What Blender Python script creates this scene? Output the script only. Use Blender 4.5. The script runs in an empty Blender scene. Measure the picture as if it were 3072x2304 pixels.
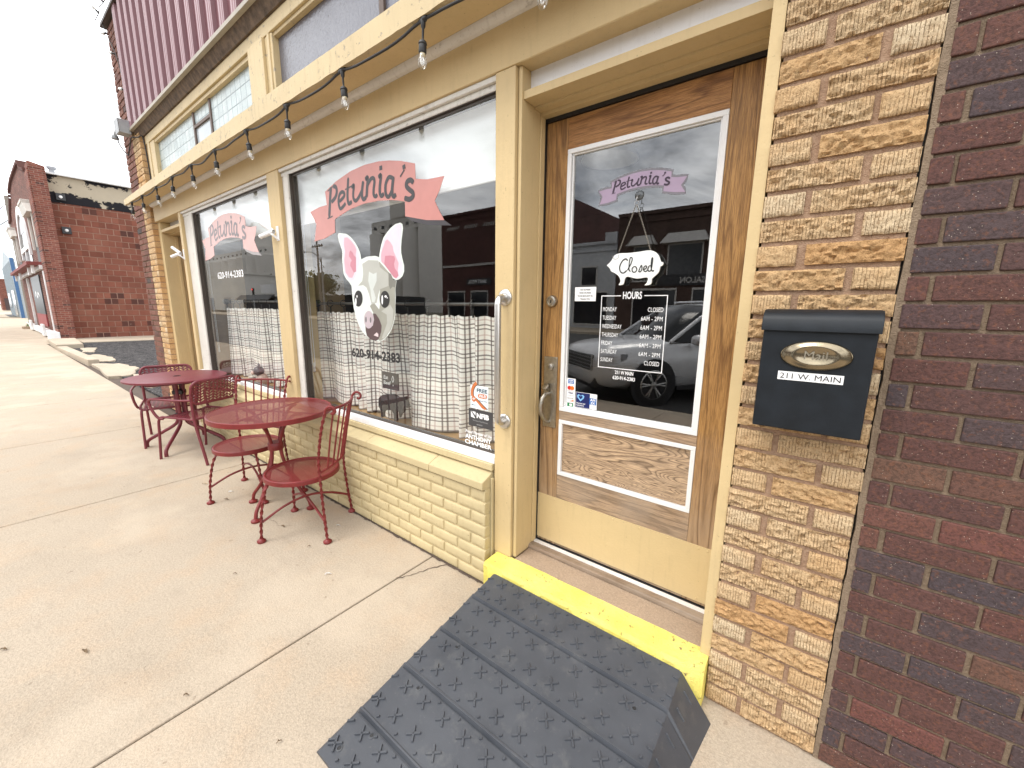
import bpy, math, random
from mathutils import Vector, Matrix, noise as mnoise
random.seed(11)
sc = bpy.context.scene
COL = sc.collection
R = math.radians
PI = math.pi

# ------------------------------------------------------------------ helpers
class MB:
    """collects shapes and links them as one mesh object"""
    def __init__(self):
        self.v = []; self.f = []; self.m = []; self.r = []; self.uv = None
    def add(self, vs, fs, m=0, r=None):
        o = len(self.v)
        self.v.extend([tuple(p) for p in vs])
        if r is None: r = random.random()
        for q in fs:
            self.f.append([i + o for i in q]); self.m.append(m); self.r.append(r)
        return o
    def box(self, x0, x1, y0, y1, z0, z1, m=0, r=None):
        vs = [(x0,y0,z0),(x1,y0,z0),(x1,y1,z0),(x0,y1,z0),(x0,y0,z1),(x1,y0,z1),(x1,y1,z1),(x0,y1,z1)]
        self.add(vs, [(3,2,1,0),(4,5,6,7),(0,1,5,4),(1,2,6,5),(2,3,7,6),(3,0,4,7)], m, r)
    def hexa(self, vs, m=0, r=None):
        self.add(vs, [(3,2,1,0),(4,5,6,7),(0,1,5,4),(1,2,6,5),(2,3,7,6),(3,0,4,7)], m, r)
    def tube(self, pts, rad, n=10, closed=False, ecc=1.0, twist=0.0, m=0, cap=True):
        pts = [Vector(p) for p in pts]; k = len(pts)
        rads = rad if isinstance(rad, (list, tuple)) else [rad]*k
        T = []
        for i in range(k):
            if closed: a, b = pts[i-1], pts[(i+1) % k]
            else: a, b = pts[max(i-1,0)], pts[min(i+1,k-1)]
            d = b - a
            T.append(d.normalized() if d.length > 1e-9 else Vector((0,0,1)))
        u = T[0].orthogonal().normalized(); vs = []; L = 0.0
        for i in range(k):
            if i:
                L += (pts[i]-pts[i-1]).length
                u = u - T[i]*u.dot(T[i])
                u = u.normalized() if u.length > 1e-9 else T[i].orthogonal().normalized()
            w = T[i].cross(u); ph = twist*L
            a1 = u*math.cos(ph) + w*math.sin(ph); b1 = T[i].cross(a1)
            for j in range(n):
                t = 2*PI*j/n
                vs.append(pts[i] + a1*(rads[i]*math.cos(t)) + b1*(rads[i]*ecc*math.sin(t)))
        fs = []
        for i in range(k if closed else k-1):
            for j in range(n):
                i2 = (i+1) % k
                fs.append((i*n+j, i*n+(j+1) % n, i2*n+(j+1) % n, i2*n+j))
        if cap and not closed:
            fs.append(tuple(range(n-1,-1,-1))); fs.append(tuple((k-1)*n+j for j in range(n)))
        self.add(vs, fs, m)
    def lathe(self, prof, c=(0,0,0), axis=(0,0,1), n=24, m=0, cap=True):
        ax = Vector(axis).normalized(); u = ax.orthogonal().normalized(); w = ax.cross(u); c = Vector(c)
        vs = []
        for (r, h) in prof:
            for j in range(n):
                t = 2*PI*j/n
                vs.append(c + ax*h + u*(r*math.cos(t)) + w*(r*math.sin(t)))
        fs = []
        for i in range(len(prof)-1):
            for j in range(n):
                fs.append((i*n+j, i*n+(j+1) % n, (i+1)*n+(j+1) % n, (i+1)*n+j))
        if cap:
            fs.append(tuple(range(n-1,-1,-1))); k = len(prof)-1
            fs.append(tuple(k*n+j for j in range(n)))
        self.add(vs, fs, m)
    def flat(self, pts, y, m=0, back=0.0):
        """polygon in the x-z plane facing -y; with back > 0 it is a slab"""
        a = sum(pts[i-1][0]*pts[i][1]-pts[i][0]*pts[i-1][1] for i in range(len(pts)))
        if a < 0: pts = pts[::-1]
        n = len(pts); vs = [(p[0], y, p[1]) for p in pts]; fs = [tuple(range(n))]
        if back:
            vs += [(p[0], y+back, p[1]) for p in pts]
            fs.append(tuple(range(2*n-1, n-1, -1)))
            for i in range(n): fs.append((i, i+n, (i+1) % n + n, (i+1) % n))
        self.add(vs, fs, m)
    def ribbon(self, pts, w, y, m=0):
        """pen stroke in the x-z plane, rounded ends"""
        P = smooth2(pts, 5) if len(pts) > 2 else [Vector(p) for p in pts]
        n = len(P); L = []; Rr = []
        for i in range(n):
            d = P[min(i+1,n-1)]-P[max(i-1,0)]
            if d.length < 1e-9: d = Vector((1,0))
            d.normalize(); q = Vector((-d.y, d.x)); e = 0.55 if i in (0, n-1) else 1.0
            L.append(P[i]+q*w*e/2); Rr.append(P[i]-q*w*e/2)
        vs = [(p.x, y, p.y) for p in L] + [(p.x, y, p.y) for p in Rr]
        self.add(vs, [(i+1, i, n+i, n+i+1) for i in range(n-1)], m)
    def add_mesh(self, me, M, m=0):
        self.add([M @ v.co for v in me.vertices], [tuple(p.vertices) for p in me.polygons], m)
    def build(self, name, mats, parent=None, smooth=None, bevel=0.0, seg=2, loc=None):
        me = bpy.data.meshes.new(name)
        me.from_pydata(self.v, [], self.f)
        if not isinstance(mats, (list, tuple)): mats = [mats]
        for q in mats: me.materials.append(q)
        me.polygons.foreach_set('material_index', self.m)
        at = me.attributes.new('rnd', 'FLOAT', 'FACE'); at.data.foreach_set('value', self.r)
        if self.uv:
            ul = me.uv_layers.new(name='UVMap')
            for lp in me.loops: ul.data[lp.index].uv = self.uv[lp.vertex_index]
        if smooth is not None:
            me.polygons.foreach_set('use_smooth', [True]*len(me.polygons))
            me.set_sharp_from_angle(angle=R(smooth))
        me.update()
        o = bpy.data.objects.new(name, me); COL.objects.link(o)
        if bevel:
            b = o.modifiers.new('bevel', 'BEVEL'); b.width = bevel; b.segments = seg; b.limit_method = 'ANGLE'; b.angle_limit = R(40)
        if parent is not None: o.parent = parent
        if loc is not None: o.location = loc
        return o

def smooth2(pts, k):
    P = [Vector(p) for p in pts]; out = []
    for i in range(len(P)-1):
        p0 = P[max(i-1,0)]; p1 = P[i]; p2 = P[i+1]; p3 = P[min(i+2,len(P)-1)]
        for j in range(k):
            t = j/k
            out.append(0.5*((2*p1)+(p2-p0)*t+(2*p0-5*p1+4*p2-p3)*t*t+(3*p1-p0-3*p2+p3)*t**3))
    out.append(P[-1]); return out

def tag(o, label, cat, group=None, kind=None):
    if kind: o['kind'] = kind
    if cat: o['category'] = cat
    if label: o['label'] = label
    if group: o['group'] = group
    return o
def thing(name, label, cat, loc=(0,0,0), rz=0.0, group=None):
    o = bpy.data.objects.new(name, None); COL.objects.link(o); o.empty_display_size = 0.1
    o.location = loc; o.rotation_euler = (0,0,rz)
    return tag(o, label, cat, group)
def struct(o): o['kind'] = 'structure'; return o
def copy_tree(o, loc, rz, label):
    r = o.copy(); COL.objects.link(r); r.location = loc; r.rotation_euler = (0,0,rz); r['label'] = label
    for ch in list(o.children):
        c = ch.copy(); COL.objects.link(c); c.parent = r
        for g in list(ch.children):
            d = g.copy(); COL.objects.link(d); d.parent = c
    return r

_tc = {}
def text_mesh(body, size=1.0, bold=0.0, spacing=1.0):
    k = (body, size, bold, spacing)
    if k in _tc: return _tc[k]
    cu = bpy.data.curves.new('lettering', 'FONT'); cu.body = body; cu.size = size; cu.offset = bold
    cu.space_character = spacing; cu.resolution_u = 3; cu.fill_mode = 'FRONT'
    o = bpy.data.objects.new('lettering', cu); COL.objects.link(o)
    bpy.context.view_layer.update()
    dg = bpy.context.evaluated_depsgraph_get()
    me = bpy.data.meshes.new_from_object(o.evaluated_get(dg))
    bpy.data.objects.remove(o)
    _tc[k] = me; return me
def put_text(mb, body, x0, x1, z0, z1, y, m=0, bold=0.0, spacing=1.0, shear=0.0, flip=False, M=None):
    """letters fitted to the box x0..x1, z0..z1 on the plane y, facing -y"""
    me = text_mesh(body, 1.0, bold, spacing)
    xs = [v.co.x for v in me.vertices]; ys = [v.co.y for v in me.vertices]
    a0, a1, b0, b1 = min(xs), max(xs), min(ys), max(ys)
    vs = []
    for v in me.vertices:
        tz = (v.co.y-b0)/(b1-b0); tx = (v.co.x-a0)/(a1-a0)
        p = Vector((x0+(x1-x0)*tx+shear*tz*(z1-z0), y, z0+(z1-z0)*tz))
        if flip: p.x = x1+x0-p.x
        vs.append(M @ p if M else p)
    mb.add(vs, [tuple(p.vertices) for p in me.polygons], m)

# ------------------------------------------------------------------ materials
class NT:
    def __init__(self, name):
        self.mat = bpy.data.materials.new(name); self.mat.use_nodes = True
        self.t = self.mat.node_tree; self.t.nodes.clear()
        self.out = self.t.nodes.new('ShaderNodeOutputMaterial')
        self.tc = self.t.nodes.new('ShaderNodeTexCoord')
        self.vec = self.tc.outputs['Object']
    def n(self, ty, **kw):
        q = self.t.nodes.new(ty)
        for k, v in kw.items(): setattr(q, k, v)
        return q
    def L(self, a, b): self.t.links.new(a, b)
    def set(self, sock, val):
        if hasattr(val, 'is_linked') or isinstance(val, bpy.types.NodeSocket): self.L(val, sock)
        elif isinstance(val, (tuple, list)) and len(val) == 3 and sock.type == 'RGBA': sock.default_value = (*val, 1)
        else: sock.default_value = val
    def mapv(self, scale=(1,1,1), rot=(0,0,0), vec=None, loc=(0,0,0)):
        q = self.n('ShaderNodeMapping'); self.L(vec or self.vec, q.inputs['Vector'])
        q.inputs['Scale'].default_value = scale; q.inputs['Rotation'].default_value = rot; q.inputs['Location'].default_value = loc
        return q.outputs[0]
    def noise(self, scale, detail=4, rough=0.55, vec=None, dist=0.0):
        q = self.n('ShaderNodeTexNoise'); self.L(vec or self.vec, q.inputs['Vector'])
        q.inputs['Scale'].default_value = scale; q.inputs['Detail'].default_value = detail
        q.inputs['Roughness'].default_value = rough; q.inputs['Distortion'].default_value = dist
        return q.outputs['Fac']
    def voro(self, scale, vec=None, feat='F1', out='Distance'):
        q = self.n('ShaderNodeTexVoronoi', feature=feat); self.L(vec or self.vec, q.inputs['Vector'])
        q.inputs['Scale'].default_value = scale; return q.outputs[out]
    def ramp(self, fac, stops, interp='LINEAR'):
        q = self.n('ShaderNodeValToRGB'); q.color_ramp.interpolation = interp
        e = q.color_ramp.elements
        while len(e) < len(stops): e.new(0.5)
        for i, (p, c) in enumerate(stops):
            e[i].position = p
            e[i].color = (c, c, c, 1) if isinstance(c, (int, float)) else (*c, 1)
        self.L(fac, q.inputs[0]); return q.outputs[0]
    def mix(self, fac, a, b, mode='MIX'):
        q = self.n('ShaderNodeMix', data_type='RGBA', blend_type=mode, clamp_factor=True)
        self.set(q.inputs['Factor'], fac); self.set(q.inputs['A'], a) if False else None
        ia = [s for s in q.inputs if s.name == 'A' and s.type == 'RGBA'][0]
        ib = [s for s in q.inputs if s.name == 'B' and s.type == 'RGBA'][0]
        self.set(ia, a); self.set(ib, b)
        return [s for s in q.outputs if s.type == 'RGBA'][0]
    def math(self, op, a, b=0.0, c=None):
        q = self.n('ShaderNodeMath', operation=op); self.set(q.inputs[0], a); self.set(q.inputs[1], b)
        if c is not None: self.set(q.inputs[2], c)
        return q.outputs[0]
    def attr(self, name='rnd'):
        q = self.n('ShaderNodeAttribute', attribute_name=name); return q.outputs['Fac']
    def xyz(self, vec=None):
        q = self.n('ShaderNodeSeparateXYZ'); self.L(vec or self.vec, q.inputs[0]); return q.outputs
    def comb(self, x=0.0, y=0.0, z=0.0):
        q = self.n('ShaderNodeCombineXYZ'); self.set(q.inputs[0], x); self.set(q.inputs[1], y); self.set(q.inputs[2], z); return q.outputs[0]
    def bump(self, h, dist=0.002, strength=1.0, prev=None):
        q = self.n('ShaderNodeBump'); self.L(h, q.inputs['Height']); q.inputs['Distance'].default_value = dist
        q.inputs['Strength'].default_value = strength
        if prev is not None: self.L(prev, q.inputs['Normal'])
        return q.outputs[0]
    def bsdf(self, col, rough=0.6, metal=0.0, normal=None, spec=0.5, coat=0.0):
        q = self.n('ShaderNodeBsdfPrincipled')
        self.set(q.inputs['Base Color'], col); self.set(q.inputs['Roughness'], rough); self.set(q.inputs['Metallic'], metal)
        q.inputs['Specular IOR Level'].default_value = spec
        q.inputs['Coat Weight'].default_value = coat
        if normal is not None: self.L(normal, q.inputs['Normal'])
        self.last = q; return q.outputs[0]
    def done(self, sh): self.L(sh, self.out.inputs['Surface']); return self.mat

def plain(name, col, rough=0.5, metal=0.0, var=0.12, scale=9.0, bump=0.0006, bscale=60, spec=0.5, coat=0.0):
    t = NT(name)
    n1 = t.noise(scale, 5); c = t.mix(t.ramp(n1, [(0.3, 0.0), (0.7, 1.0)]), tuple(x*(1-var) for x in col), tuple(min(1, x*(1+var)) for x in col))
    nb = t.bump(t.noise(bscale, 4), bump) if bump else None
    return t.done(t.bsdf(c, rough, metal, nb, spec, coat))

def paint(name, col, dirt=(0.25,0.19,0.11), amount=0.35, rough=0.55, chips=0.0, under=(0.30,0.22,0.13)):
    """old brushed house paint: faint blotches, streaks of grime, small chips, brush-mark relief"""
    t = NT(name)
    big = t.noise(2.3, 6, 0.6); fine = t.noise(38, 5, 0.7)
    streak = t.noise(7, 5, 0.6, t.mapv((6, 6, 0.7)))
    c = t.mix(t.ramp(big, [(0.35, 0.0), (0.7, 1.0)]), tuple(x*0.93 for x in col), tuple(min(1, x*1.05) for x in col))
    g = t.math('MULTIPLY', t.ramp(streak, [(0.52, 0.0), (0.75, 1.0)]), t.ramp(fine, [(0.35, 0.1), (0.65, 1.0)]))
    c = t.mix(t.math('MULTIPLY', g, amount), c, dirt)
    sp = t.ramp(t.noise(95, 2, 0.5), [(0.725, 0.0), (0.75, 1.0)])
    c = t.mix(t.math('MULTIPLY', sp, amount*1.6), c, tuple(x*0.5 for x in dirt))
    h = t.math('ADD', t.noise(120, 3), t.math('MULTIPLY', t.noise(14, 3), 2.0))
    if chips:
        cf = t.ramp(t.noise(16, 8, 0.72), [(0.66-chips, 0.0), (0.675-chips, 1.0)])
        c = t.mix(cf, c, under); h = t.math('SUBTRACT', h, t.math('MULTIPLY', cf, 1.5))
    return t.done(t.bsdf(c, rough, 0, t.bump(h, 0.0012, 0.7), 0.4))

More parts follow.
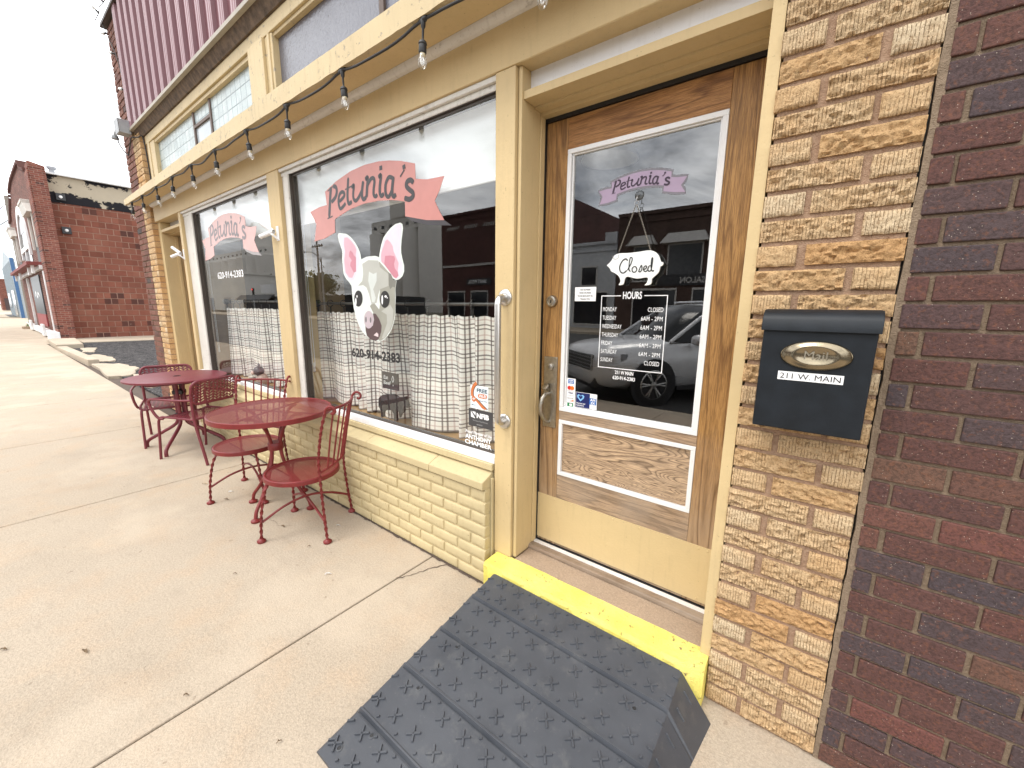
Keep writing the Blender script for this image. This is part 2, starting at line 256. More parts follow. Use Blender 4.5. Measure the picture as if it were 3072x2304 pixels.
TR={"pig":{"earL":[[-2.6669,1.9601],[-2.7039,1.9609],[-2.7133,1.9464],[-2.7048,1.9116],[-2.6874,1.8798],[-2.6687,1.8426],[-2.6768,1.7932],[-2.6759,1.7486],[-2.6725,1.6979],[-2.6451,1.6603],[-2.6063,1.6339],[-2.583,1.6109],[-2.5494,1.6379],[-2.5056,1.6721],[-2.4704,1.7274],[-2.4479,1.7768],[-2.4569,1.8117],[-2.4771,1.8501],[-2.5121,1.8899],[-2.5578,1.9257],[-2.6059,1.9489]],"earLi":[[-2.6625,1.9531],[-2.6952,1.9535],[-2.6989,1.9413],[-2.6875,1.9046],[-2.6699,1.8757],[-2.6551,1.8416],[-2.661,1.7923],[-2.6625,1.7367],[-2.6566,1.6972],[-2.6269,1.6636],[-2.5898,1.6429],[-2.5533,1.649],[-2.5199,1.6781],[-2.479,1.7385],[-2.4623,1.7776],[-2.4713,1.8127],[-2.4909,1.8485],[-2.5244,1.8856],[-2.5657,1.9184],[-2.6108,1.9424]],"earLp":[[-2.6343,1.9272],[-2.5983,1.9267],[-2.5509,1.8985],[-2.51,1.8632],[-2.4976,1.8411],[-2.5114,1.8047],[-2.5099,1.7724],[-2.544,1.6872],[-2.567,1.6633],[-2.6077,1.6674],[-2.6454,1.7024],[-2.6519,1.7807],[-2.6343,1.8401],[-2.6446,1.8847]],"earLd":[[-2.5674,1.8408],[-2.5393,1.8226],[-2.5311,1.806],[-2.5076,1.7937],[-2.5173,1.7025],[-2.5431,1.6954],[-2.5701,1.7267],[-2.5835,1.7438],[-2.5759,1.7653],[-2.5596,1.7753],[-2.5919,1.8045],[-2.5838,1.8311]],"earR":[[-2.0324,1.9568],[-2.0136,1.9464],[-2.0096,1.9227],[-2.0167,1.8954],[-2.0268,1.8587],[-2.0331,1.8213],[-2.0351,1.7881],[-2.0254,1.7539],[-2.012,1.7147],[-2.0141,1.681],[-2.0315,1.655],[-2.0606,1.6388],[-2.0935,1.6339],[-2.1258,1.6459],[-2.1452,1.6666],[-2.1973,1.709],[-2.2548,1.7525],[-2.2545,1.7779],[-2.2407,1.8172],[-2.2249,1.851],[-2.2005,1.8884],[-2.1647,1.9144],[-2.1215,1.9389],[-2.08,1.9536]],"earRi":[[-2.0366,1.9512],[-2.0216,1.9426],[-2.0205,1.9215],[-2.0286,1.8919],[-2.037,1.8596],[-2.0441,1.8222],[-2.0446,1.7887],[-2.0358,1.7521],[-2.0222,1.7152],[-2.0257,1.6839],[-2.0431,1.6603],[-2.0666,1.6464],[-2.0947,1.6409],[-2.1171,1.6506],[-2.1447,1.6741],[-2.1927,1.7139],[-2.2439,1.757],[-2.2423,1.7771],[-2.2277,1.8163],[-2.214,1.8476],[-2.1907,1.8826],[-2.1551,1.9086],[-2.1138,1.9324],[-2.0765,1.9475]],"earRp":[[-2.1635,1.8754],[-2.1356,1.8584],[-2.1127,1.8323],[-2.1066,1.8027],[-2.0846,1.7672],[-2.0626,1.7319],[-2.0735,1.6885],[-2.0674,1.6587],[-2.0929,1.6423],[-2.1171,1.6516],[-2.1446,1.6751],[-2.1648,1.6875],[-2.197,1.7141],[-2.233,1.7513],[-2.2345,1.7867],[-2.2209,1.8158],[-2.2026,1.8393],[-2.1834,1.8673]],"earRd":[[-2.1918,1.7814],[-2.1412,1.7806],[-2.1004,1.7731],[-2.0935,1.7556],[-2.1075,1.7294],[-2.101,1.7045],[-2.0742,1.6787],[-2.0706,1.6589],[-2.0928,1.6448],[-2.1168,1.6546],[-2.1403,1.6774],[-2.1648,1.6875],[-2.1849,1.7034],[-2.204,1.7346]],"head":[[-2.446,1.7767],[-2.3879,1.7888],[-2.2963,1.7881],[-2.2527,1.7777],[-2.2456,1.7571],[-2.1962,1.7241],[-2.1483,1.6818],[-2.1182,1.6356],[-2.0897,1.6298],[-2.1037,1.5802],[-2.1046,1.5297],[-2.1106,1.4789],[-2.114,1.4275],[-2.1316,1.3804],[-2.156,1.3376],[-2.1936,1.2988],[-2.2404,1.2667],[-2.2871,1.2514],[-2.3242,1.2509],[-2.3805,1.256],[-2.4462,1.2807],[-2.4928,1.3127],[-2.5286,1.357],[-2.5539,1.4077],[-2.569,1.4587],[-2.5776,1.521],[-2.5804,1.5885],[-2.5824,1.6165],[-2.5381,1.6486],[-2.4993,1.6855],[-2.4704,1.7274],[-2.4521,1.7637]],"shade":[[-2.2548,1.7525],[-2.1973,1.709],[-2.161,1.6823],[-2.1265,1.6359],[-2.0923,1.6269],[-2.1062,1.5802],[-2.1122,1.4788],[-2.1182,1.4274],[-2.1388,1.375],[-2.1676,1.3319],[-2.2306,1.2775],[-2.2869,1.2542],[-2.309,1.2656],[-2.274,1.3003],[-2.265,1.3548],[-2.3104,1.4129],[-2.3457,1.4339],[-2.3794,1.477],[-2.3395,1.5042],[-2.3049,1.4775],[-2.2793,1.4564],[-2.2677,1.4884],[-2.2732,1.5306],[-2.2608,1.5725],[-2.2735,1.6352],[-2.287,1.6875]],"fore":[[-2.4393,1.7471],[-2.3713,1.767],[-2.2632,1.7581],[-2.249,1.7166],[-2.1659,1.6724],[-2.1712,1.6017],[-2.2599,1.5829],[-2.2804,1.5518],[-2.3031,1.4989],[-2.3596,1.488],[-2.3819,1.5528],[-2.4062,1.5962],[-2.443,1.6132],[-2.5023,1.6091],[-2.45,1.6405],[-2.4361,1.683]],"dark":[[-2.1652,1.6825],[-2.1407,1.6714],[-2.1182,1.6356],[-2.0938,1.6289],[-2.108,1.5903],[-2.1293,1.5958],[-2.1556,1.5811],[-2.1665,1.6067]],"light":[[-2.3686,1.6962],[-2.324,1.6786],[-2.287,1.6875],[-2.2914,1.6358],[-2.3324,1.5842],[-2.3095,1.5308],[-2.326,1.4989],[-2.3534,1.5042],[-2.3648,1.5847],[-2.3833,1.6385]],"chin":[[-2.2576,1.446],[-2.2016,1.4258],[-2.2012,1.373],[-2.2364,1.3182],[-2.267,1.2734],[-2.2398,1.2748],[-2.1832,1.3206],[-2.1448,1.3748],[-2.1308,1.453],[-2.1623,1.4888],[-2.2164,1.4624]],"mouth":[[-2.3506,1.4311],[-2.3182,1.429],[-2.2842,1.3974],[-2.2605,1.355],[-2.2681,1.3169],[-2.279,1.2946],[-2.3046,1.2631],[-2.3335,1.252],[-2.3899,1.2583],[-2.4314,1.2815],[-2.4429,1.3148],[-2.444,1.3542],[-2.4212,1.3382],[-2.3926,1.3337],[-2.3577,1.3516],[-2.3402,1.3905]],"tooth":[[-2.3539,1.2881],[-2.3192,1.3091],[-2.3016,1.299],[-2.3032,1.2797]]},"pigE":{"eyeL":[[-2.4565,1.5261],[-2.4605,1.5098],[-2.469,1.495],[-2.4811,1.4832],[-2.4958,1.4755],[-2.5115,1.4728],[-2.5268,1.4753],[-2.5401,1.4829],[-2.5501,1.4948],[-2.5558,1.5099],[-2.5564,1.5266],[-2.5521,1.5432],[-2.5433,1.558],[-2.5309,1.5697],[-2.5161,1.5771],[-2.5004,1.5794],[-2.4854,1.5766],[-2.4724,1.5689],[-2.4628,1.5572],[-2.4573,1.5424]],"eyeR":[[-2.1644,1.5198],[-2.1679,1.5035],[-2.176,1.4888],[-2.1877,1.477],[-2.2022,1.4693],[-2.2178,1.4666],[-2.2332,1.4691],[-2.2467,1.4766],[-2.257,1.4885],[-2.263,1.5034],[-2.2642,1.5201],[-2.2603,1.5366],[-2.2519,1.5514],[-2.2398,1.5631],[-2.2252,1.5704],[-2.2096,1.5727],[-2.1945,1.5699],[-2.1814,1.5623],[-2.1714,1.5506],[-2.1656,1.536]],"nose":[[-2.3449,1.3904],[-2.349,1.3725],[-2.3581,1.3561],[-2.3713,1.3428],[-2.3872,1.334],[-2.4045,1.3304],[-2.4213,1.3326],[-2.4361,1.3404],[-2.4472,1.3531],[-2.4536,1.3693],[-2.4545,1.3875],[-2.45,1.4057],[-2.4405,1.4222],[-2.4269,1.4353],[-2.4108,1.4438],[-2.3936,1.4469],[-2.3771,1.4443],[-2.3628,1.4364],[-2.3521,1.4239],[-2.3459,1.4081]],"nos1":[[-2.4213,1.3884],[-2.4235,1.3783],[-2.4278,1.3708],[-2.4329,1.368],[-2.4376,1.3705],[-2.4404,1.3778],[-2.4408,1.3878],[-2.4385,1.3979],[-2.4342,1.4054],[-2.4291,1.4082],[-2.4245,1.4056],[-2.4216,1.3983]],"nos2":[[-2.3686,1.3875],[-2.3708,1.3781],[-2.3749,1.3712],[-2.3799,1.3685],[-2.3844,1.3709],[-2.3873,1.3777],[-2.3877,1.387],[-2.3856,1.3965],[-2.3814,1.4034],[-2.3764,1.406],[-2.3719,1.4036],[-2.3691,1.3969]],"hl1":[[-2.5291,1.5069],[-2.5324,1.492],[-2.5379,1.4828],[-2.5436,1.4828],[-2.5472,1.492],[-2.5474,1.5069],[-2.544,1.5217],[-2.5385,1.5308],[-2.5328,1.5308],[-2.5293,1.5217]],"hl2":[[-2.5135,1.5403],[-2.5154,1.5351],[-2.5192,1.5319],[-2.5236,1.5319],[-2.5268,1.5351],[-2.5276,1.5404],[-2.5257,1.5456],[-2.5218,1.5488],[-2.5175,1.5488],[-2.5143,1.5455]],"hr1":[[-2.2315,1.5174],[-2.2346,1.4995],[-2.2399,1.4884],[-2.2454,1.4884],[-2.2489,1.4995],[-2.2492,1.5174],[-2.2461,1.5353],[-2.2408,1.5462],[-2.2353,1.5462],[-2.2318,1.5352]],"hr2":[[-2.1905,1.5379],[-2.1932,1.5337],[-2.1994,1.5311],[-2.207,1.5312],[-2.2129,1.5338],[-2.2149,1.5381],[-2.2122,1.5424],[-2.2059,1.5449],[-2.1984,1.5449],[-2.1925,1.5422]],"hr3":[[-2.1817,1.5291],[-2.1834,1.5262],[-2.1872,1.525],[-2.1908,1.5262],[-2.1921,1.5292],[-2.1903,1.5321],[-2.1866,1.5333],[-2.183,1.532]]},"rib":[[-2.8362,2.247],[-2.686,2.2897],[-2.5146,2.3198],[-2.3584,2.328],[-2.2145,2.3205],[-2.107,2.3053],[-2.0053,2.2829],[-1.8854,2.2472],[-1.8846,2.1683],[-1.7858,2.1504],[-1.6575,2.1452],[-1.6945,2.0813],[-1.7343,2.0347],[-1.6978,1.977],[-1.6636,1.9292],[-1.8057,1.9453],[-1.9854,1.9863],[-1.9833,2.0656],[-2.0959,2.0889],[-2.2326,2.104],[-2.3799,2.108],[-2.54,2.0953],[-2.734,2.0569],[-2.7417,1.9711],[-2.8796,1.9446],[-3.0296,1.9354],[-2.9858,2.0475],[-3.0147,2.0939],[-3.0578,2.1423],[-2.9254,2.1585],[-2.8263,2.1593]],"ribsh":[[-1.9855,1.9856],[-1.8057,1.9446],[-1.6636,1.9285],[-1.6094,1.8966],[-1.7953,1.9178],[-1.9248,1.9528]],"let":[[[[-2.7569,2.2634],[-2.7785,2.1845],[-2.8047,2.0742]],0.0243],[[[-2.8276,2.0704],[-2.7583,2.0788]],0.0122],[[[-2.8033,2.2438],[-2.7244,2.2653]],0.0122],[[[-2.7281,2.2641],[-2.6959,2.2538],[-2.6874,2.2245],[-2.7092,2.1925],[-2.7626,2.1679]],0.0213],[[[-2.6645,2.158],[-2.605,2.1818],[-2.6008,2.2028],[-2.6267,2.2127],[-2.6594,2.1984],[-2.6751,2.1568],[-2.6595,2.115],[-2.6206,2.1231],[-2.5899,2.139]],0.0182],[[[-2.5411,2.2868],[-2.5578,2.2134],[-2.5637,2.163],[-2.5524,2.1313],[-2.5154,2.1391]],0.0198],[[[-2.5868,2.2213],[-2.5053,2.2306]],0.0122],[[[-2.5127,2.2217],[-2.4828,2.2312],[-2.4956,2.1871],[-2.4945,2.1532],[-2.4706,2.1371],[-2.4373,2.1534],[-2.3964,2.1887]],0.0182],[[[-2.3792,2.2391],[-2.3964,2.1887],[-2.4001,2.1522],[-2.3835,2.1333],[-2.3552,2.1432]],0.0198],[[[-2.3577,2.2428],[-2.33,2.251],[-2.3411,2.1965],[-2.3526,2.1396]],0.0198],[[[-2.3404,2.2045],[-2.3005,2.2365],[-2.2714,2.2371],[-2.2631,2.216],[-2.2758,2.1703],[-2.2754,2.1422],[-2.256,2.1321],[-2.2395,2.1409]],0.0182],[[[-2.2219,2.2327],[-2.1961,2.24],[-2.2104,2.1839],[-2.2136,2.145],[-2.1982,2.1269],[-2.1739,2.1359]],0.0198],[[[-2.1932,2.2927],[-2.1938,2.2681]],0.0395],[[[-2.0824,2.2053],[-2.1201,2.217],[-2.1505,2.1898],[-2.1588,2.1524],[-2.1502,2.1215],[-2.1263,2.1134],[-2.0948,2.1426]],0.0182],[[[-2.0766,2.2141],[-2.0924,2.1575],[-2.0948,2.1234],[-2.0814,2.1061],[-2.0597,2.1159]],0.0198],[[[-1.9818,2.258],[-1.9782,2.2354]],0.0365],[[[-1.9772,2.2316],[-2.0167,2.2016]],0.0137],[[[-1.9022,2.151],[-1.9254,2.1693],[-1.9562,2.1657],[-1.9636,2.1447],[-1.9402,2.1226],[-1.9108,2.102],[-1.9119,2.0816],[-1.943,2.0712],[-1.9859,2.0848]],0.0213]],"sign":[[-0.7958,1.666],[-0.7757,1.684],[-0.763,1.7054],[-0.7394,1.7133],[-0.7022,1.712],[-0.6564,1.7137],[-0.6122,1.7166],[-0.5868,1.7088],[-0.5703,1.6929],[-0.5593,1.6686],[-0.55,1.6652],[-0.5521,1.6535],[-0.5607,1.648],[-0.5652,1.6273],[-0.5795,1.6129],[-0.591,1.6012],[-0.5944,1.58],[-0.6208,1.5763],[-0.612,1.5865],[-0.6104,1.6079],[-0.6552,1.6045],[-0.6956,1.614],[-0.7085,1.605],[-0.7139,1.5829],[-0.7357,1.5802],[-0.7283,1.5928],[-0.7329,1.6121],[-0.7513,1.6287],[-0.773,1.6392],[-0.7808,1.6524]],"closed":[[[[-0.6994,1.6804],[-0.7086,1.6884],[-0.7236,1.6806],[-0.7338,1.6592],[-0.7304,1.6383],[-0.7163,1.6301],[-0.7008,1.6407]],0.0053],[[[-0.6988,1.6406],[-0.6852,1.666],[-0.68,1.6873],[-0.6883,1.6921],[-0.6922,1.6726],[-0.6917,1.6447],[-0.6844,1.635]],0.0046],[[[-0.67,1.6554],[-0.6779,1.6471],[-0.6751,1.6346],[-0.6651,1.6317],[-0.6572,1.6413],[-0.6619,1.6525],[-0.67,1.6554]],0.0046],[[[-0.6489,1.6335],[-0.6391,1.6587],[-0.6353,1.6421],[-0.6423,1.632],[-0.6503,1.6348]],0.0046],[[[-0.6288,1.64],[-0.6166,1.6467],[-0.6185,1.6552],[-0.627,1.6508],[-0.6273,1.6375],[-0.6181,1.6322],[-0.6098,1.6403]],0.0046],[[[-0.5944,1.6516],[-0.6046,1.6545],[-0.61,1.6427],[-0.6055,1.6329],[-0.5971,1.6373],[-0.5939,1.6612],[-0.5932,1.685],[-0.5976,1.6781],[-0.5963,1.6433],[-0.5892,1.6322],[-0.5846,1.6368]],0.0046]],"beefpig":[[-2.4557,0.8325],[-2.4147,0.8621],[-2.3533,0.8754],[-2.2793,0.8858],[-2.2372,0.8736],[-2.1808,0.8799],[-2.1528,0.8902],[-2.1472,0.8687],[-2.1287,0.8359],[-2.1369,0.8122],[-2.1709,0.8157],[-2.1801,0.778],[-2.2092,0.7594],[-2.2253,0.729],[-2.2327,0.7692],[-2.2654,0.7729],[-2.2599,0.7042],[-2.2848,0.6997],[-2.289,0.7457],[-2.3166,0.7691],[-2.3929,0.7518],[-2.4103,0.7249],[-2.4088,0.7041],[-2.4401,0.7005],[-2.4322,0.7404],[-2.4605,0.7743]],"beefsign":[[-2.4052,1.0374],[-2.2299,1.0271],[-2.2339,0.9238],[-2.3944,0.9257]],"eat":[[-2.3659,1.0082],[-2.3688,0.9712],[-2.2796,1.0312],[-2.2831,0.9814]]}
# ------------------------------------------------------------------ material library
CREAM = paint('cream_paint', (0.575, 0.435, 0.230), amount=0.28)
CREAM_OLD = paint('cream_paint_weathered', (0.57, 0.45, 0.26), amount=0.55, chips=0.055, under=(0.36,0.30,0.22))
CREAM_WALL = paint('yellow_cream_masonry_paint', (0.525, 0.43, 0.245), dirt=(0.38,0.28,0.15), amount=0.5, rough=0.7)
WHITE = paint('white_trim_paint', (0.77, 0.765, 0.76), dirt=(0.40,0.36,0.31), amount=0.30, rough=0.45)
WHITE_OLD = paint('greyed_white_paint', (0.63, 0.60, 0.545), dirt=(0.30,0.26,0.20), amount=0.55, chips=0.06, under=(0.50,0.47,0.42))
BRONZE = plain('dark_bronze_window_liner', (0.060,0.046,0.036), 0.45)
BLACK = plain('black_weatherstrip', (0.012,0.012,0.013), 0.5)
STEEL = plain('brushed_stainless_steel', (0.60,0.58,0.55), 0.30, 1.0, 0.06, 40, 0.0002, 300)
PEWTER = plain('aged_pewter_hardware', (0.40,0.37,0.32), 0.36, 1.0, 0.15, 60, 0.0003, 200)
BRASS = plain('antique_brass_plate', (0.27,0.225,0.155), 0.22, 1.0, 0.10, 40, 0.0002, 200)
ALU = plain('aluminium_threshold_strip', (0.80,0.79,0.78), 0.4, 0.35)
MAILBOX = plain('black_powder_coat', (0.0085,0.0115,0.0155), 0.45, 0, 0.25, 20, 0.0004, 500, 0.3)
RUBBER_CABLE = plain('black_cable_rubber', (0.017,0.016,0.016), 0.55)
RED = plain('red_enamel_wrought_iron', (0.175,0.020,0.020), 0.42, 0, 0.16, 14, 0.0005, 260, 0.4)
MAROON = plain('maroon_powder_coat', (0.160,0.022,0.033), 0.45, 0, 0.12, 12, 0.0004, 300)
BLACKPLASTIC = plain('black_plastic', (0.02,0.02,0.022), 0.4)
INK = plain('black_vinyl_lettering', (0.015,0.015,0.016), 0.45, 0, 0.1)
WHITEVINYL = plain('white_vinyl_lettering', (0.82,0.82,0.82), 0.5, 0, 0.03)
PAPER = plain('white_paper', (0.80,0.80,0.80), 0.7, 0, 0.03)
GREYMETAL = plain('grey_painted_steel', (0.30,0.31,0.32), 0.45)
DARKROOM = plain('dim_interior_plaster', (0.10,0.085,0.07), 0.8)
TANPLY = plain('tan_plywood_lining', (0.34,0.23,0.13), 0.55, 0, 0.2, 6)
LEDGEWOOD = plain('varnished_window_ledge_wood', (0.36,0.21,0.085), 0.4, 0, 0.3, 5)
BLINDM = plain('white_roller_blind', (0.82,0.83,0.84), 0.8, 0, 0.04, 3)
TYRE = plain('tyre_rubber', (0.02,0.02,0.02), 0.8)
LEAFM = plain('dry_leaf', (0.17,0.115,0.065), 0.8, 0, 0.35, 60)

def flatcol(name, c, rough=0.3): return plain(name, c, rough, 0, 0.05, 12, 0, 60, 0.35)

def oak(name, axis, light, mid, dark, rings=9.0, gray=0.0, seed=0.0, stretch=0.55, swirl=0.35, lw=0.72):
    """oak boards: growth-ring figure stretched along the grain, dark pores, greyed where weathered"""
    t = NT(name)
    s = {'z': (9.0, 9.0, stretch), 'x': (stretch, 9.0, 9.0)}[axis]
    v = t.mapv(s, loc=(seed, seed*1.7, seed*0.6))
    w = t.noise(0.9, 2.0, 0.5, v, swirl)
    jit = t.noise(1.0, 3, 0.6, t.mapv({'z': (90, 90, 5), 'x': (5, 90, 90)}[axis]))
    ring = t.math('FRACT', t.math('ADD', t.math('MULTIPLY', w, rings), t.math('MULTIPLY', jit, 0.35)))
    line = t.ramp(ring, [(0.0, 0.25), (0.25, 0.0), (0.62, 0.30), (0.86, 1.0), (1.0, 0.3)])
    fs = {'z': (420, 420, 14), 'x': (14, 420, 420)}[axis]
    pore = t.ramp(t.noise(1.0, 4, 0.65, t.mapv(fs)), [(0.44, 1.0), (0.54, 0.0)])
    wig = t.noise(3.2, 4, 0.6, t.mapv({'z': (2, 2, 0.6), 'x': (0.6, 2, 2)}[axis]))
    c = t.mix(t.ramp(wig, [(0.3, 0.0), (0.7, 1.0)]), light, mid)
    c = t.mix(t.math('MULTIPLY', line, lw), c, dark)
    c = t.mix(t.math('MULTIPLY', pore, 0.5), c, tuple(x*0.6 for x in dark))
    if gray:
        c = t.mix(t.math('MULTIPLY', t.ramp(t.noise(5, 4), [(0.35, 0.2), (0.65, 1.0)]), gray), c, (0.36,0.29,0.225))
    else:                                             # bleached and scuffed towards the foot of the door
        zz = t.xyz()[2]; lowz = t.ramp(t.math('ADD', t.math('MULTIPLY', zz, 0.5), t.math('MULTIPLY', t.noise(4, 5, 0.7), 0.35)), [(0.42, 0.75), (0.68, 0.0)])
        c = t.mix(lowz, c, t.mix(line, (0.40,0.285,0.185), (0.17,0.11,0.065)))
    h = t.math('ADD', t.math('MULTIPLY', line, -1.0), t.math('MULTIPLY', pore, -0.7))
    return t.done(t.bsdf(c, 0.45, 0, t.bump(h, 0.0006, 0.7), 0.35))
OAK_V = oak('oak_stile', 'z', (0.47,0.262,0.092), (0.36,0.183,0.058), (0.130,0.056,0.017), 15)
OAK_H = oak('oak_rail', 'x', (0.46,0.235,0.085), (0.38,0.182,0.062), (0.125,0.050,0.018), 12, 0, 3.1, 0.9)
OAK_P = oak('oak_panel_weathered', 'x', (0.66,0.47,0.30), (0.56,0.375,0.22), (0.085,0.046,0.024), 34, 0.15, 7.7, 1.7, 0.9, 0.85)
OAK_B = oak('oak_rail_weathered', 'x', (0.52,0.35,0.21), (0.42,0.285,0.18), (0.12,0.072,0.04), 16, 0.5, 5.3)
OAK_T = oak('worn_threshold_wood', 'x', (0.30,0.20,0.12), (0.25,0.16,0.10), (0.09,0.055,0.03), 5, 0.7, 1.3)

def glass(name, gain=2.0, tint=(0.93,0.96,0.95), rough=0.0, wobble=0.0):
    t = NT(name)
    lw = t.n('ShaderNodeLayerWeight'); lw.inputs[0].default_value = 0.5      # Facing = 1 - |cos|: the same from both sides of the pane
    fr = t.math('ADD', 0.042*gain, t.math('MULTIPLY', t.math('POWER', lw.outputs['Facing'], 5.0), 1.0))
    tr = t.n('ShaderNodeBsdfTransparent'); tr.inputs[0].default_value = (*tint, 1)
    gl = t.n('ShaderNodeBsdfGlossy'); gl.inputs['Roughness'].default_value = rough
    if wobble:
        b = t.bump(t.noise(1.1, 2), wobble); t.L(b, gl.inputs['Normal'])
    mx = t.n('ShaderNodeMixShader')
    t.L(t.math('MINIMUM', t.math('ADD', fr, 0.0), 0.95), mx.inputs[0]); t.L(tr.outputs[0], mx.inputs[1]); t.L(gl.outputs[0], mx.inputs[2])
    return t.done(mx.outputs[0])
GLASS = glass('window_glass', 3.1, (0.93,0.96,0.95), 0.0, 0.0006); DOORGLASS = glass('door_glass', 4.2, (0.90,0.93,0.92), 0.0, 0.0004)
BULBGLASS = glass('clear_bulb_glass', 2.4, (0.96,0.97,0.97))
CARGLASS = plain('dark_car_glass', (0.012,0.014,0.016), 0.06)

def prism_tiles(name):
    t = NT(name); X = t.xyz()
    q = t.comb(X[0], X[2], 0.0)
    b = t.n('ShaderNodeTexBrick'); t.L(q, b.inputs['Vector']); b.offset = 0; b.squash = 1
    b.inputs['Scale'].default_value = 1; b.inputs['Brick Width'].default_value = 0.105; b.inputs['Row Height'].default_value = 0.105
    b.inputs['Mortar Size'].default_value = 0.0045; b.inputs['Mortar Smooth'].default_value = 0.3
    b.inputs['Color1'].default_value = (0.50,0.57,0.57,1); b.inputs['Color2'].default_value = (0.42,0.50,0.51,1); b.inputs['Mortar'].default_value = (0.20,0.25,0.26,1)
    lines = t.noise(1.0, 2, 0.5, t.mapv((18, 1, 240)))
    c = t.mix(t.ramp(t.noise(9, 4), [(0.35, 0.0), (0.7, 1.0)]), b.outputs['Color'], (0.34,0.40,0.41))
    h = t.math('ADD', t.math('MULTIPLY', b.outputs['Fac'], -2.0), lines)
    return t.done(t.bsdf(c, 0.22, 0, t.bump(h, 0.0016), 0.6))
PRISM = prism_tiles('prism_tile_glass')
def hammered(name):
    t = NT(name); h = t.noise(62, 3, 0.55, t.mapv((1, 1, 0.6)))
    c = t.mix(t.noise(2, 3), (0.095,0.095,0.115), (0.14,0.14,0.17))
    return t.done(t.bsdf(c, 0.16, 0, t.bump(h, 0.004), 0.7))
HAMMERED = hammered('hammered_obscure_glass')

def yellow_brick(name):
    """rock-faced and wire-cut tan brick: pits, crevices, vertical combing on the headers"""
    t = NT(name); r = t.attr()
    n1 = t.noise(34, 6, 0.72); n2 = t.noise(165, 5, 0.72); big = t.noise(9, 3)
    c = t.ramp(r, [(0.0, (0.61,0.36,0.165)), (0.25, (0.67,0.435,0.22)), (0.55, (0.72,0.505,0.285)), (0.85, (0.76,0.58,0.365)), (1.0, (0.79,0.655,0.46))])
    c = t.mix(t.math('MULTIPLY', t.ramp(big, [(0.45, 0.0), (0.65, 1.0)]), 0.35), c, (0.64,0.375,0.165))
    c = t.mix(t.math('MULTIPLY', t.ramp(n1, [(0.52, 0.0), (0.64, 1.0)]), 0.30), c, (0.48,0.26,0.10))
    pit = t.ramp(n2, [(0.52, 0.0), (0.62, 1.0)])
    X = t.xyz(); wv = t.math('SINE', t.math('ADD', t.math('MULTIPLY', X[0], 760.0), t.math('MULTIPLY', t.noise(14, 3), 5.0)))
    comb = t.math('MULTIPLY', t.ramp(wv, [(0.72, 0.0), (1.0, 1.0)]), t.math('MULTIPLY', t.ramp(t.noise(60, 4, 0.7), [(0.42, 0.0), (0.52, 1.0)]), t.ramp(t.math('ADD', r, t.math('MULTIPLY', t.math('SUBTRACT', t.noise(12, 2), 0.5), 0.9)), [(0.42, 0.12), (0.62, 1.0)])))
    dark = t.math('MAXIMUM', t.math('MULTIPLY', pit, 0.58), t.math('MULTIPLY', comb, 0.62))
    c = t.mix(dark, c, (0.27,0.125,0.045))
    h = t.math('SUBTRACT', t.math('ADD', t.math('MULTIPLY', n1, -1.5), t.math('MULTIPLY', n2, -1.2)), t.math('MULTIPLY', comb, 0.8))
    return t.done(t.bsdf(c, 0.85, 0, t.bump(h, 0.008, 1.0), 0.25))
YBRICK = yellow_brick('rock_faced_yellow_brick')
def dark_brick(name, stops, fleck=(0.50,0.42,0.34)):
    t = NT(name); r = t.attr()
    c = t.ramp(r, stops, 'LINEAR')
    n1 = t.noise(150, 4, 0.7)
    c = t.mix(t.math('MULTIPLY', t.ramp(n1, [(0.40, 1.0), (0.55, 0.0)]), 0.5), c, (0.030,0.020,0.018))
    rust = t.ramp(t.noise(90, 3, 0.6), [(0.55, 0.0), (0.66, 1.0)])
    c = t.mix(t.math('MULTIPLY', rust, 0.35), c, (0.21,0.085,0.045))
    f = t.ramp(t.voro(135), [(0.10, 1.0), (0.16, 0.0)]); pick = t.ramp(t.noise(55, 2), [(0.52, 0.0), (0.56, 1.0)])
    c = t.mix(t.math('MULTIPLY', t.math('MULTIPLY', f, pick), 0.75), c, fleck)
    h = t.math('ADD', n1, t.math('MULTIPLY', t.noise(18, 4), 1.5))
    return t.done(t.bsdf(c, 0.75, 0, t.bump(h, 0.0030, 1.0), 0.2))
DBRICK = dark_brick('dark_wirecut_brick', [(0.0, (0.100,0.052,0.047)), (0.25, (0.110,0.053,0.045)), (0.45, (0.082,0.057,0.058)), (0.65, (0.071,0.055,0.060)), (0.82, (0.118,0.055,0.046)), (0.93, (0.145,0.083,0.058)), (1.0, (0.145,0.058,0.050))])
RBRICK = dark_brick('red_brown_corner_brick', [(0.0, (0.15,0.065,0.048)), (0.4, (0.20,0.085,0.060)), (0.75, (0.235,0.105,0.075)), (0.93, (0.17,0.07,0.055)), (1.0, (0.06,0.052,0.05))], (0.36,0.2,0.14))
def mortar(name, a, b):
    t = NT(name); n = t.noise(70, 6, 0.7); c = t.mix(t.ramp(n, [(0.3, 0.0), (0.7, 1.0)]), a, b)
    return t.done(t.bsdf(c, 0.9, 0, t.bump(t.math('ADD', n, t.noise(300, 2)), 0.004), 0.2))
MORTAR_Y = mortar('pinkish_brown_mortar', (0.29,0.180,0.115), (0.42,0.285,0.195))
MORTAR_D = mortar('tan_mortar', (0.18,0.133,0.092), (0.28,0.21,0.147))

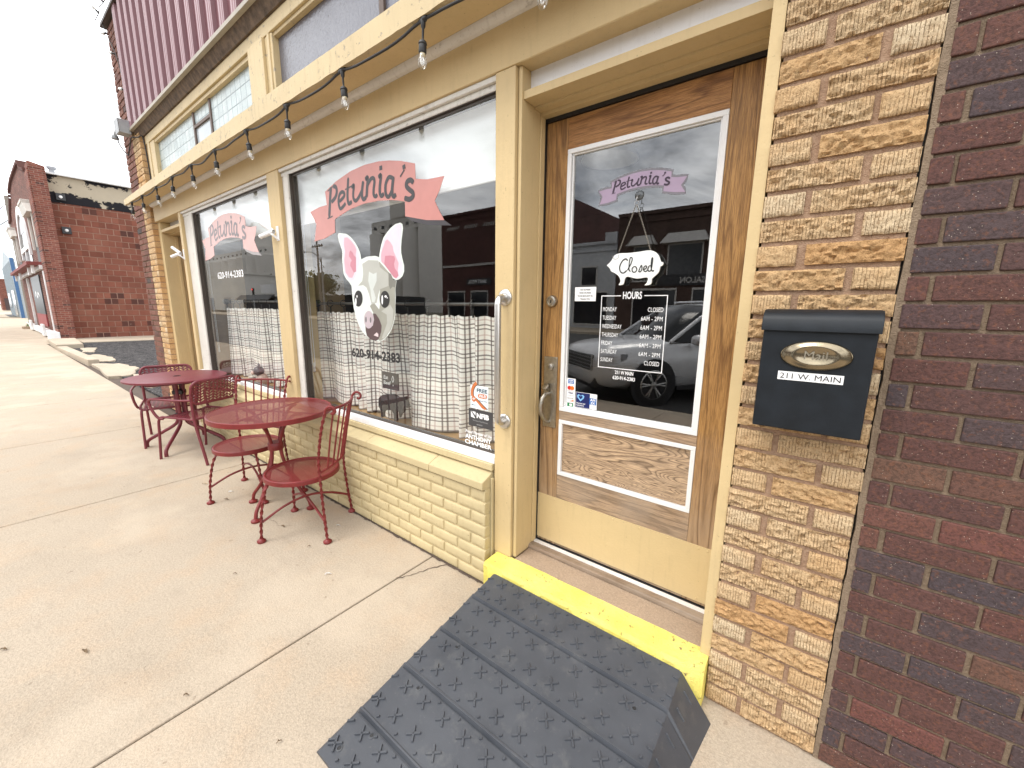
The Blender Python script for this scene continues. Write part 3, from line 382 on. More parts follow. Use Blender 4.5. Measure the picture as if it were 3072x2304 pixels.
def concrete(name, a, b, stain=(0.55,0.33,0.17), sa=0.25):
    t = NT(name)
    big = t.noise(0.55, 6, 0.6); mid = t.noise(3.1, 6, 0.65); fine = t.noise(95, 5, 0.75); grit = t.voro(170)
    c = t.mix(t.ramp(big, [(0.35, 0.0), (0.65, 1.0)]), a, b)
    c = t.mix(t.math('MULTIPLY', t.ramp(mid, [(0.48, 0.0), (0.72, 1.0)]), sa), c, stain)
    c = t.mix(t.math('MULTIPLY', t.ramp(t.noise(1.4, 7, 0.7, t.mapv((1, 1, 1), loc=(4, 9, 2))), [(0.50, 0.0), (0.72, 1.0)]), 0.35), c, tuple(x*0.62 for x in a))
    c = t.mix(t.math('MULTIPLY', t.ramp(fine, [(0.40, 1.0), (0.56, 0.0)]), 0.42), c, tuple(x*0.50 for x in a))
    c = t.mix(t.math('MULTIPLY', t.ramp(t.noise(210, 2), [(0.60, 0.0), (0.70, 1.0)]), 0.40), c, (0.72,0.58,0.44))
    c = t.mix(t.math('MULTIPLY', t.ramp(t.noise(5.5, 8, 0.75, t.mapv((1, 1.6, 1), loc=(11, 3, 0))), [(0.56, 0.0), (0.66, 1.0)]), 0.20), c, tuple(x*0.55 for x in b))
    c = t.mix(t.math('MULTIPLY', t.ramp(t.noise(0.9, 5, 0.6, t.mapv((1, 1, 1), loc=(21, 13, 0))), [(0.52, 0.0), (0.62, 1.0)]), 0.35), c, tuple(min(.8, x*1.18) for x in a))
    spot = t.ramp(t.noise(21, 2, 0.4), [(0.735, 0.0), (0.75, 1.0)])
    c = t.mix(t.math('MULTIPLY', spot, 0.35), c, (0.13,0.09,0.06))
    h = t.math('ADD', t.math('MULTIPLY', fine, 1.0), t.math('ADD', t.math('MULTIPLY', mid, 3.0), t.math('MULTIPLY', grit, 0.5)))
    return t.done(t.bsdf(c, 0.85, 0, t.bump(h, 0.0022, 0.8), 0.3))
CONC = concrete('tan_sidewalk_concrete', (0.455,0.382,0.297), (0.418,0.345,0.263))
CONC_OLD = concrete('old_step_concrete', (0.40,0.30,0.215), (0.35,0.26,0.185), sa=0.1)
CONC_PALE = concrete('pale_broken_concrete', (0.47,0.40,0.31), (0.42,0.35,0.265), sa=0.15)
ASPHALT = plain('asphalt_road', (0.055,0.054,0.053), 0.9, 0, 0.25, 3, 0.004, 120)
JOINT = plain('dark_joint_filler', (0.085,0.06,0.045), 0.9)
EARTH = plain('dry_earth', (0.13,0.11,0.075), 0.95, 0, 0.3, 0.3)
def gravelmat():
    t = NT('dark_gravel'); v = t.voro(16); w_ = t.noise(5, 7, 0.75)
    c = t.mix(t.ramp(w_, [(0.36, 0.0), (0.64, 1.0)]), (0.030,0.028,0.030), (0.125,0.118,0.115))
    c = t.mix(t.ramp(t.noise(13, 4, 0.7), [(0.60, 0.0), (0.66, 1.0)]), c, (0.30,0.28,0.26))
    c = t.mix(t.ramp(t.noise(28, 3), [(0.38, 1.0), (0.44, 0.0)]), c, (0.015,0.014,0.015))
    return t.done(t.bsdf(c, 0.95, 0, t.bump(t.math('ADD', v, w_), 0.05), 0.1))
GRAVEL = gravelmat()
def yellowstep():
    t = NT('chipped_yellow_traffic_paint'); n = t.noise(46, 8, 0.75); b = t.noise(6, 4)
    c = t.mix(t.ramp(b, [(0.3, 0.0), (0.7, 1.0)]), (0.78,0.65,0.125), (0.82,0.72,0.22))
    f = t.ramp(t.math('ADD', n, t.math('MULTIPLY', b, 0.10)), [(0.665, 0.0), (0.69, 1.0)])
    c = t.mix(f, c, (0.34,0.25,0.12))
    c = t.mix(t.math('MULTIPLY', t.ramp(t.noise(17, 6, 0.7), [(0.5, 0.0), (0.72, 1.0)]), 0.35), c, (0.62,0.50,0.13))
    return t.done(t.bsdf(c, 0.75, 0, t.bump(t.math('ADD', t.noise(170, 4, 0.7), t.math('SUBTRACT', t.noise(40, 3), f)), 0.005), 0.25))
YELLOW = yellowstep()
def rampmat():
    t = NT('slate_grey_rubber'); n = t.noise(5, 6, 0.6); s = t.ramp(t.noise(60, 4, 0.7), [(0.64, 0.0), (0.72, 1.0)])
    c = t.mix(t.ramp(n, [(0.3, 0.0), (0.7, 1.0)]), (0.044,0.048,0.057), (0.064,0.069,0.080))
    dust = t.ramp(t.noise(11, 7, 0.7), [(0.55, 0.0), (0.75, 1.0)])
    c = t.mix(t.math('MULTIPLY', dust, 0.45), c, (0.15,0.148,0.14)); c = t.mix(t.math('MULTIPLY', s, 0.2), c, (0.25,0.23,0.2))
    return t.done(t.bsdf(c, t.ramp(n, [(0.3, 0.34), (0.7, 0.50)]), 0, t.bump(t.noise(420, 2), 0.0004), 0.5))
RAMPM = rampmat()
def cladding(name, a, b):
    t = NT(name); n = t.noise(1.0, 4, 0.6, t.mapv((9, 9, 0.8)))
    c = t.mix(t.ramp(n, [(0.35, 0.0), (0.7, 1.0)]), a, b)
    return t.done(t.bsdf(c, 0.38, 0.1, t.bump(t.noise(14, 3), 0.001), 0.5))
CLAD = cladding('maroon_ribbed_sheet_metal', (0.155,0.060,0.070), (0.19,0.080,0.090)); CLAD_SHEEN = cladding('painted_sheen_rib_tops', (0.235,0.115,0.128), (0.30,0.165,0.178))  # rib tops: lighter copy, sky reflection painted into the colour

def mesh_top(name, col, k=780.0):
    """expanded-metal sheet: rows of small diamond holes"""
    t = NT(name); X = t.xyz()
    a = t.math('SINE', t.math('MULTIPLY', t.math('ADD', X[0], t.math('MULTIPLY', X[1], 0.5)), k))
    b = t.math('SINE', t.math('MULTIPLY', t.math('SUBTRACT', X[0], t.math('MULTIPLY', X[1], 0.5)), k))
    m = t.ramp(t.math('MULTIPLY', a, b), [(0.46, 0.0), (0.56, 1.0)])
    tr = t.n('ShaderNodeBsdfTransparent'); bs = t.bsdf(col, 0.4, 0, None, 0.5)
    mx = t.n('ShaderNodeMixShader'); inv = t.math('SUBTRACT', 1.0, m)
    t.L(inv, mx.inputs[0]); t.L(tr.outputs[0], mx.inputs[1]); t.L(bs, mx.inputs[2])
    return t.done(mx.outputs[0])
REDMESH = mesh_top('red_expanded_metal_mesh', (0.165,0.018,0.018))
def leaf_holes(name, col, ax=(0, 1), pw=0.037, ph=0.026):
    """sheet punched with slanted leaf-shaped holes in a herringbone"""
    t = NT(name); X = t.xyz(); u = t.math('DIVIDE', X[ax[0]], pw); v = t.math('DIVIDE', X[ax[1]], ph)
    fu = t.math('FRACT', u); par = t.math('FLOORED_MODULO', t.math('FLOOR', u), 2.0)
    sg = t.math('SUBTRACT', t.math('MULTIPLY', par, 2.0), 1.0)
    w = t.math('FRACT', t.math('ADD', v, t.math('MULTIPLY', sg, t.math('MULTIPLY', fu, 0.8))))
    d = t.math('ABSOLUTE', t.math('SUBTRACT', w, 0.5)); e = t.math('ABSOLUTE', t.math('SUBTRACT', fu, 0.5))
    h1 = t.math('LESS_THAN', t.math('ADD', t.math('MULTIPLY', d, d), t.math('MULTIPLY', t.math('MULTIPLY', e, e), 0.52)), 0.066)
    tr = t.n('ShaderNodeBsdfTransparent'); bs = t.bsdf(col, 0.45, 0, None, 0.5)
    mx = t.n('ShaderNodeMixShader'); t.L(h1, mx.inputs[0]); t.L(bs, mx.inputs[1]); t.L(tr.outputs[0], mx.inputs[2])
    return t.done(mx.outputs[0])
PERF_SEAT = leaf_holes('maroon_punched_sheet_seat', (0.160,0.022,0.033), (1, 0))
PERF_BACK = leaf_holes('maroon_punched_sheet_back', (0.160,0.022,0.033), (1, 2))

def plaid():
    t = NT('plaid_curtain_cloth'); t.vec = t.tc.outputs['UV']; X = t.xyz()
    def bands(s, p, o):
        f = t.math('FRACT', t.math('ADD', t.math('DIVIDE', s, p), o))
        dk = t.ramp(f, [(0.0, 0.0), (0.04, 1.0), (0.13, 0.0), (0.30, 1.0), (0.40, 0.0)], 'CONSTANT')
        pk = t.ramp(f, [(0.0, 0.0), (0.64, 1.0), (0.73, 0.0)], 'CONSTANT')
        return dk, pk
    du, pu = bands(X[0], 0.118, 0.1); dv, pv = bands(X[1], 0.088, 0.3)
    c = (0.86,0.815,0.76)
    c = t.mix(t.math('MULTIPLY', pu, 0.50), c, (0.50,0.31,0.27)); c = t.mix(t.math('MULTIPLY', pv, 0.50), c, (0.50,0.31,0.27))
    c = t.mix(t.math('MULTIPLY', du, 0.78), c, (0.10,0.066,0.058)); c = t.mix(t.math('MULTIPLY', dv, 0.78), c, (0.105,0.075,0.07))
    bs = t.bsdf(c, 0.9, 0, t.bump(t.noise(900, 2), 0.0003), 0.1)
    return t.done(bs)
PLAID = plaid()

# ------------------------------------------------------------------ camera
cam_d = bpy.data.cameras.new('camera'); cam = bpy.data.objects.new('camera', cam_d); COL.objects.link(cam)
cam_d.sensor_width = 36.0; cam_d.lens = 1211.67/3072*36; cam_d.clip_start = 0.05; cam_d.clip_end = 3000
yaw, pit, rol = 0.65184, 0.186875, 0.0114337
fwd = Vector((-math.sin(yaw)*math.cos(pit), math.cos(yaw)*math.cos(pit), -math.sin(pit)))
rt = Vector((math.cos(yaw), math.sin(yaw), 0)); up = rt.cross(fwd)
r2 = rt*math.cos(rol) + up*math.sin(rol); u2 = -rt*math.sin(rol) + up*math.cos(rol)
Mx = Matrix((r2, u2, -fwd)).transposed().to_4x4(); Mx.translation = (0, 0, 1.478)
cam.matrix_world = Mx; sc.camera = cam

# ------------------------------------------------------------------ light
SUN_EL, SUN_AZ = R(58), R(205)      # high, to the street side, veiled by cloud
w = bpy.data.worlds.new('World'); sc.world = w; w.use_nodes = True
nt = w.node_tree; nt.nodes.clear()
def wn(ty, **kw):
    q = nt.nodes.new(ty)
    for k, v in kw.items(): setattr(q, k, v)
    return q
def wm(op, a, b):
    q = wn('ShaderNodeMath', operation=op)
    for i, s in enumerate((a, b)):
        if isinstance(s, (int, float)): q.inputs[i].default_value = s
        else: nt.links.new(s, q.inputs[i])
    return q.outputs[0]
sky = wn('ShaderNodeTexSky', sky_type='NISHITA'); sky.sun_disc = False; sky.sun_elevation = SUN_EL; sky.sun_rotation = SUN_AZ
sky.air_density = 1.0; sky.dust_density = 1.0
tcw = wn('ShaderNodeTexCoord'); sp = wn('ShaderNodeSeparateXYZ'); nt.links.new(tcw.outputs['Generated'], sp.inputs[0])
den = wm('ADD', wm('ABSOLUTE', sp.outputs[2], 0.0), 0.22)
cb = wn('ShaderNodeCombineXYZ'); nt.links.new(wm('DIVIDE', sp.outputs[0], den), cb.inputs[0]); nt.links.new(wm('DIVIDE', sp.outputs[1], den), cb.inputs[1])
def wnoise(s, d, r, loc):
    mp = wn('ShaderNodeMapping'); nt.links.new(cb.outputs[0], mp.inputs[0]); mp.inputs['Location'].default_value = loc
    q = wn('ShaderNodeTexNoise'); nt.links.new(mp.outputs[0], q.inputs['Vector']); q.inputs['Scale'].default_value = s
    q.inputs['Detail'].default_value = d; q.inputs['Roughness'].default_value = r; q.inputs['Distortion'].default_value = 0.4
    return q.outputs['Fac']
def wramp(f, stops):
    q = wn('ShaderNodeValToRGB'); e = q.color_ramp.elements
    while len(e) < len(stops): e.new(0.5)
    for i, (p, c) in enumerate(stops):
        e[i].position = p; e[i].color = (c, c, c, 1) if isinstance(c, (int, float)) else (*c, 1)
    nt.links.new(f, q.inputs[0]); return q.outputs[0]
def wmix(f, a, b, mode='MIX'):
    q = wn('ShaderNodeMix', data_type='RGBA', blend_type=mode)
    for nm, s in (('Factor', f),):
        if isinstance(s, (int, float)): q.inputs[0].default_value = s
        else: nt.links.new(s, q.inputs[0])
    for k, s in (('A', a), ('B', b)):
        i = [x for x in q.inputs if x.name == k and x.type == 'RGBA'][0]
        if isinstance(s, tuple): i.default_value = (*s, 1)
        else: nt.links.new(s, i)
    return [x for x in q.outputs if x.type == 'RGBA'][0]
CL = 18.5
shade = wramp(wnoise(1.7, 8, 0.62, (3.2, 1.1, 0)), [(0.33, 0.22), (0.44, 0.60), (0.56, 1.10), (0.68, 1.45)])
cloud = wmix(1.0, shade, (CL*0.985, CL*1.0, CL*1.02), 'MULTIPLY')
gap = wramp(wnoise(0.8, 7, 0.6, (7.4, 2.7, 0)), [(0.50, 1.0), (0.68, 0.45)])
lit = wmix(gap, sky.outputs[0], cloud)
bg = wn('ShaderNodeBackground'); nt.links.new(lit, bg.inputs[0]); bg.inputs[1].default_value = 0.12
wo = wn('ShaderNodeOutputWorld'); nt.links.new(bg.outputs[0], wo.inputs[0])
sd = bpy.data.lights.new('sun', 'SUN'); sd.energy = 1.5; sd.angle = R(22); sd.color = (1.0, 0.95, 0.87)
so = bpy.data.objects.new('sun', sd); COL.objects.link(so)
# rotation 0 of the sky puts the sun at +y; positive rotation turns it clockwise seen from above
sdir = Vector((math.sin(SUN_AZ)*math.cos(SUN_EL), math.cos(SUN_AZ)*math.cos(SUN_EL), math.sin(SUN_EL)))
so.rotation_euler = sdir.to_track_quat('Z', 'Y').to_euler(); so.location = (0, -5, 12)
sc.view_settings.view_transform = 'Standard'; sc.view_settings.look = 'None'; sc.view_settings.gamma = 1.0
sc.view_settings.exposure = 0.48
sc.render.engine = 'CYCLES'; sc.cycles.use_denoising = True
sc.cycles.max_bounces = 8; sc.cycles.transparent_max_bounces = 16
# ------------------------------------------------------------------ ground
gm = MB(); gm.add([(-600,-600,-0.30),(300,-600,-0.30),(300,600,-0.30),(-600,600,-0.30)], [(0,1,2,3)])
struct(gm.build('ground', EARTH))
rm = MB(); rm.add([(-300,-20.5,-0.16),(90,-20.5,-0.16),(90,-2.56,-0.16),(-300,-2.56,-0.16)], [(0,1,2,3)])
struct(rm.build('road', ASPHALT))
mk = MB()
for i in range(-40, 12): mk.add([(i*5,-11.6,-0.156),(i*5+2.4,-11.6,-0.156),(i*5+2.4,-11.45,-0.156),(i*5,-11.45,-0.156)], [(0,1,2,3)])
struct(mk.build('road_markings', flatcol('worn_road_paint', (0.55,0.50,0.30))))
# sidewalk: panels with tooled edges and open joints over a dark bed
sw = MB()
joints = [2.3, 0.62, -1.707, -4.195, -6.5, -8.95, -11.45, -14.2, -16.7, -19.3, -22.2, -25.0, -28.0, -31, -34, -37, -40, -46, -52, -60, -70, -80]
def panel(x0, x1, y0, y1, zt=0.0):
    g = 0.0045; x0 += g; x1 -= g; y0 += g; y1 -= g; b = 0.006
    vs = []
    for (d, z) in ((0, -0.10), (0, zt-b), (b*0.3, zt-b*0.3), (b, zt)):
        vs += [(x0+d,y0+d,z),(x1-d,y0+d,z),(x1-d,y1-d,z),(x0+d,y1-d,z)]
    fs = [(12,13,14,15)]
    for k in range(3):
        for j in range(4): fs.append((k*4+j, k*4+(j+1) % 4, k*4+4+(j+1) % 4, k*4+4+j))
    sw.add(vs, fs)
for a, b in zip(joints[1:], joints[:-1]):
    yb = 1.60 if a > -7.5 else (1.385 if a > -23 else 1.95)
    panel(a, b, -2.40, -0.46); panel(a, b, -0.46, yb)
struct(sw.build('sidewalk', CONC))
bed = MB(); bed.box(-80, 2.3, -2.40, 1.9, -0.2, -0.03); struct(bed.build('sidewalk_bed', JOINT))
kb = MB(); kb.box(-80, 2.3, -2.56, -2.405, -0.25, 0.0); struct(kb.build('kerb', CONC_PALE, bevel=0.02))
# the hairline crack at the end of the first joint
ck = MB()
def crack(pts, w):
    P = []
    for i in range(len(pts)-1):
        for k in range(6):
            t = k/6; P.append((pts[i][0]*(1-t)+pts[i+1][0]*t+random.uniform(-.006,.006), pts[i][1]*(1-t)+pts[i+1][1]*t+random.uniform(-.006,.006)))
    P.append(pts[-1])
    vs = []
    for i, p in enumerate(P):
        d = Vector(P[min(i+1,len(P)-1)])-Vector(P[max(i-1,0)]); d.normalize(); q = Vector((-d.y, d.x))*w*random.uniform(.4,1)
        vs += [(p[0]+q.x, p[1]+q.y, 0.0035), (p[0]-q.x, p[1]-q.y, 0.0035)]
    ck.add(vs, [(2*i, 2*i+1, 2*i+3, 2*i+2) for i in range(len(P)-1)])
crack([(-1.706,1.20),(-1.66,1.28),(-1.62,1.38),(-1.57,1.47)], 0.0035)
for k_ in range(150):
    xa = -1.30-4.5*k_/150; wd = 0.006+0.008*random.random()**2; ck.add([(xa,1.474,0.0032),(xa,1.467-wd,0.0032),(xa-0.0305,1.467-wd*random.uniform(.5,1.3),0.0032),(xa-0.0305,1.474,0.0032)], [(0,1,2,3)])
crack([(-2.95,1.02),(-2.86,1.06),(-2.78,1.04),(-2.70,1.12)], 0.0012)
struct(ck.build('sidewalk_crack', JOINT))
# opposite pavement
op = MB(); op.box(-300, 90, -26.05, -20.5, -0.25, -0.02); struct(op.build('far_sidewalk', CONC_PALE))

# ------------------------------------------------------------------ the cafe building
CAFE = thing('cafe_building', 'cream painted cafe storefront with two display windows, oak door and maroon metal cladding above', 'building', (-3.5, 1.53, 0))
CAFE_INV = Matrix.Translation((3.5, -1.53, 0))
def part(mb, name, mats, parent=CAFE, **kw):
    """part whose vertices were given in world coordinates"""
    o = mb.build(name, mats, parent, **kw)
    if parent is CAFE: o.matrix_parent_inverse = CAFE_INV
    return o
def lumpy_brick(mb, x0, x1, z0, z1, y, depth, amp, seed, rock=True, m=0, r=None, nx=None, nz=None, yb=None):
    """one brick with an irregular, rock-faced or rounded front at y"""
    nx = nx or max(6, int((x1-x0)/0.010)); nz = nz or max(4, int((z1-z0)/0.010))
    r = random.random() if r is None else r
    vs = []; rowf = []
    for j in range(nz+1):
        for i in range(nx+1):
            u, v = i/nx, j/nz
            x = x0+(x1-x0)*u; z = z0+(z1-z0)*v
            ed = min(u*(x1-x0), (1-u)*(x1-x0), v*(z1-z0), (1-v)*(z1-z0))
            rnd = (0.007 if rock else 0.004)*max(0, 1-ed/(0.009 if rock else 0.005))**2
            d = rnd
            if rock:
                p = Vector((x*48+seed*7.3, z*70+seed*3.1, seed))
                d += amp*(0.35-0.8*mnoise.fractal(p, 0.75, 2.2, 5)) * min(1, ed/0.006)
            else:
                d += amp*mnoise.noise(Vector((x*40+seed*5, z*40, seed)))
            jx = 0.0016*mnoise.noise(Vector((z*60, seed*9, 1))) if i in (0, nx) else 0
            jz = 0.0022*mnoise.noise(Vector((x*45, seed*9, 5))) if j in (0, nz) else 0
            vs.append((x+jx, y+d, z+jz))
    W = nx+1
    fs = [(j*W+i, j*W+i+1, (j+1)*W+i+1, (j+1)*W+i) for j in range(nz) for i in range(nx)]
    per = [i for i in range(W)] + [j*W+nx for j in range(1, nz+1)] + [nz*W+i for i in range(nx-1, -1, -1)] + [j*W for j in range(nz-1, 0, -1)]
    o = len(vs); n = len(per)
    for k in per:
        vs.append((vs[k][0], y+depth, vs[k][2]))
    for k in range(n):
        fs.append((per[k], o+k, o+(k+1) % n, per[(k+1) % n]))
    mb.add(vs, fs, m, r)

# knee wall of painted brick under the windows
KW = MB(); zc = 0.543/8; seed = 0
for c in range(8):
    z0 = c*zc+0.005; z1 = (c+1)*zc-0.006; x = -1.292; k = 0
    first = 0.096 if c % 2 else 0.199
    while x > -5.86:
        Ln = first if k == 0 else 0.199
        seed += 1
        lumpy_brick(KW, max(x-Ln, -5.88), x, z0, z1, 1.468+random.uniform(-.0012,.0012), 0.03, 0.0009, seed, False, 0, nx=8 if x > -3.2 else 4, nz=5 if x > -3.2 else 3)
        # brick ends seen at the corner by the door pier
        x -= Ln+0.013; k += 1
for c in range(8): KW.box(-1.312, -1.2915, 1.470, 1.525, c*zc+0.004, (c+1)*zc-0.006)
KW.box(-5.88, -1.294, 1.4785, 1.60, 0, 0.555, 1)
x = -1.292; k = 0
while x > -5.86:            # sloping rowlock cap
    Ln = (0.41, 0.62, 0.50)[k % 3]; a, b = x-Ln, x
    j = random.uniform(-.001, .001)
    KW.hexa([(a,1.452+j,0.549),(b,1.452+j,0.549),(b,1.56,0.549),(a,1.56,0.549),(a,1.450+j,0.592),(b,1.450+j,0.592),(b,1.56,0.636),(a,1.56,0.636)])
    x -= Ln+0.0025; k += 1
KW.box(-5.88, -1.294, 1.456, 1.56, 0.551, 0.585, 1)
part(KW, 'knee_wall', [CREAM_WALL, CREAM_WALL], bevel=0.004, smooth=40)
cs = MB(); cs.box(-1.2905, -1.2785, 1.512, 1.53, 0, 0.60); cs.box(-5.85, -1.285, 1.518, 1.57, 0.6365, 0.673)
part(cs, 'wall_batten', CREAM_WALL, bevel=0.003)

# piers
def pier(x0, x1, name='pier', back=1.75):
    p = MB(); p.box(x0, x1, 1.53, back, 0.0, 2.485); return part(p, name, CREAM, bevel=0.004)
p = MB(); p.box(-1.277, -1.167, 1.53, 1.76, 0.182, 2.485); p.box(-1.277, -1.1675, 1.532, 1.76, 0.0, 0.18)
p.box(-1.163, -1.145, 1.548, 1.76, 0.182, 2.485); p.box(-1.168, -1.162, 1.56, 1.75, 0.182, 2.48)
part(p, 'pier', CREAM, bevel=0.004)
pier(-3.62, -3.42); pier(-5.93, -5.852)
# header beam over the whole front, quarter-round and projecting ledge
b = MB(); b.box(-6.855, -0.192, 1.525, 1.66, 2.486, 2.712); part(b, 'header_beam', CREAM, bevel=0.003)
q = MB(); n = 10; vs = []
for X in (-6.86, -4.6, -2.4, -0.19):
    for k in range(n+1):
        a = PI/2*k/n; vs.append((X, 1.5245-0.034*math.sin(a), 2.6915-0.034*math.cos(a)))
q.add(vs, [(s*(n+1)+k, s*(n+1)+k+1, (s+1)*(n+1)+k+1, (s+1)*(n+1)+k) for s in range(3) for k in range(n)])
q.f = [f[::-1] for f in q.f]
part(q, 'quarter_round_moulding', WHITE_OLD, smooth=60)
fa = MB(); N = 160; vs = []
for i in range(N+1):
    X = -7.10+(7.10-0.08)*i/N
    e = 0.005*mnoise.fractal(Vector((X*7, 1, 0)), 1, 2, 4); e2 = 0.003*mnoise.fractal(Vector((X*5, 7, 0)), 1, 2, 4); f = 0.003*mnoise.noise(Vector((X*9, 3, 3)))
    tz = 2.738+0.045*min(1, i/(N*.45)); vs += [(X,1.308+f,2.676+e),(X,1.307+f*.5,tz+e2),(X,1.336,tz-.002),(X,1.336,2.678+e*.6)]
fs = [(4*i+a, 4*i+(a+1) % 4, 4*i+4+(a+1) % 4, 4*i+4+a) for i in range(N) for a in range(4)] + [(0,1,2,3), (4*N+3,4*N+2,4*N+1,4*N)]
fa.add(vs, [g[::-1] for g in fs]); LEDGE = part(fa, 'canopy_fascia', CREAM_OLD)
so_ = MB(); so_.box(-7.09, -0.09, 1.337, 1.5235, 2.6925, 2.712); part(so_, 'canopy_soffit', CREAM)
tp = MB(); tp.box(-7.09, -0.09, 1.337, 1.62, 2.7125, 2.735); part(tp, 'canopy_top_board', CREAM_OLD)

# display windows
def display_window(x0, x1, wx):
    f = MB()
    f.box(wx, x1, 1.553, 1.60, 2.4335, 2.461); f.box(wx, x1, 1.537, 1.60, 2.4615, 2.4852)      # moulded head
    f.box(wx, x0-0.068, 1.560, 1.62, 0.714, 2.433); f.box(x0-0.066, x0-0.002, 1.536, 1.60, 0.714, 2.433)
    o = part(f, 'display_window', WHITE_OLD, bevel=0.0025)
    s = MB(); s.box(wx, x1-0.0005, 1.5295, 1.62, 0.6735, 0.7125); s.build('sill', WHITE, o, bevel=0.004)
    l = MB(); l.box(x0-0.0015, x0, 1.548, 1.60, 0.7135, 2.433); l.box(x0, x1, 1.556, 1.60, 2.4305, 2.4332)
    l.box(x0, x0+0.012, 1.570, 1.60, 0.7135, 2.430); l.box(x0+0.012, x1, 1.568, 1.60, 2.419, 2.430); l.box(x0+0.012, x1, 1.566, 1.60, 0.713, 0.722)
    l.build('liner', BRONZE, o)
    g = MB(); g.add([(x0+0.012,1.5745,0.722),(x1,1.5745,0.722),(x1,1.5745,2.419),(x0+0.012,1.5745,2.419)], [(0,1,2,3)]); g.build('glass_pane', GLASS, o)
    # deep display ledge and lining behind the glass
    d = MB(); d.box(x0-0.2, x1+0.05, 1.602, 2.05, 0.60, 0.662); d.build('window_ledge', LEDGEWOOD, o)
    t = MB(); t.box(x0-0.235, x0-0.205, 1.602, 2.05, 0.662, 2.72); t.build('side_lining', TANPLY, o)
    return o
W1 = display_window(-3.28, -1.2775, -3.419); W2 = display_window(-5.50, -3.6205, -5.851)

# right doorway
df = MB()
df.box(-0.228, -0.1925, 1.510, 1.77, 0.182, 2.4855)                        # right jamb trim
df.box(-1.1445, -0.2285, 1.560, 1.642, 2.3585, 2.391)                      # transom bar and its stepped soffit
df.box(-1.1445, -0.2285, 1.643, 1.692, 2.3505, 2.391); df.box(-1.1445, -0.2285, 1.693, 1.78, 2.337, 2.391)
df.box(-1.1440, -1.136, 1.69, 1.722, 0.21, 2.336); df.box(-1.1445, -0.2285, 1.63, 1.68, 2.508, 2.55)
df.hexa([(-1.1445,1.527,2.4835),(-0.2285,1.527,2.4835),(-0.2285,1.611,2.497),(-1.1445,1.611,2.497),(-1.1445,1.527,2.4855),(-0.2285,1.527,2.4855),(-0.2285,1.611,2.51),(-1.1445,1.611,2.51)])
DFR = part(df, 'door_frame', CREAM, bevel=0.003)
tpn = MB(); tpn.box(-1.1445, -0.2285, 1.612, 1.63, 2.3915, 2.5075); tpn.build('transom_panel', WHITE, DFR)
wsx = MB(); wsx.box(-1.156, -1.1375, 1.7225, 1.78, 0.205, 2.336); wsx.box(-1.1375, -0.2285, 1.732, 1.78, 2.320, 2.3365); wsx.build('weatherstrip', BLACK, DFR)
# oak door
dm = MB()
dm.box(-1.136, -1.0235, 1.740, 1.782, 0.212, 2.318); dm.box(-0.361, -0.2615, 1.740, 1.782, 0.212, 2.318)
DOOR = part(dm, 'entrance_door', OAK_V, bevel=0.0015)
r_ = MB(); r_.box(-1.0228, -0.3617, 1.7405, 1.782, 2.187, 2.318); r_.build('top_rail', OAK_H, DOOR, bevel=0.0012)
r_ = MB(); r_.box(-1.0228, -0.3617, 1.7405, 1.782, 0.918, 0.964); r_.box(-1.0228, -0.3617, 1.7405, 1.782, 0.212, 0.618); r_.build('bottom_rail', OAK_B, DOOR, bevel=0.0012)
r_ = MB(); r_.box(-1.004, -0.380, 1.752, 1.775, 0.640, 0.900); r_.build('door_panel', OAK_P, DOOR)
gb = MB()
def bead(x0, x1, z0, z1, w, y=1.7375):
    gb.box(x0, x1, y, 1.765, z1-w, z1); gb.box(x0, x1, y, 1.765, z0, z0+w); gb.box(x0, x0+w, y, 1.765, z0+w, z1-w); gb.box(x1-w, x1, y, 1.765, z0+w, z1-w)
bead(-1.0222, -0.3620, 0.9645, 2.1865, 0.020); bead(-1.0, -0.3822, 0.9845, 2.1665, 0.007, 1.747)
bead(-1.0222, -0.3620, 0.6185, 0.9175, 0.019)
gb.build('glazing_bead', WHITE, DOOR, bevel=0.002)
gg = MB(); gg.add([(-0.996,1.757,0.988),(-0.386,1.757,0.988),(-0.386,1.757,2.163),(-0.996,1.757,2.163)], [(0,1,2,3)]); gg.build('glass_pane', DOORGLASS, DOOR)
kp = MB(); kp.box(-1.1365, -0.2612, 1.7365, 1.7395, 0.226, 0.486)
for sx in (-1.125,-1.03,-0.93,-0.82,-0.70,-0.57,-0.44,-0.31,-0.275): kp.lathe([(0.0042,0),(0.0042,0.0012),(0.002,0.0022)], (sx,1.7365,0.474), (0,-1,0), 10)
for sx in (-1.125,-0.95,-0.75,-0.5,-0.3): kp.lathe([(0.0042,0),(0.0042,0.0012),(0.002,0.0022)], (sx,1.7365,0.238), (0,-1,0), 10)
kp.build('kick_plate', CREAM, DOOR)
sw_ = MB(); sw_.box(-1.13, -0.268, 1.744, 1.765, 0.2, 0.2255)
for i in range(150): 
    xx = -1.13+0.862*i/150; sw_.add([(xx,1.743,0.226),(xx+0.004,1.743,0.226),(xx+0.004,1.744,0.195),(xx,1.744,0.195)], [(0,1,2,3)])
sw_.build('door_sweep', BLACK, DOOR)
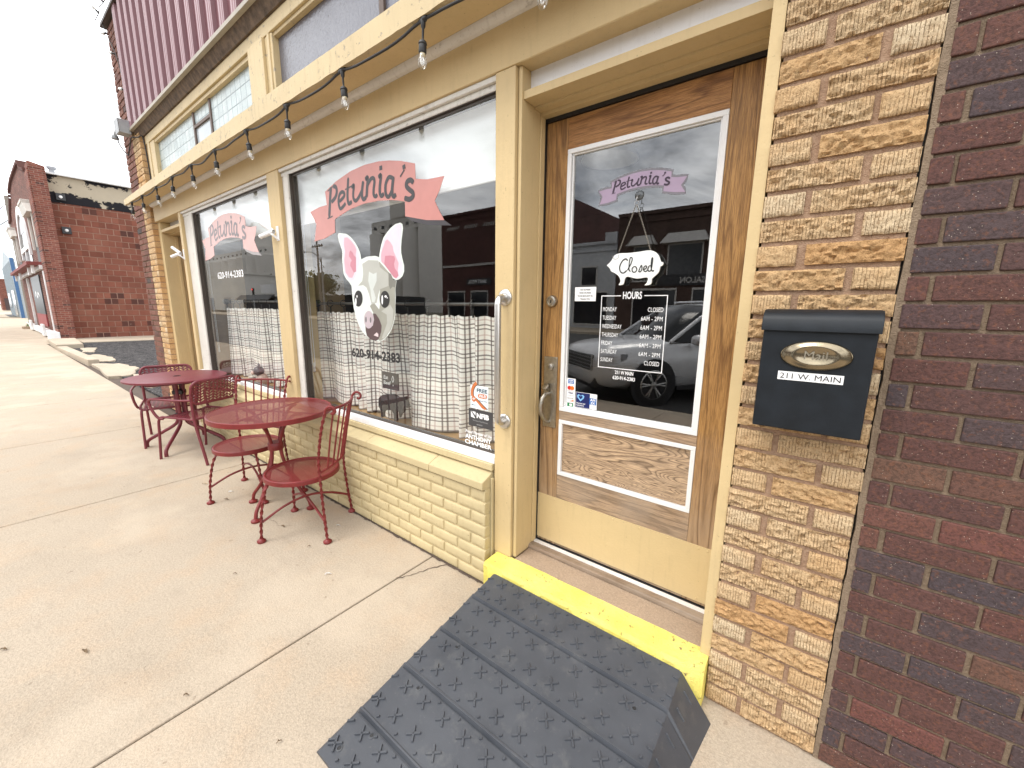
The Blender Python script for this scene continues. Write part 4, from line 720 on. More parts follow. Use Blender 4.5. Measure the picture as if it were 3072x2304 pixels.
# lock and handle
dl = MB(); dl.lathe([(0.030,0),(0.030,0.006),(0.026,0.017),(0.018,0.019),(0.017,0.015),(0.0,0.015)], (-1.082,1.7395,1.511), (0,-1,0), 28, cap=False)
dl.box(-1.0838, -1.0802, 1.7215, 1.7242, 1.503, 1.518, 1); dl.build('deadbolt', [PEWTER, BLACK], DOOR, smooth=35)
hs = MB(); hs.box(-1.117, -1.040, 1.7345, 1.7395, 0.868, 1.236)
hs.lathe([(0.019,0),(0.018,0.012),(0.014,0.014),(0.0,0.014)], (-1.078,1.7345,1.184), (0,-1,0), 22, cap=False); hs.box(-1.0795, -1.0765, 1.719, 1.7203, 1.177, 1.191, 1)
hs.tube([(-1.082,1.735,1.046),(-1.086,1.705,1.048),(-1.092,1.684,1.030),(-1.097,1.676,0.99),(-1.096,1.680,0.95),(-1.090,1.700,0.915),(-1.084,1.722,0.898),(-1.080,1.735,0.893)], [0.010,0.010,0.0105,0.0115,0.0105,0.0085,0.007,0.007], 12)
hs.lathe([(0.005,0),(0.012,0.02),(0.019,0.028),(0.017,0.034),(0.0,0.036)], (-1.084,1.728,1.064), (-0.2,-0.75,0.75), 18, cap=False)
for sx in (-1.111,-1.046):
    for sz in (0.876,1.228): hs.lathe([(0.0035,0),(0.0025,0.0018)], (sx,1.7345,sz), (0,-1,0), 8)
hs.build('handle_set', [PEWTER, BLACK], DOOR, smooth=40, bevel=0.0012)
# threshold and step
th = MB(); th.hexa([(-1.15,1.662,0.1815),(-0.2285,1.662,0.1815),(-0.2285,1.80,0.1815),(-1.15,1.80,0.1815),(-1.15,1.668,0.203),(-0.2285,1.668,0.203),(-0.2285,1.80,0.207),(-1.15,1.80,0.207)])
THR = part(th, 'threshold', OAK_T, bevel=0.005)
ts = MB(); ts.hexa([(-1.145,1.705,0.203),(-0.2285,1.705,0.203),(-0.2285,1.727,0.204),(-1.145,1.727,0.204),(-1.145,1.706,0.2085),(-0.2285,1.706,0.2085),(-0.2285,1.725,0.2105),(-1.145,1.725,0.2105)]); ts.box(-1.145, -0.2285, 1.7275, 1.80, 0.2, 0.2082, 1); ts.build('metal_strip', [ALU, BLACK], THR)
st = MB(); st.box(-1.1445, -0.2285, 1.531, 1.80, 0, 0.181)
STEP = part(st, 'doorstep', CONC_OLD, bevel=0.004)
ye = MB(); N = 90; vs = []
for i in range(N+1):
    X = -1.252+(1.252-0.196)*i/N; a = mnoise.fractal(Vector((X*9, 0, 0)), 1, 2, 4); c = mnoise.fractal(Vector((X*9, 5, 0)), 1, 2, 4)
    chip = 0.03*max(0, (X+0.27)/0.07) if X > -0.27 else 0
    yb = (1.536 if X > -1.168 else 1.528)+0.004*a*(X > -1.16)
    vs += [(X,1.415+0.004*c+chip,0.0),(X,1.413+0.004*a+chip,0.166+0.002*c-chip*.3),(X,1.424+0.005*c+chip,0.181+0.001*a),(X,yb,0.1835+0.0005*a),(X,yb,0.0)]
fs = [(5*i+k, 5*i+(k+1) % 5, 5*i+5+(k+1) % 5, 5*i+5+k) for i in range(N) for k in range(5)] + [(0,1,2,3,4), tuple(5*N+k for k in (4,3,2,1,0))]
ye.add(vs, [g[::-1] for g in fs]); ye.build('painted_edge', YELLOW, STEP, smooth=35)
# left doorway, the twin of the right one, seen almost edge-on
ld = MB()
ld.box(-6.905, -6.801, 1.560, 1.80, 0.10, 2.4855); ld.box(-6.806, -6.799, 1.572, 1.76, 0.1, 2.48); ld.box(-6.7995, -6.785, 1.69, 1.722, 0.1, 2.336)
ld.box(-6.7985, -5.9315, 1.560, 1.642, 2.3585, 2.391); ld.box(-6.7985, -5.9315, 1.643, 1.78, 2.345, 2.391); ld.box(-6.7985, -5.9315, 1.60, 1.66, 2.51, 2.55)
LD = part(ld, 'door_frame', CREAM, bevel=0.003)
tpn = MB(); tpn.box(-6.7985, -5.9315, 1.663, 1.68, 2.3915, 2.5095); tpn.build('transom_panel', WHITE, LD)
l2 = MB(); l2.box(-6.78, -6.67, 1.74, 1.78, 0.1, 2.335); l2.box(-6.04, -5.935, 1.74, 1.78, 0.1, 2.335); l2.box(-6.67, -6.04, 1.74, 1.78, 2.2, 2.335); l2.box(-6.67, -6.04, 1.74, 1.78, 0.1, 0.9)
LDO = part(l2, 'side_door', OAK_V)
g2 = MB(); g2.add([(-6.67,1.76,0.9),(-6.04,1.76,0.9),(-6.04,1.76,2.2),(-6.67,1.76,2.2)], [(0,1,2,3)]); g2.build('glass_pane', GLASS, LDO)
l3 = MB(); l3.box(-6.9, -5.93, 1.531, 1.80, 0, 0.1); part(l3, 'doorstep', CONC_OLD, bevel=0.004)

# yellow brick pilasters
def pilaster(x0, x1, ztop, fine):
    mb = MB(); c = 0; z = 0.012; sd = random.randint(0, 999)
    while z < ztop:
        h = 0.0588 if fine else 0.061; z1 = z+h
        wd = x1-x0
        if c % 2 == 0: cuts = [(x0, x0+wd*0.305), (x0+wd*0.360, x1)]
        else: cuts = [(x0, x0+wd*0.665), (x0+wd*0.716, x1)]
        for (a, b_) in cuts:
            sd += 1; a += random.uniform(-.002,.002) if a > x0 else random.uniform(-.003,.002); e = random.uniform(-.003,.003)
            hd = (b_-a) < 0.13
            lumpy_brick(mb, a, b_+e, z+random.uniform(-.001,.001), z1+random.uniform(-.001,.001), 1.497+random.uniform(-.002,.002), 0.045, 0.0055 if hd else 0.0145, sd, True, 0,
                        (0.50+0.45*random.random()) if hd else (0.05 if random.random() < 0.12 else 0.25+0.5*random.random()), int((b_-a)/0.006) if fine else 8, 10 if fine else 5)
        z += 0.0727; c += 1
    mb.box(x0+0.006, x1-0.002, 1.511, 1.80, 0.0, ztop, 1)
    return mb
pm = pilaster(-0.1915, 0.1425, 3.6, True); part(pm, 'brick_pilaster', [YBRICK, MORTAR_Y], smooth=50)
pm = pilaster(-7.228, -6.908, 3.54, False)
z = 0.012; c = 0
while z < 3.5:                                       # right-hand return of the left pilaster
    pm.box(-6.93, -6.9045+random.uniform(-.002,.002), 1.505, 1.572, z, z+0.0625, 0, random.random()*0.6); z += 0.0727
part(pm, 'brick_pilaster', [YBRICK, MORTAR_Y], smooth=50)
bc = MB(); z = 0.012; c = 0
while z < 4.86:
    x = -7.234; k = 0
    for Ln in ((0.205, 0.205) if c % 2 else (0.098, 0.205, 0.098)):
        bc.box(x-Ln, x, 1.500+random.uniform(-.003,.003), 1.60, z, z+0.060, 0, random.random()); x -= Ln+0.010
    y = 1.62 if c % 2 else 1.72
    while y < 9.0 and c < 66:
        bc.box(-7.668, -7.63, y, y+0.205, z, z+0.06); y += 0.215
    z += 0.0727; c += 1
bc.box(-7.655, -7.232, 1.510, 9.0, 0.0, 4.88, 1)
part(bc, 'brick_corner', [RBRICK, MORTAR_D], bevel=0.004)

# transom band above the ledge
tf = MB()
tf.box(-6.86, -0.19, 1.545, 1.70, 3.385, 3.475); tf.box(-6.86, -6.55, 1.555, 1.66, 2.80, 3.385); tf.box(-6.80, -6.72, 1.545, 1.66, 2.80, 3.385)
tf.box(-3.74, -3.485, 1.530, 1.70, 2.80, 3.384); tf.box(-3.4848, -3.37, 1.552, 1.70, 2.80, 3.384); tf.box(-3.78, -3.7405, 1.56, 1.66, 2.8, 3.384); tf.box(-3.43, -3.40, 1.542, 1.6, 2.8, 3.384)
tf.box(-0.55, -0.19, 1.53, 1.70, 2.80, 3.384)
tf.box(-6.55, -0.55, 1.57, 1.68, 2.80, 2.86); tf.box(-6.55, -3.78, 1.563, 1.60, 3.352, 3.3845); tf.box(-3.37, -0.55, 1.563, 1.60, 3.360, 3.3845)
TF = part(tf, 'transom_frame', CREAM_OLD, bevel=0.004)
tg = MB(); tg.box(-6.55, -5.277, 1.597, 1.61, 2.86, 3.352); tg.box(-5.243, -4.812, 1.598, 1.61, 3.232, 3.352); tg.box(-4.775, -3.78, 1.597, 1.61, 2.86, 3.352); tg.build('prism_glass', PRISM, TF)
tg = MB(); tg.box(-5.243, -4.812, 1.600, 1.61, 2.86, 3.205); tg.build('glass_pane', flatcol('pale_plain_glass', (0.40,0.44,0.47), 0.1), TF)
tg = MB(); tg.box(-3.37, -2.155, 1.597, 1.61, 2.86, 3.36); tg.box(-2.115, -0.55, 1.597, 1.61, 2.86, 3.36); tg.build('obscure_glass', HAMMERED, TF)
MULL = plain('dark_worn_mullion', (0.12,0.085,0.07), 0.6)
for q in ((-5.277, -5.243, 1.585, 1.62, 2.86, 3.352), (-4.812, -4.775, 1.585, 1.62, 2.86, 3.352), (-5.2429, -4.8121, 1.585, 1.62, 3.2052, 3.2318), (-2.155, -2.115, 1.58, 1.62, 2.86, 3.36)):
    tg = MB(); tg.box(*q); tg.build('mullion', MULL, TF)
fl = MB(); fl.box(-7.06, -0.1, 1.452, 1.56, 3.5555, 3.585); fl.hexa([(-7.05,1.53,3.476),(-0.1,1.53,3.476),(-0.1,1.62,3.476),(-7.05,1.62,3.476),(-7.05,1.485,3.555),(-0.1,1.485,3.555),(-0.1,1.62,3.555),(-7.05,1.62,3.555)], 1)
part(fl, 'flashing', [plain('weathered_flashing', (0.34,0.30,0.24), 0.5), plain('stained_timber_nosing', (0.105,0.070,0.045), 0.8, 0, 0.5, 20, 0.004, 60)])
cd = MB(); prof = []; x = -7.075
while x < 2.2:                                      # wide trapezoid ribs with two stiffening lines on each crown
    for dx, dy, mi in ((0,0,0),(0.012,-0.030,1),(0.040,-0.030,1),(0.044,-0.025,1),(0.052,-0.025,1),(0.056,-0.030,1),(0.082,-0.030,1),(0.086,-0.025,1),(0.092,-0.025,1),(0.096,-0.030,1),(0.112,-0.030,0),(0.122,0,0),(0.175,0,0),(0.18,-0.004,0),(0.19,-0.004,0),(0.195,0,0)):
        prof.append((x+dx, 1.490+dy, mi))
    x += 0.235
n = len(prof); zs_ = 3.586; ze_ = 4.885
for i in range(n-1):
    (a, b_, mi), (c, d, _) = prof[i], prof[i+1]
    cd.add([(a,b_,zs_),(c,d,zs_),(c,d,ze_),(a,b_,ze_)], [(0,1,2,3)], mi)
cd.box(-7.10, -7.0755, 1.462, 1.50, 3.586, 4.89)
part(cd, 'metal_cladding', [CLAD, CLAD_SHEEN])
cp = MB(); cp.box(-7.70, 2.2, 1.445, 1.80, 4.887, 4.92); part(cp, 'parapet_coping', BRONZE)
# body of the building: back, sides, roof, rooms
bd = MB(); bd.box(-7.63, -0.19, 1.66, 1.80, 2.7125, 4.88); bd.box(-7.63, -0.19, 8.8, 9.0, 0, 4.6); bd.box(-7.63, -0.19, 1.8, 8.8, 3.55, 3.7); bd.box(-0.187, 0.1, 1.81, 9.0, 0, 4.6)
part(bd, 'building_body', DARKROOM)
fi = MB(); fi.box(-7.22, -0.19, 1.81, 8.8, 0.02, 0.10); fi.box(-7.22, -6.95, 1.81, 8.8, 0.1, 3.55); part(fi, 'interior_floor', plain('dim_floor', (0.07,0.05,0.035), 0.5))
kb2 = MB(); kb2.box(-5.85, -1.28, 1.602, 1.66, 0.0, 0.599); part(kb2, 'interior_lining', DARKROOM)
# ------------------------------------------------------------------ dark brick building on the right
DB = thing('brick_building', 'dark purple-brown brick building wall beside the yellow brick pilaster', 'building', (1.6, 1.55, 0))
DB_INV = Matrix.Translation((-1.6, -1.55, 0))
wb = MB(); z = 0.006; c = 0
while z < 3.7:
    x = 0.160; k = 0; h = 0.0622
    while x < 3.0:
        Ln = (0.042 if c % 2 else 0.146) if k == 0 else 0.2045
        j = random.uniform(-.0015,.0015); a = x+random.uniform(-.0015,.0015); b_ = x+Ln+random.uniform(-.0015,.0015)
        t0 = random.uniform(-.001,.001); t1 = random.uniform(-.001,.001)
        wb.hexa([(a,1.503+j,z+t0),(b_,1.503+j,z+t1),(b_,1.56,z+t1),(a,1.56,z+t0),(a,1.503+j,z+h+t1),(b_,1.503+j,z+h+t0),(b_,1.56,z+h+t0),(a,1.56,z+h+t1)], 0)
        x += Ln+0.0105; k += 1
    z += 0.0715; c += 1
o = wb.build('brick_wall', DBRICK, DB, bevel=0.003); o.matrix_parent_inverse = DB_INV
mo = MB(); mo.box(0.152, 3.05, 1.5115, 1.80, 0.0, 3.72); N = 120; vs = []
for i in range(N+1):                                  # ragged mortar fillet beside the crack
    zz = 3.6*i/N; e = 0.006*mnoise.fractal(Vector((0, 3, zz*9)), 1, 2, 5); vs += [(0.1455+e*.7,1.506,zz),(0.164+e*.3,1.5055,zz),(0.1455+e*.7,1.54,zz)]
mo.add(vs, [g for i in range(N) for g in ((3*i,3*i+1,3*i+4,3*i+3),(3*i+2,3*i,3*i+3,3*i+5))])
o = mo.build('mortar_bed', MORTAR_D, DB); o.matrix_parent_inverse = DB_INV
vb = MB(); vb.box(0.2, 3.0, 1.8, 9, 0, 4.3); o = vb.build('building_body', RBRICK, DB); o.matrix_parent_inverse = DB_INV
# dark gap behind the crack
cg = MB(); cg.box(0.132, 0.16, 1.53, 1.80, 0, 3.6); o = cg.build('open_joint', BLACK, DB); o.matrix_parent_inverse = DB_INV

# ------------------------------------------------------------------ mailbox
mx_, my_, mz_ = -0.0125, 1.490, 1.135
MBX = thing('mailbox', 'black wall mailbox with oval Mail plate and 211 W. MAIN label on yellow brick', 'mailbox', (mx_, my_, mz_))
b = MB(); fs_ = -0.092
b.hexa([(-0.127,fs_,0.0),(0.127,fs_,0.0),(0.127,-0.004,0.0),(-0.127,-0.004,0.0),(-0.127,fs_,0.300),(0.127,fs_,0.300),(0.127,-0.004,0.335),(-0.127,-0.004,0.335)])
b.build('body', MAILBOX, MBX, bevel=0.004, seg=3)
l = MB(); pr = [(-0.006,0.348),(-0.062,0.346),(-0.086,0.336),(-0.100,0.318),(-0.102,0.287),(-0.0985,0.287),(-0.096,0.316),(-0.083,0.331),(-0.060,0.341),(-0.006,0.343)]
vs = [(x, a, c) for x in (-0.1325, 0.1325) for a, c in pr]; n = len(pr)
l.add(vs, [(i, (i+1) % n, n+(i+1) % n, n+i) for i in range(n)] + [tuple(range(n-1,-1,-1)), tuple(range(n, 2*n))])
l.f = [f[::-1] for f in l.f]
for s in (-1, 1):
    l.add([(s*0.1325, a, c) for a, c in ((-0.006,0.345),(-0.062,0.343),(-0.085,0.333),(-0.099,0.316),(-0.100,0.290),(-0.006,0.30))], [(0,1,2,3,4,5) if s < 0 else (5,4,3,2,1,0)])
l.build('lid', MAILBOX, MBX, smooth=40, bevel=0.0012)
pl = MB(); N = 64; rings = [(1.0,0.0),(1.0,0.0045),(0.965,0.0065),(0.945,0.0035),(0.84,0.0045),(0.70,0.0105),(0.60,0.0115),(0.52,0.0085),(0.0,0.008)]
vs = []
for s, h in rings:
    for i in range(N): t = 2*PI*i/N; vs.append((0.003+0.0815*s*math.cos(t), fs_-h, 0.2215+0.0405*s*math.sin(t)))
pl.add(vs, [(k*N+i, k*N+(i+1) % N, (k+1)*N+(i+1) % N, (k+1)*N+i) for k in range(len(rings)-1) for i in range(N)])
pl.f = [f[::-1] for f in pl.f] if False else pl.f
mp_ = pl.build('mail_plate', BRASS, MBX, smooth=60)
tx = MB(); put_text(tx, 'Mail', -0.022, 0.030, 0.211, 0.2335, fs_-0.0100, 0, 0.0); tx.build('embossed_lettering', plain('worn_embossed_lettering', (0.63,0.57,0.45), 0.3, 1.0), mp_)
al = MB(); al.hexa([(-0.078,fs_-0.0006,0.147),(0.072,fs_-0.0006,0.147),(0.072,fs_,0.147),(-0.078,fs_,0.147),(-0.078,fs_-0.0006,0.1715),(0.072,fs_-0.0006,0.1715),(0.072,fs_,0.1715),(-0.078,fs_,0.1715)], 0)
put_text(al, '211 W. MAIN', -0.0725, 0.066, 0.1515, 0.1670, fs_-0.0012, 1); al.build('address_label', [PAPER, INK], MBX)

# ------------------------------------------------------------------ grab bar
GB = thing('grab_bar', 'brushed steel vertical grab bar on the cream post left of the oak door', 'grab bar', (-1.2115, 1.53, 0.92))
g = MB(); g.tube([(0,0,0),(0,-0.030,0.0),(-0.0,-0.045,0.006),(0,-0.054,0.018),(0,-0.057,0.035),(0,-0.057,0.57),(0,-0.054,0.587),(0,-0.045,0.599),(0,-0.030,0.605),(0,0,0.605)], 0.0160, 18); g.build('bar', STEEL, GB, smooth=50)
for zz in (0.0, 0.605):
    q = MB(); q.lathe([(0.039,0),(0.039,0.005),(0.036,0.009),(0.024,0.012),(0.017,0.013)], (0,-0.0005,zz), (0,-1,0), 36); q.build('flange', STEEL, GB, smooth=40)

# ------------------------------------------------------------------ threshold ramp
RP = thing('threshold_ramp', 'dark grey rubber threshold ramp with raised crosses in front of the yellow step', 'ramp', (-0.72, 0.45, 0))
RI = Matrix.Translation((0.72, -0.45, 0))
dk = MB(); y0, y1 = 0.487, 1.411; gro = [0.645, 0.843, 1.042, 1.245]
XL, XR = -1.172, -0.268
def zt(y): return 0.010+0.147*(y-y0)/(y1-y0)
def prof_pts(y, dz=0.0):
    z = max(0.004, zt(y)+dz); f = 0.72*zt(y)+0.004
    return [(XL-f, 0.0), (XL-0.004, z-0.004), (XL+0.006, z), (XR-0.006, z), (XR+0.004, z-0.004), (XR+f, 0.0)]
ys = [y0]
for gy in gro: ys += [gy-0.012, gy-0.008, gy-0.004, gy+0.002, gy+0.008, gy+0.012]
ys += [y1-0.006, y1]
vs = []
for yy in ys:
    dz = 0
    for gy in gro:
        d = yy-gy
        if abs(d+0.008) < 1e-6 or abs(d+0.004) < 1e-6: dz = -0.009
        if abs(d-0.002) < 1e-6 or abs(d-0.008) < 1e-6: dz = 0.006
    if yy == y1: dz = -0.005
    vs += [(a, yy, c) for a, c in prof_pts(yy, dz)]
K = 6; fs = [(i*K+k, i*K+k+1, (i+1)*K+k+1, (i+1)*K+k) for i in range(len(ys)-1) for k in range(K-1)]
fs += [tuple(range(K-1,-1,-1)), tuple((len(ys)-1)*K+k for k in range(K))]
dk.add(vs, fs)
dk.f = [f[::-1] for f in dk.f] if False else dk.f
cr = dk; sl = math.atan2(0.147, y1-y0)
def bar(cx, cy, ang, L, flank=False):
    m = Matrix.Translation((cx, cy, zt(cy))) @ Matrix.Rotation(sl, 4, 'X') @ Matrix.Rotation(ang, 4, 'Z')
    if flank: m = Matrix.Translation((XR+flank*0.72, cy, zt(cy)-flank)) @ Matrix.Rotation(R(54), 4, 'Y') @ Matrix.Rotation(ang, 4, 'Z')
    h, wd = 0.0066, 0.0050
    P = []
    for (sx, ww, hh) in ((-L/2, wd*.4, 0), (-L/2+0.003, wd, h*.8), (L/2-0.003, wd, h*.8), (L/2, wd*.4, 0)):
        P += [(sx,-ww,-0.001),(sx,-ww*.6,hh),(sx,ww*.6,hh),(sx,ww,-0.001)]
    cr.add([m @ Vector(p) for p in P], [(4*i+k, 4*i+4+k, 4*i+5+k, 4*i+1+k) for i in range(3) for k in range(3)] + [(0,1,2,3),(15,14,13,12)])
def nub(cx, cy, L=0.014): bar(cx, cy, R(45), L)
edges = [y0] + gro + [y1]
for s in range(5):
    a, b_ = edges[s], edges[s+1]
    if b_-a < 0.05: continue
    mid = (a+b_)/2; rows = [a+(b_-a)*0.30, a+(b_-a)*0.74]
    for ri, yy in enumerate(rows):
        n = 9; pitch = (XR-XL)/n
        for i in range(n):
            cx = XL+pitch*(i+0.5)+(pitch*0.5 if ri else 0)-pitch*0.22
            if cx < XR-0.03 and cx > XL+0.02: bar(cx, yy, R(45)-0.12, 0.054); bar(cx, yy, R(135)-0.12, 0.054)
            nx_ = cx+pitch*0.5
            if nx_ < XR-0.012: nub(nx_, (b_-0.020) if ri else (a+0.024))
    for yy in (a+(b_-a)*0.3, a+(b_-a)*0.75):
        if zt(yy) > 0.03: bar(0, yy, R(0), min(0.05, zt(yy)*.5), zt(yy)*0.35)
        for xx in (XL+0.008,): bar(xx, yy, R(40), 0.03)
        bar(XR-0.006, yy, R(0), 0.022)
o = dk.build('deck', RAMPM, RP, smooth=28); o.matrix_parent_inverse = RI
for (sx, sy) in ((-1.06,0.62),(-1.05,0.815),(-1.045,1.015),(-1.04,1.222),(-0.36,1.19),(-0.37,0.95),(-1.12,0.535)):
    q = MB(); zz = zt(sy); q.lathe([(0.011,0.0),(0.011,0.0022),(0.0075,0.0028),(0.006,0.0005),(0.0,0.0004)], (sx,sy,zz-0.0006), (0,-math.sin(sl),math.cos(sl)), 16, cap=False)
    q.lathe([(0.0062,0.0008),(0.0,0.0009)], (sx,sy,zz), (0,-math.sin(sl),math.cos(sl)), 12, 1, cap=False)
    o = q.build('screw_recess', [RAMPM, BLACK], RP, smooth=40); o.matrix_parent_inverse = RI

# ------------------------------------------------------------------ wrought-iron bistro chairs and table
TW = 75.0
def glide(mb, x, y, r=0.0255): mb.lathe([(r*.9,0.0),(r,0.004),(r,0.014),(r*.55,0.021),(0.010,0.026)], (x,y,0), (0,0,1), 18)
def sp(pts, k=6): return [tuple(v) for v in smooth2(pts, k)]
def iron_chair(label):
    t = thing('bistro_chair', label, 'chair', group='red bistro chairs')
    s = MB(); N = 40; r = 0.216; sx = 0.015
    s.tube([(sx+r*math.cos(2*PI*i/N), r*math.sin(2*PI*i/N), 0.402) for i in range(N)], 0.013, 10, closed=True, ecc=1.0)
    s.lathe([(r+0.012,0.385),(r+0.012,0.412)], (sx,0,0), (0,0,1), 48, 0, cap=False)
    vs = [(sx, 0, 0.4085)]+[(sx+(r+.004)*math.cos(2*PI*i/N), (r+.004)*math.sin(2*PI*i/N), 0.4095) for i in range(N)]
    s.add(vs, [(0, 1+i, 1+(i+1) % N) for i in range(N)], 1)
    s.build('seat', [RED, REDMESH], t, smooth=45)
    for sy in (-1, 1):
        m = MB(); m.tube(sp([(0.150,sy*0.135,0.395),(0.180,sy*0.165,0.31),(0.198,sy*0.190,0.16),(0.205,sy*0.200,0.012)], 12), 0.0112, 8, ecc=.62, twist=TW); glide(m, 0.205, sy*0.20); m.build('leg', RED, t, smooth=60)
        m = MB(); m.tube(sp([(-0.212,sy*0.200,0.012),(-0.196,sy*0.186,0.20),(-0.186,sy*0.178,0.40),(-0.190,sy*0.186,0.55),(-0.225,sy*0.196,0.74),(-0.262,sy*0.204,0.855)], 12), 0.0112, 8, ecc=.62, twist=TW); glide(m, -0.212, sy*0.20); m.build('leg', RED, t, smooth=60)
    a = MB()
    a.tube(sp([(0.196,0.188,0.13),(0.10,0.10,0.195),(0,0,0.222),(-0.10,-0.10,0.198),(-0.200,-0.189,0.14)], 6), 0.0078, 8); a.tube(sp([(0.196,-0.188,0.13),(0.10,-0.10,0.185),(0,0,0.207),(-0.10,0.10,0.188),(-0.200,0.189,0.14)], 6), 0.0078, 8)
    a.build('stretcher', RED, t, smooth=60)
    bk = MB()
    bow = lambda y, d: -d*(1-(y/0.2)**2)
    bk.tube(sp([(-0.262+bow(y,0.050), y, 0.862) for y in (-0.204,-0.13,-0.05,0.05,0.13,0.204)], 5), 0.0088, 8)
    b2 = MB(); b2.tube(sp([(-0.186+bow(y,0.045), y, 0.463+0.012*(1-(abs(y)/0.18)**2)) for y in (-0.18,-0.11,-0.04,0.04,0.11,0.18)], 5), 0.0074, 8); b2.build('lower_back_rail', RED, t, smooth=60)
    for sy in (-1, 1):                                 # curled ears on the back posts
        bk.tube(sp([(-0.258,sy*0.203,0.845),(-0.270,sy*0.207,0.875),(-0.290,sy*0.210,0.890),(-0.313,sy*0.210,0.884),(-0.322,sy*0.209,0.862),(-0.310,sy*0.207,0.846),(-0.296,sy*0.206,0.850)], 6), 0.0085, 8)
    bk.build('top_back_rail', RED, t, smooth=60)
    for i in range(6):
        y = -0.145+0.058*i; m = MB(); y2 = y*0.86
        m.tube([(-0.186+bow(y2,0.045), y2, 0.472), (-0.225+bow(y,.048)*.98, (y+y2)/2, 0.67), (-0.262+bow(y,0.050), y, 0.862)], 0.0058, 8); m.build('spindle', RED, t, smooth=60)
    return t
ch1 = iron_chair('red wrought-iron chair with twisted legs and curled back, nearest the oak door'); ch1.location = (-2.622, 1.177, 0); ch1.rotation_euler = (0,0,math.atan2(-0.61,-0.79))
ch2 = copy_tree(ch1, (-3.487, 1.157, 0), math.atan2(-0.77, 0.64), 'red wrought-iron chair on the far side of the mesh-topped table')

TA = thing('bistro_table', 'round red mesh-topped bistro table between the two curled-back chairs', 'table', (-3.068, 1.190, 0), R(-63))
tt = MB(); N = 64; r = 0.385; zt_ = 0.745
tt.lathe([(r-0.010,zt_-0.004),(r-0.002,zt_),(r+0.004,zt_-0.003),(r+0.005,zt_-0.034),(r-0.001,zt_-0.036),(r-0.002,zt_-0.006)], (0,0,0), (0,0,1), 72, 0, cap=False)
vs = [(0,0,zt_-0.004)]+[(( r-0.006)*math.cos(2*PI*i/N), (r-0.006)*math.sin(2*PI*i/N), zt_-0.004) for i in range(N)]
tt.add(vs, [(0, 1+i, 1+(i+1) % N) for i in range(N)], 1)
tt.build('tabletop', [RED, REDMESH], TA, smooth=40)
ub = MB(); ub.box(-r+0.004, r-0.004, -0.013, 0.013, zt_-0.012, zt_-0.007); ub.box(-0.013, 0.013, -r+0.004, r-0.004, zt_-0.018, zt_-0.013); ub.build('cross_strap', RED, TA)
for k in range(4):
    c, s = math.cos(k*PI/2), math.sin(k*PI/2); m = MB()
    P = sp([(0.235,0,zt_-0.02),(0.165,0,0.705),(0.085,0,0.62),(0.048,0,0.53),(0.040,0,0.46),(0.052,0,0.37),(0.10,0,0.255),(0.175,0,0.14),(0.228,0,0.075),(0.243,0,0.03),(0.246,0,0.012)], 6)
    m.tube([(x*c, x*s, z) for x, y, z in P], 0.0118, 10); glide(m, 0.246*c, 0.246*s, 0.030); m.build('leg', RED, TA, smooth=60)
m = MB(); m.lathe([(0.048,0.445),(0.052,0.45),(0.052,0.495),(0.048,0.50)], (0,0,0), (0,0,1), 24); m.build('collar', RED, TA, smooth=40)

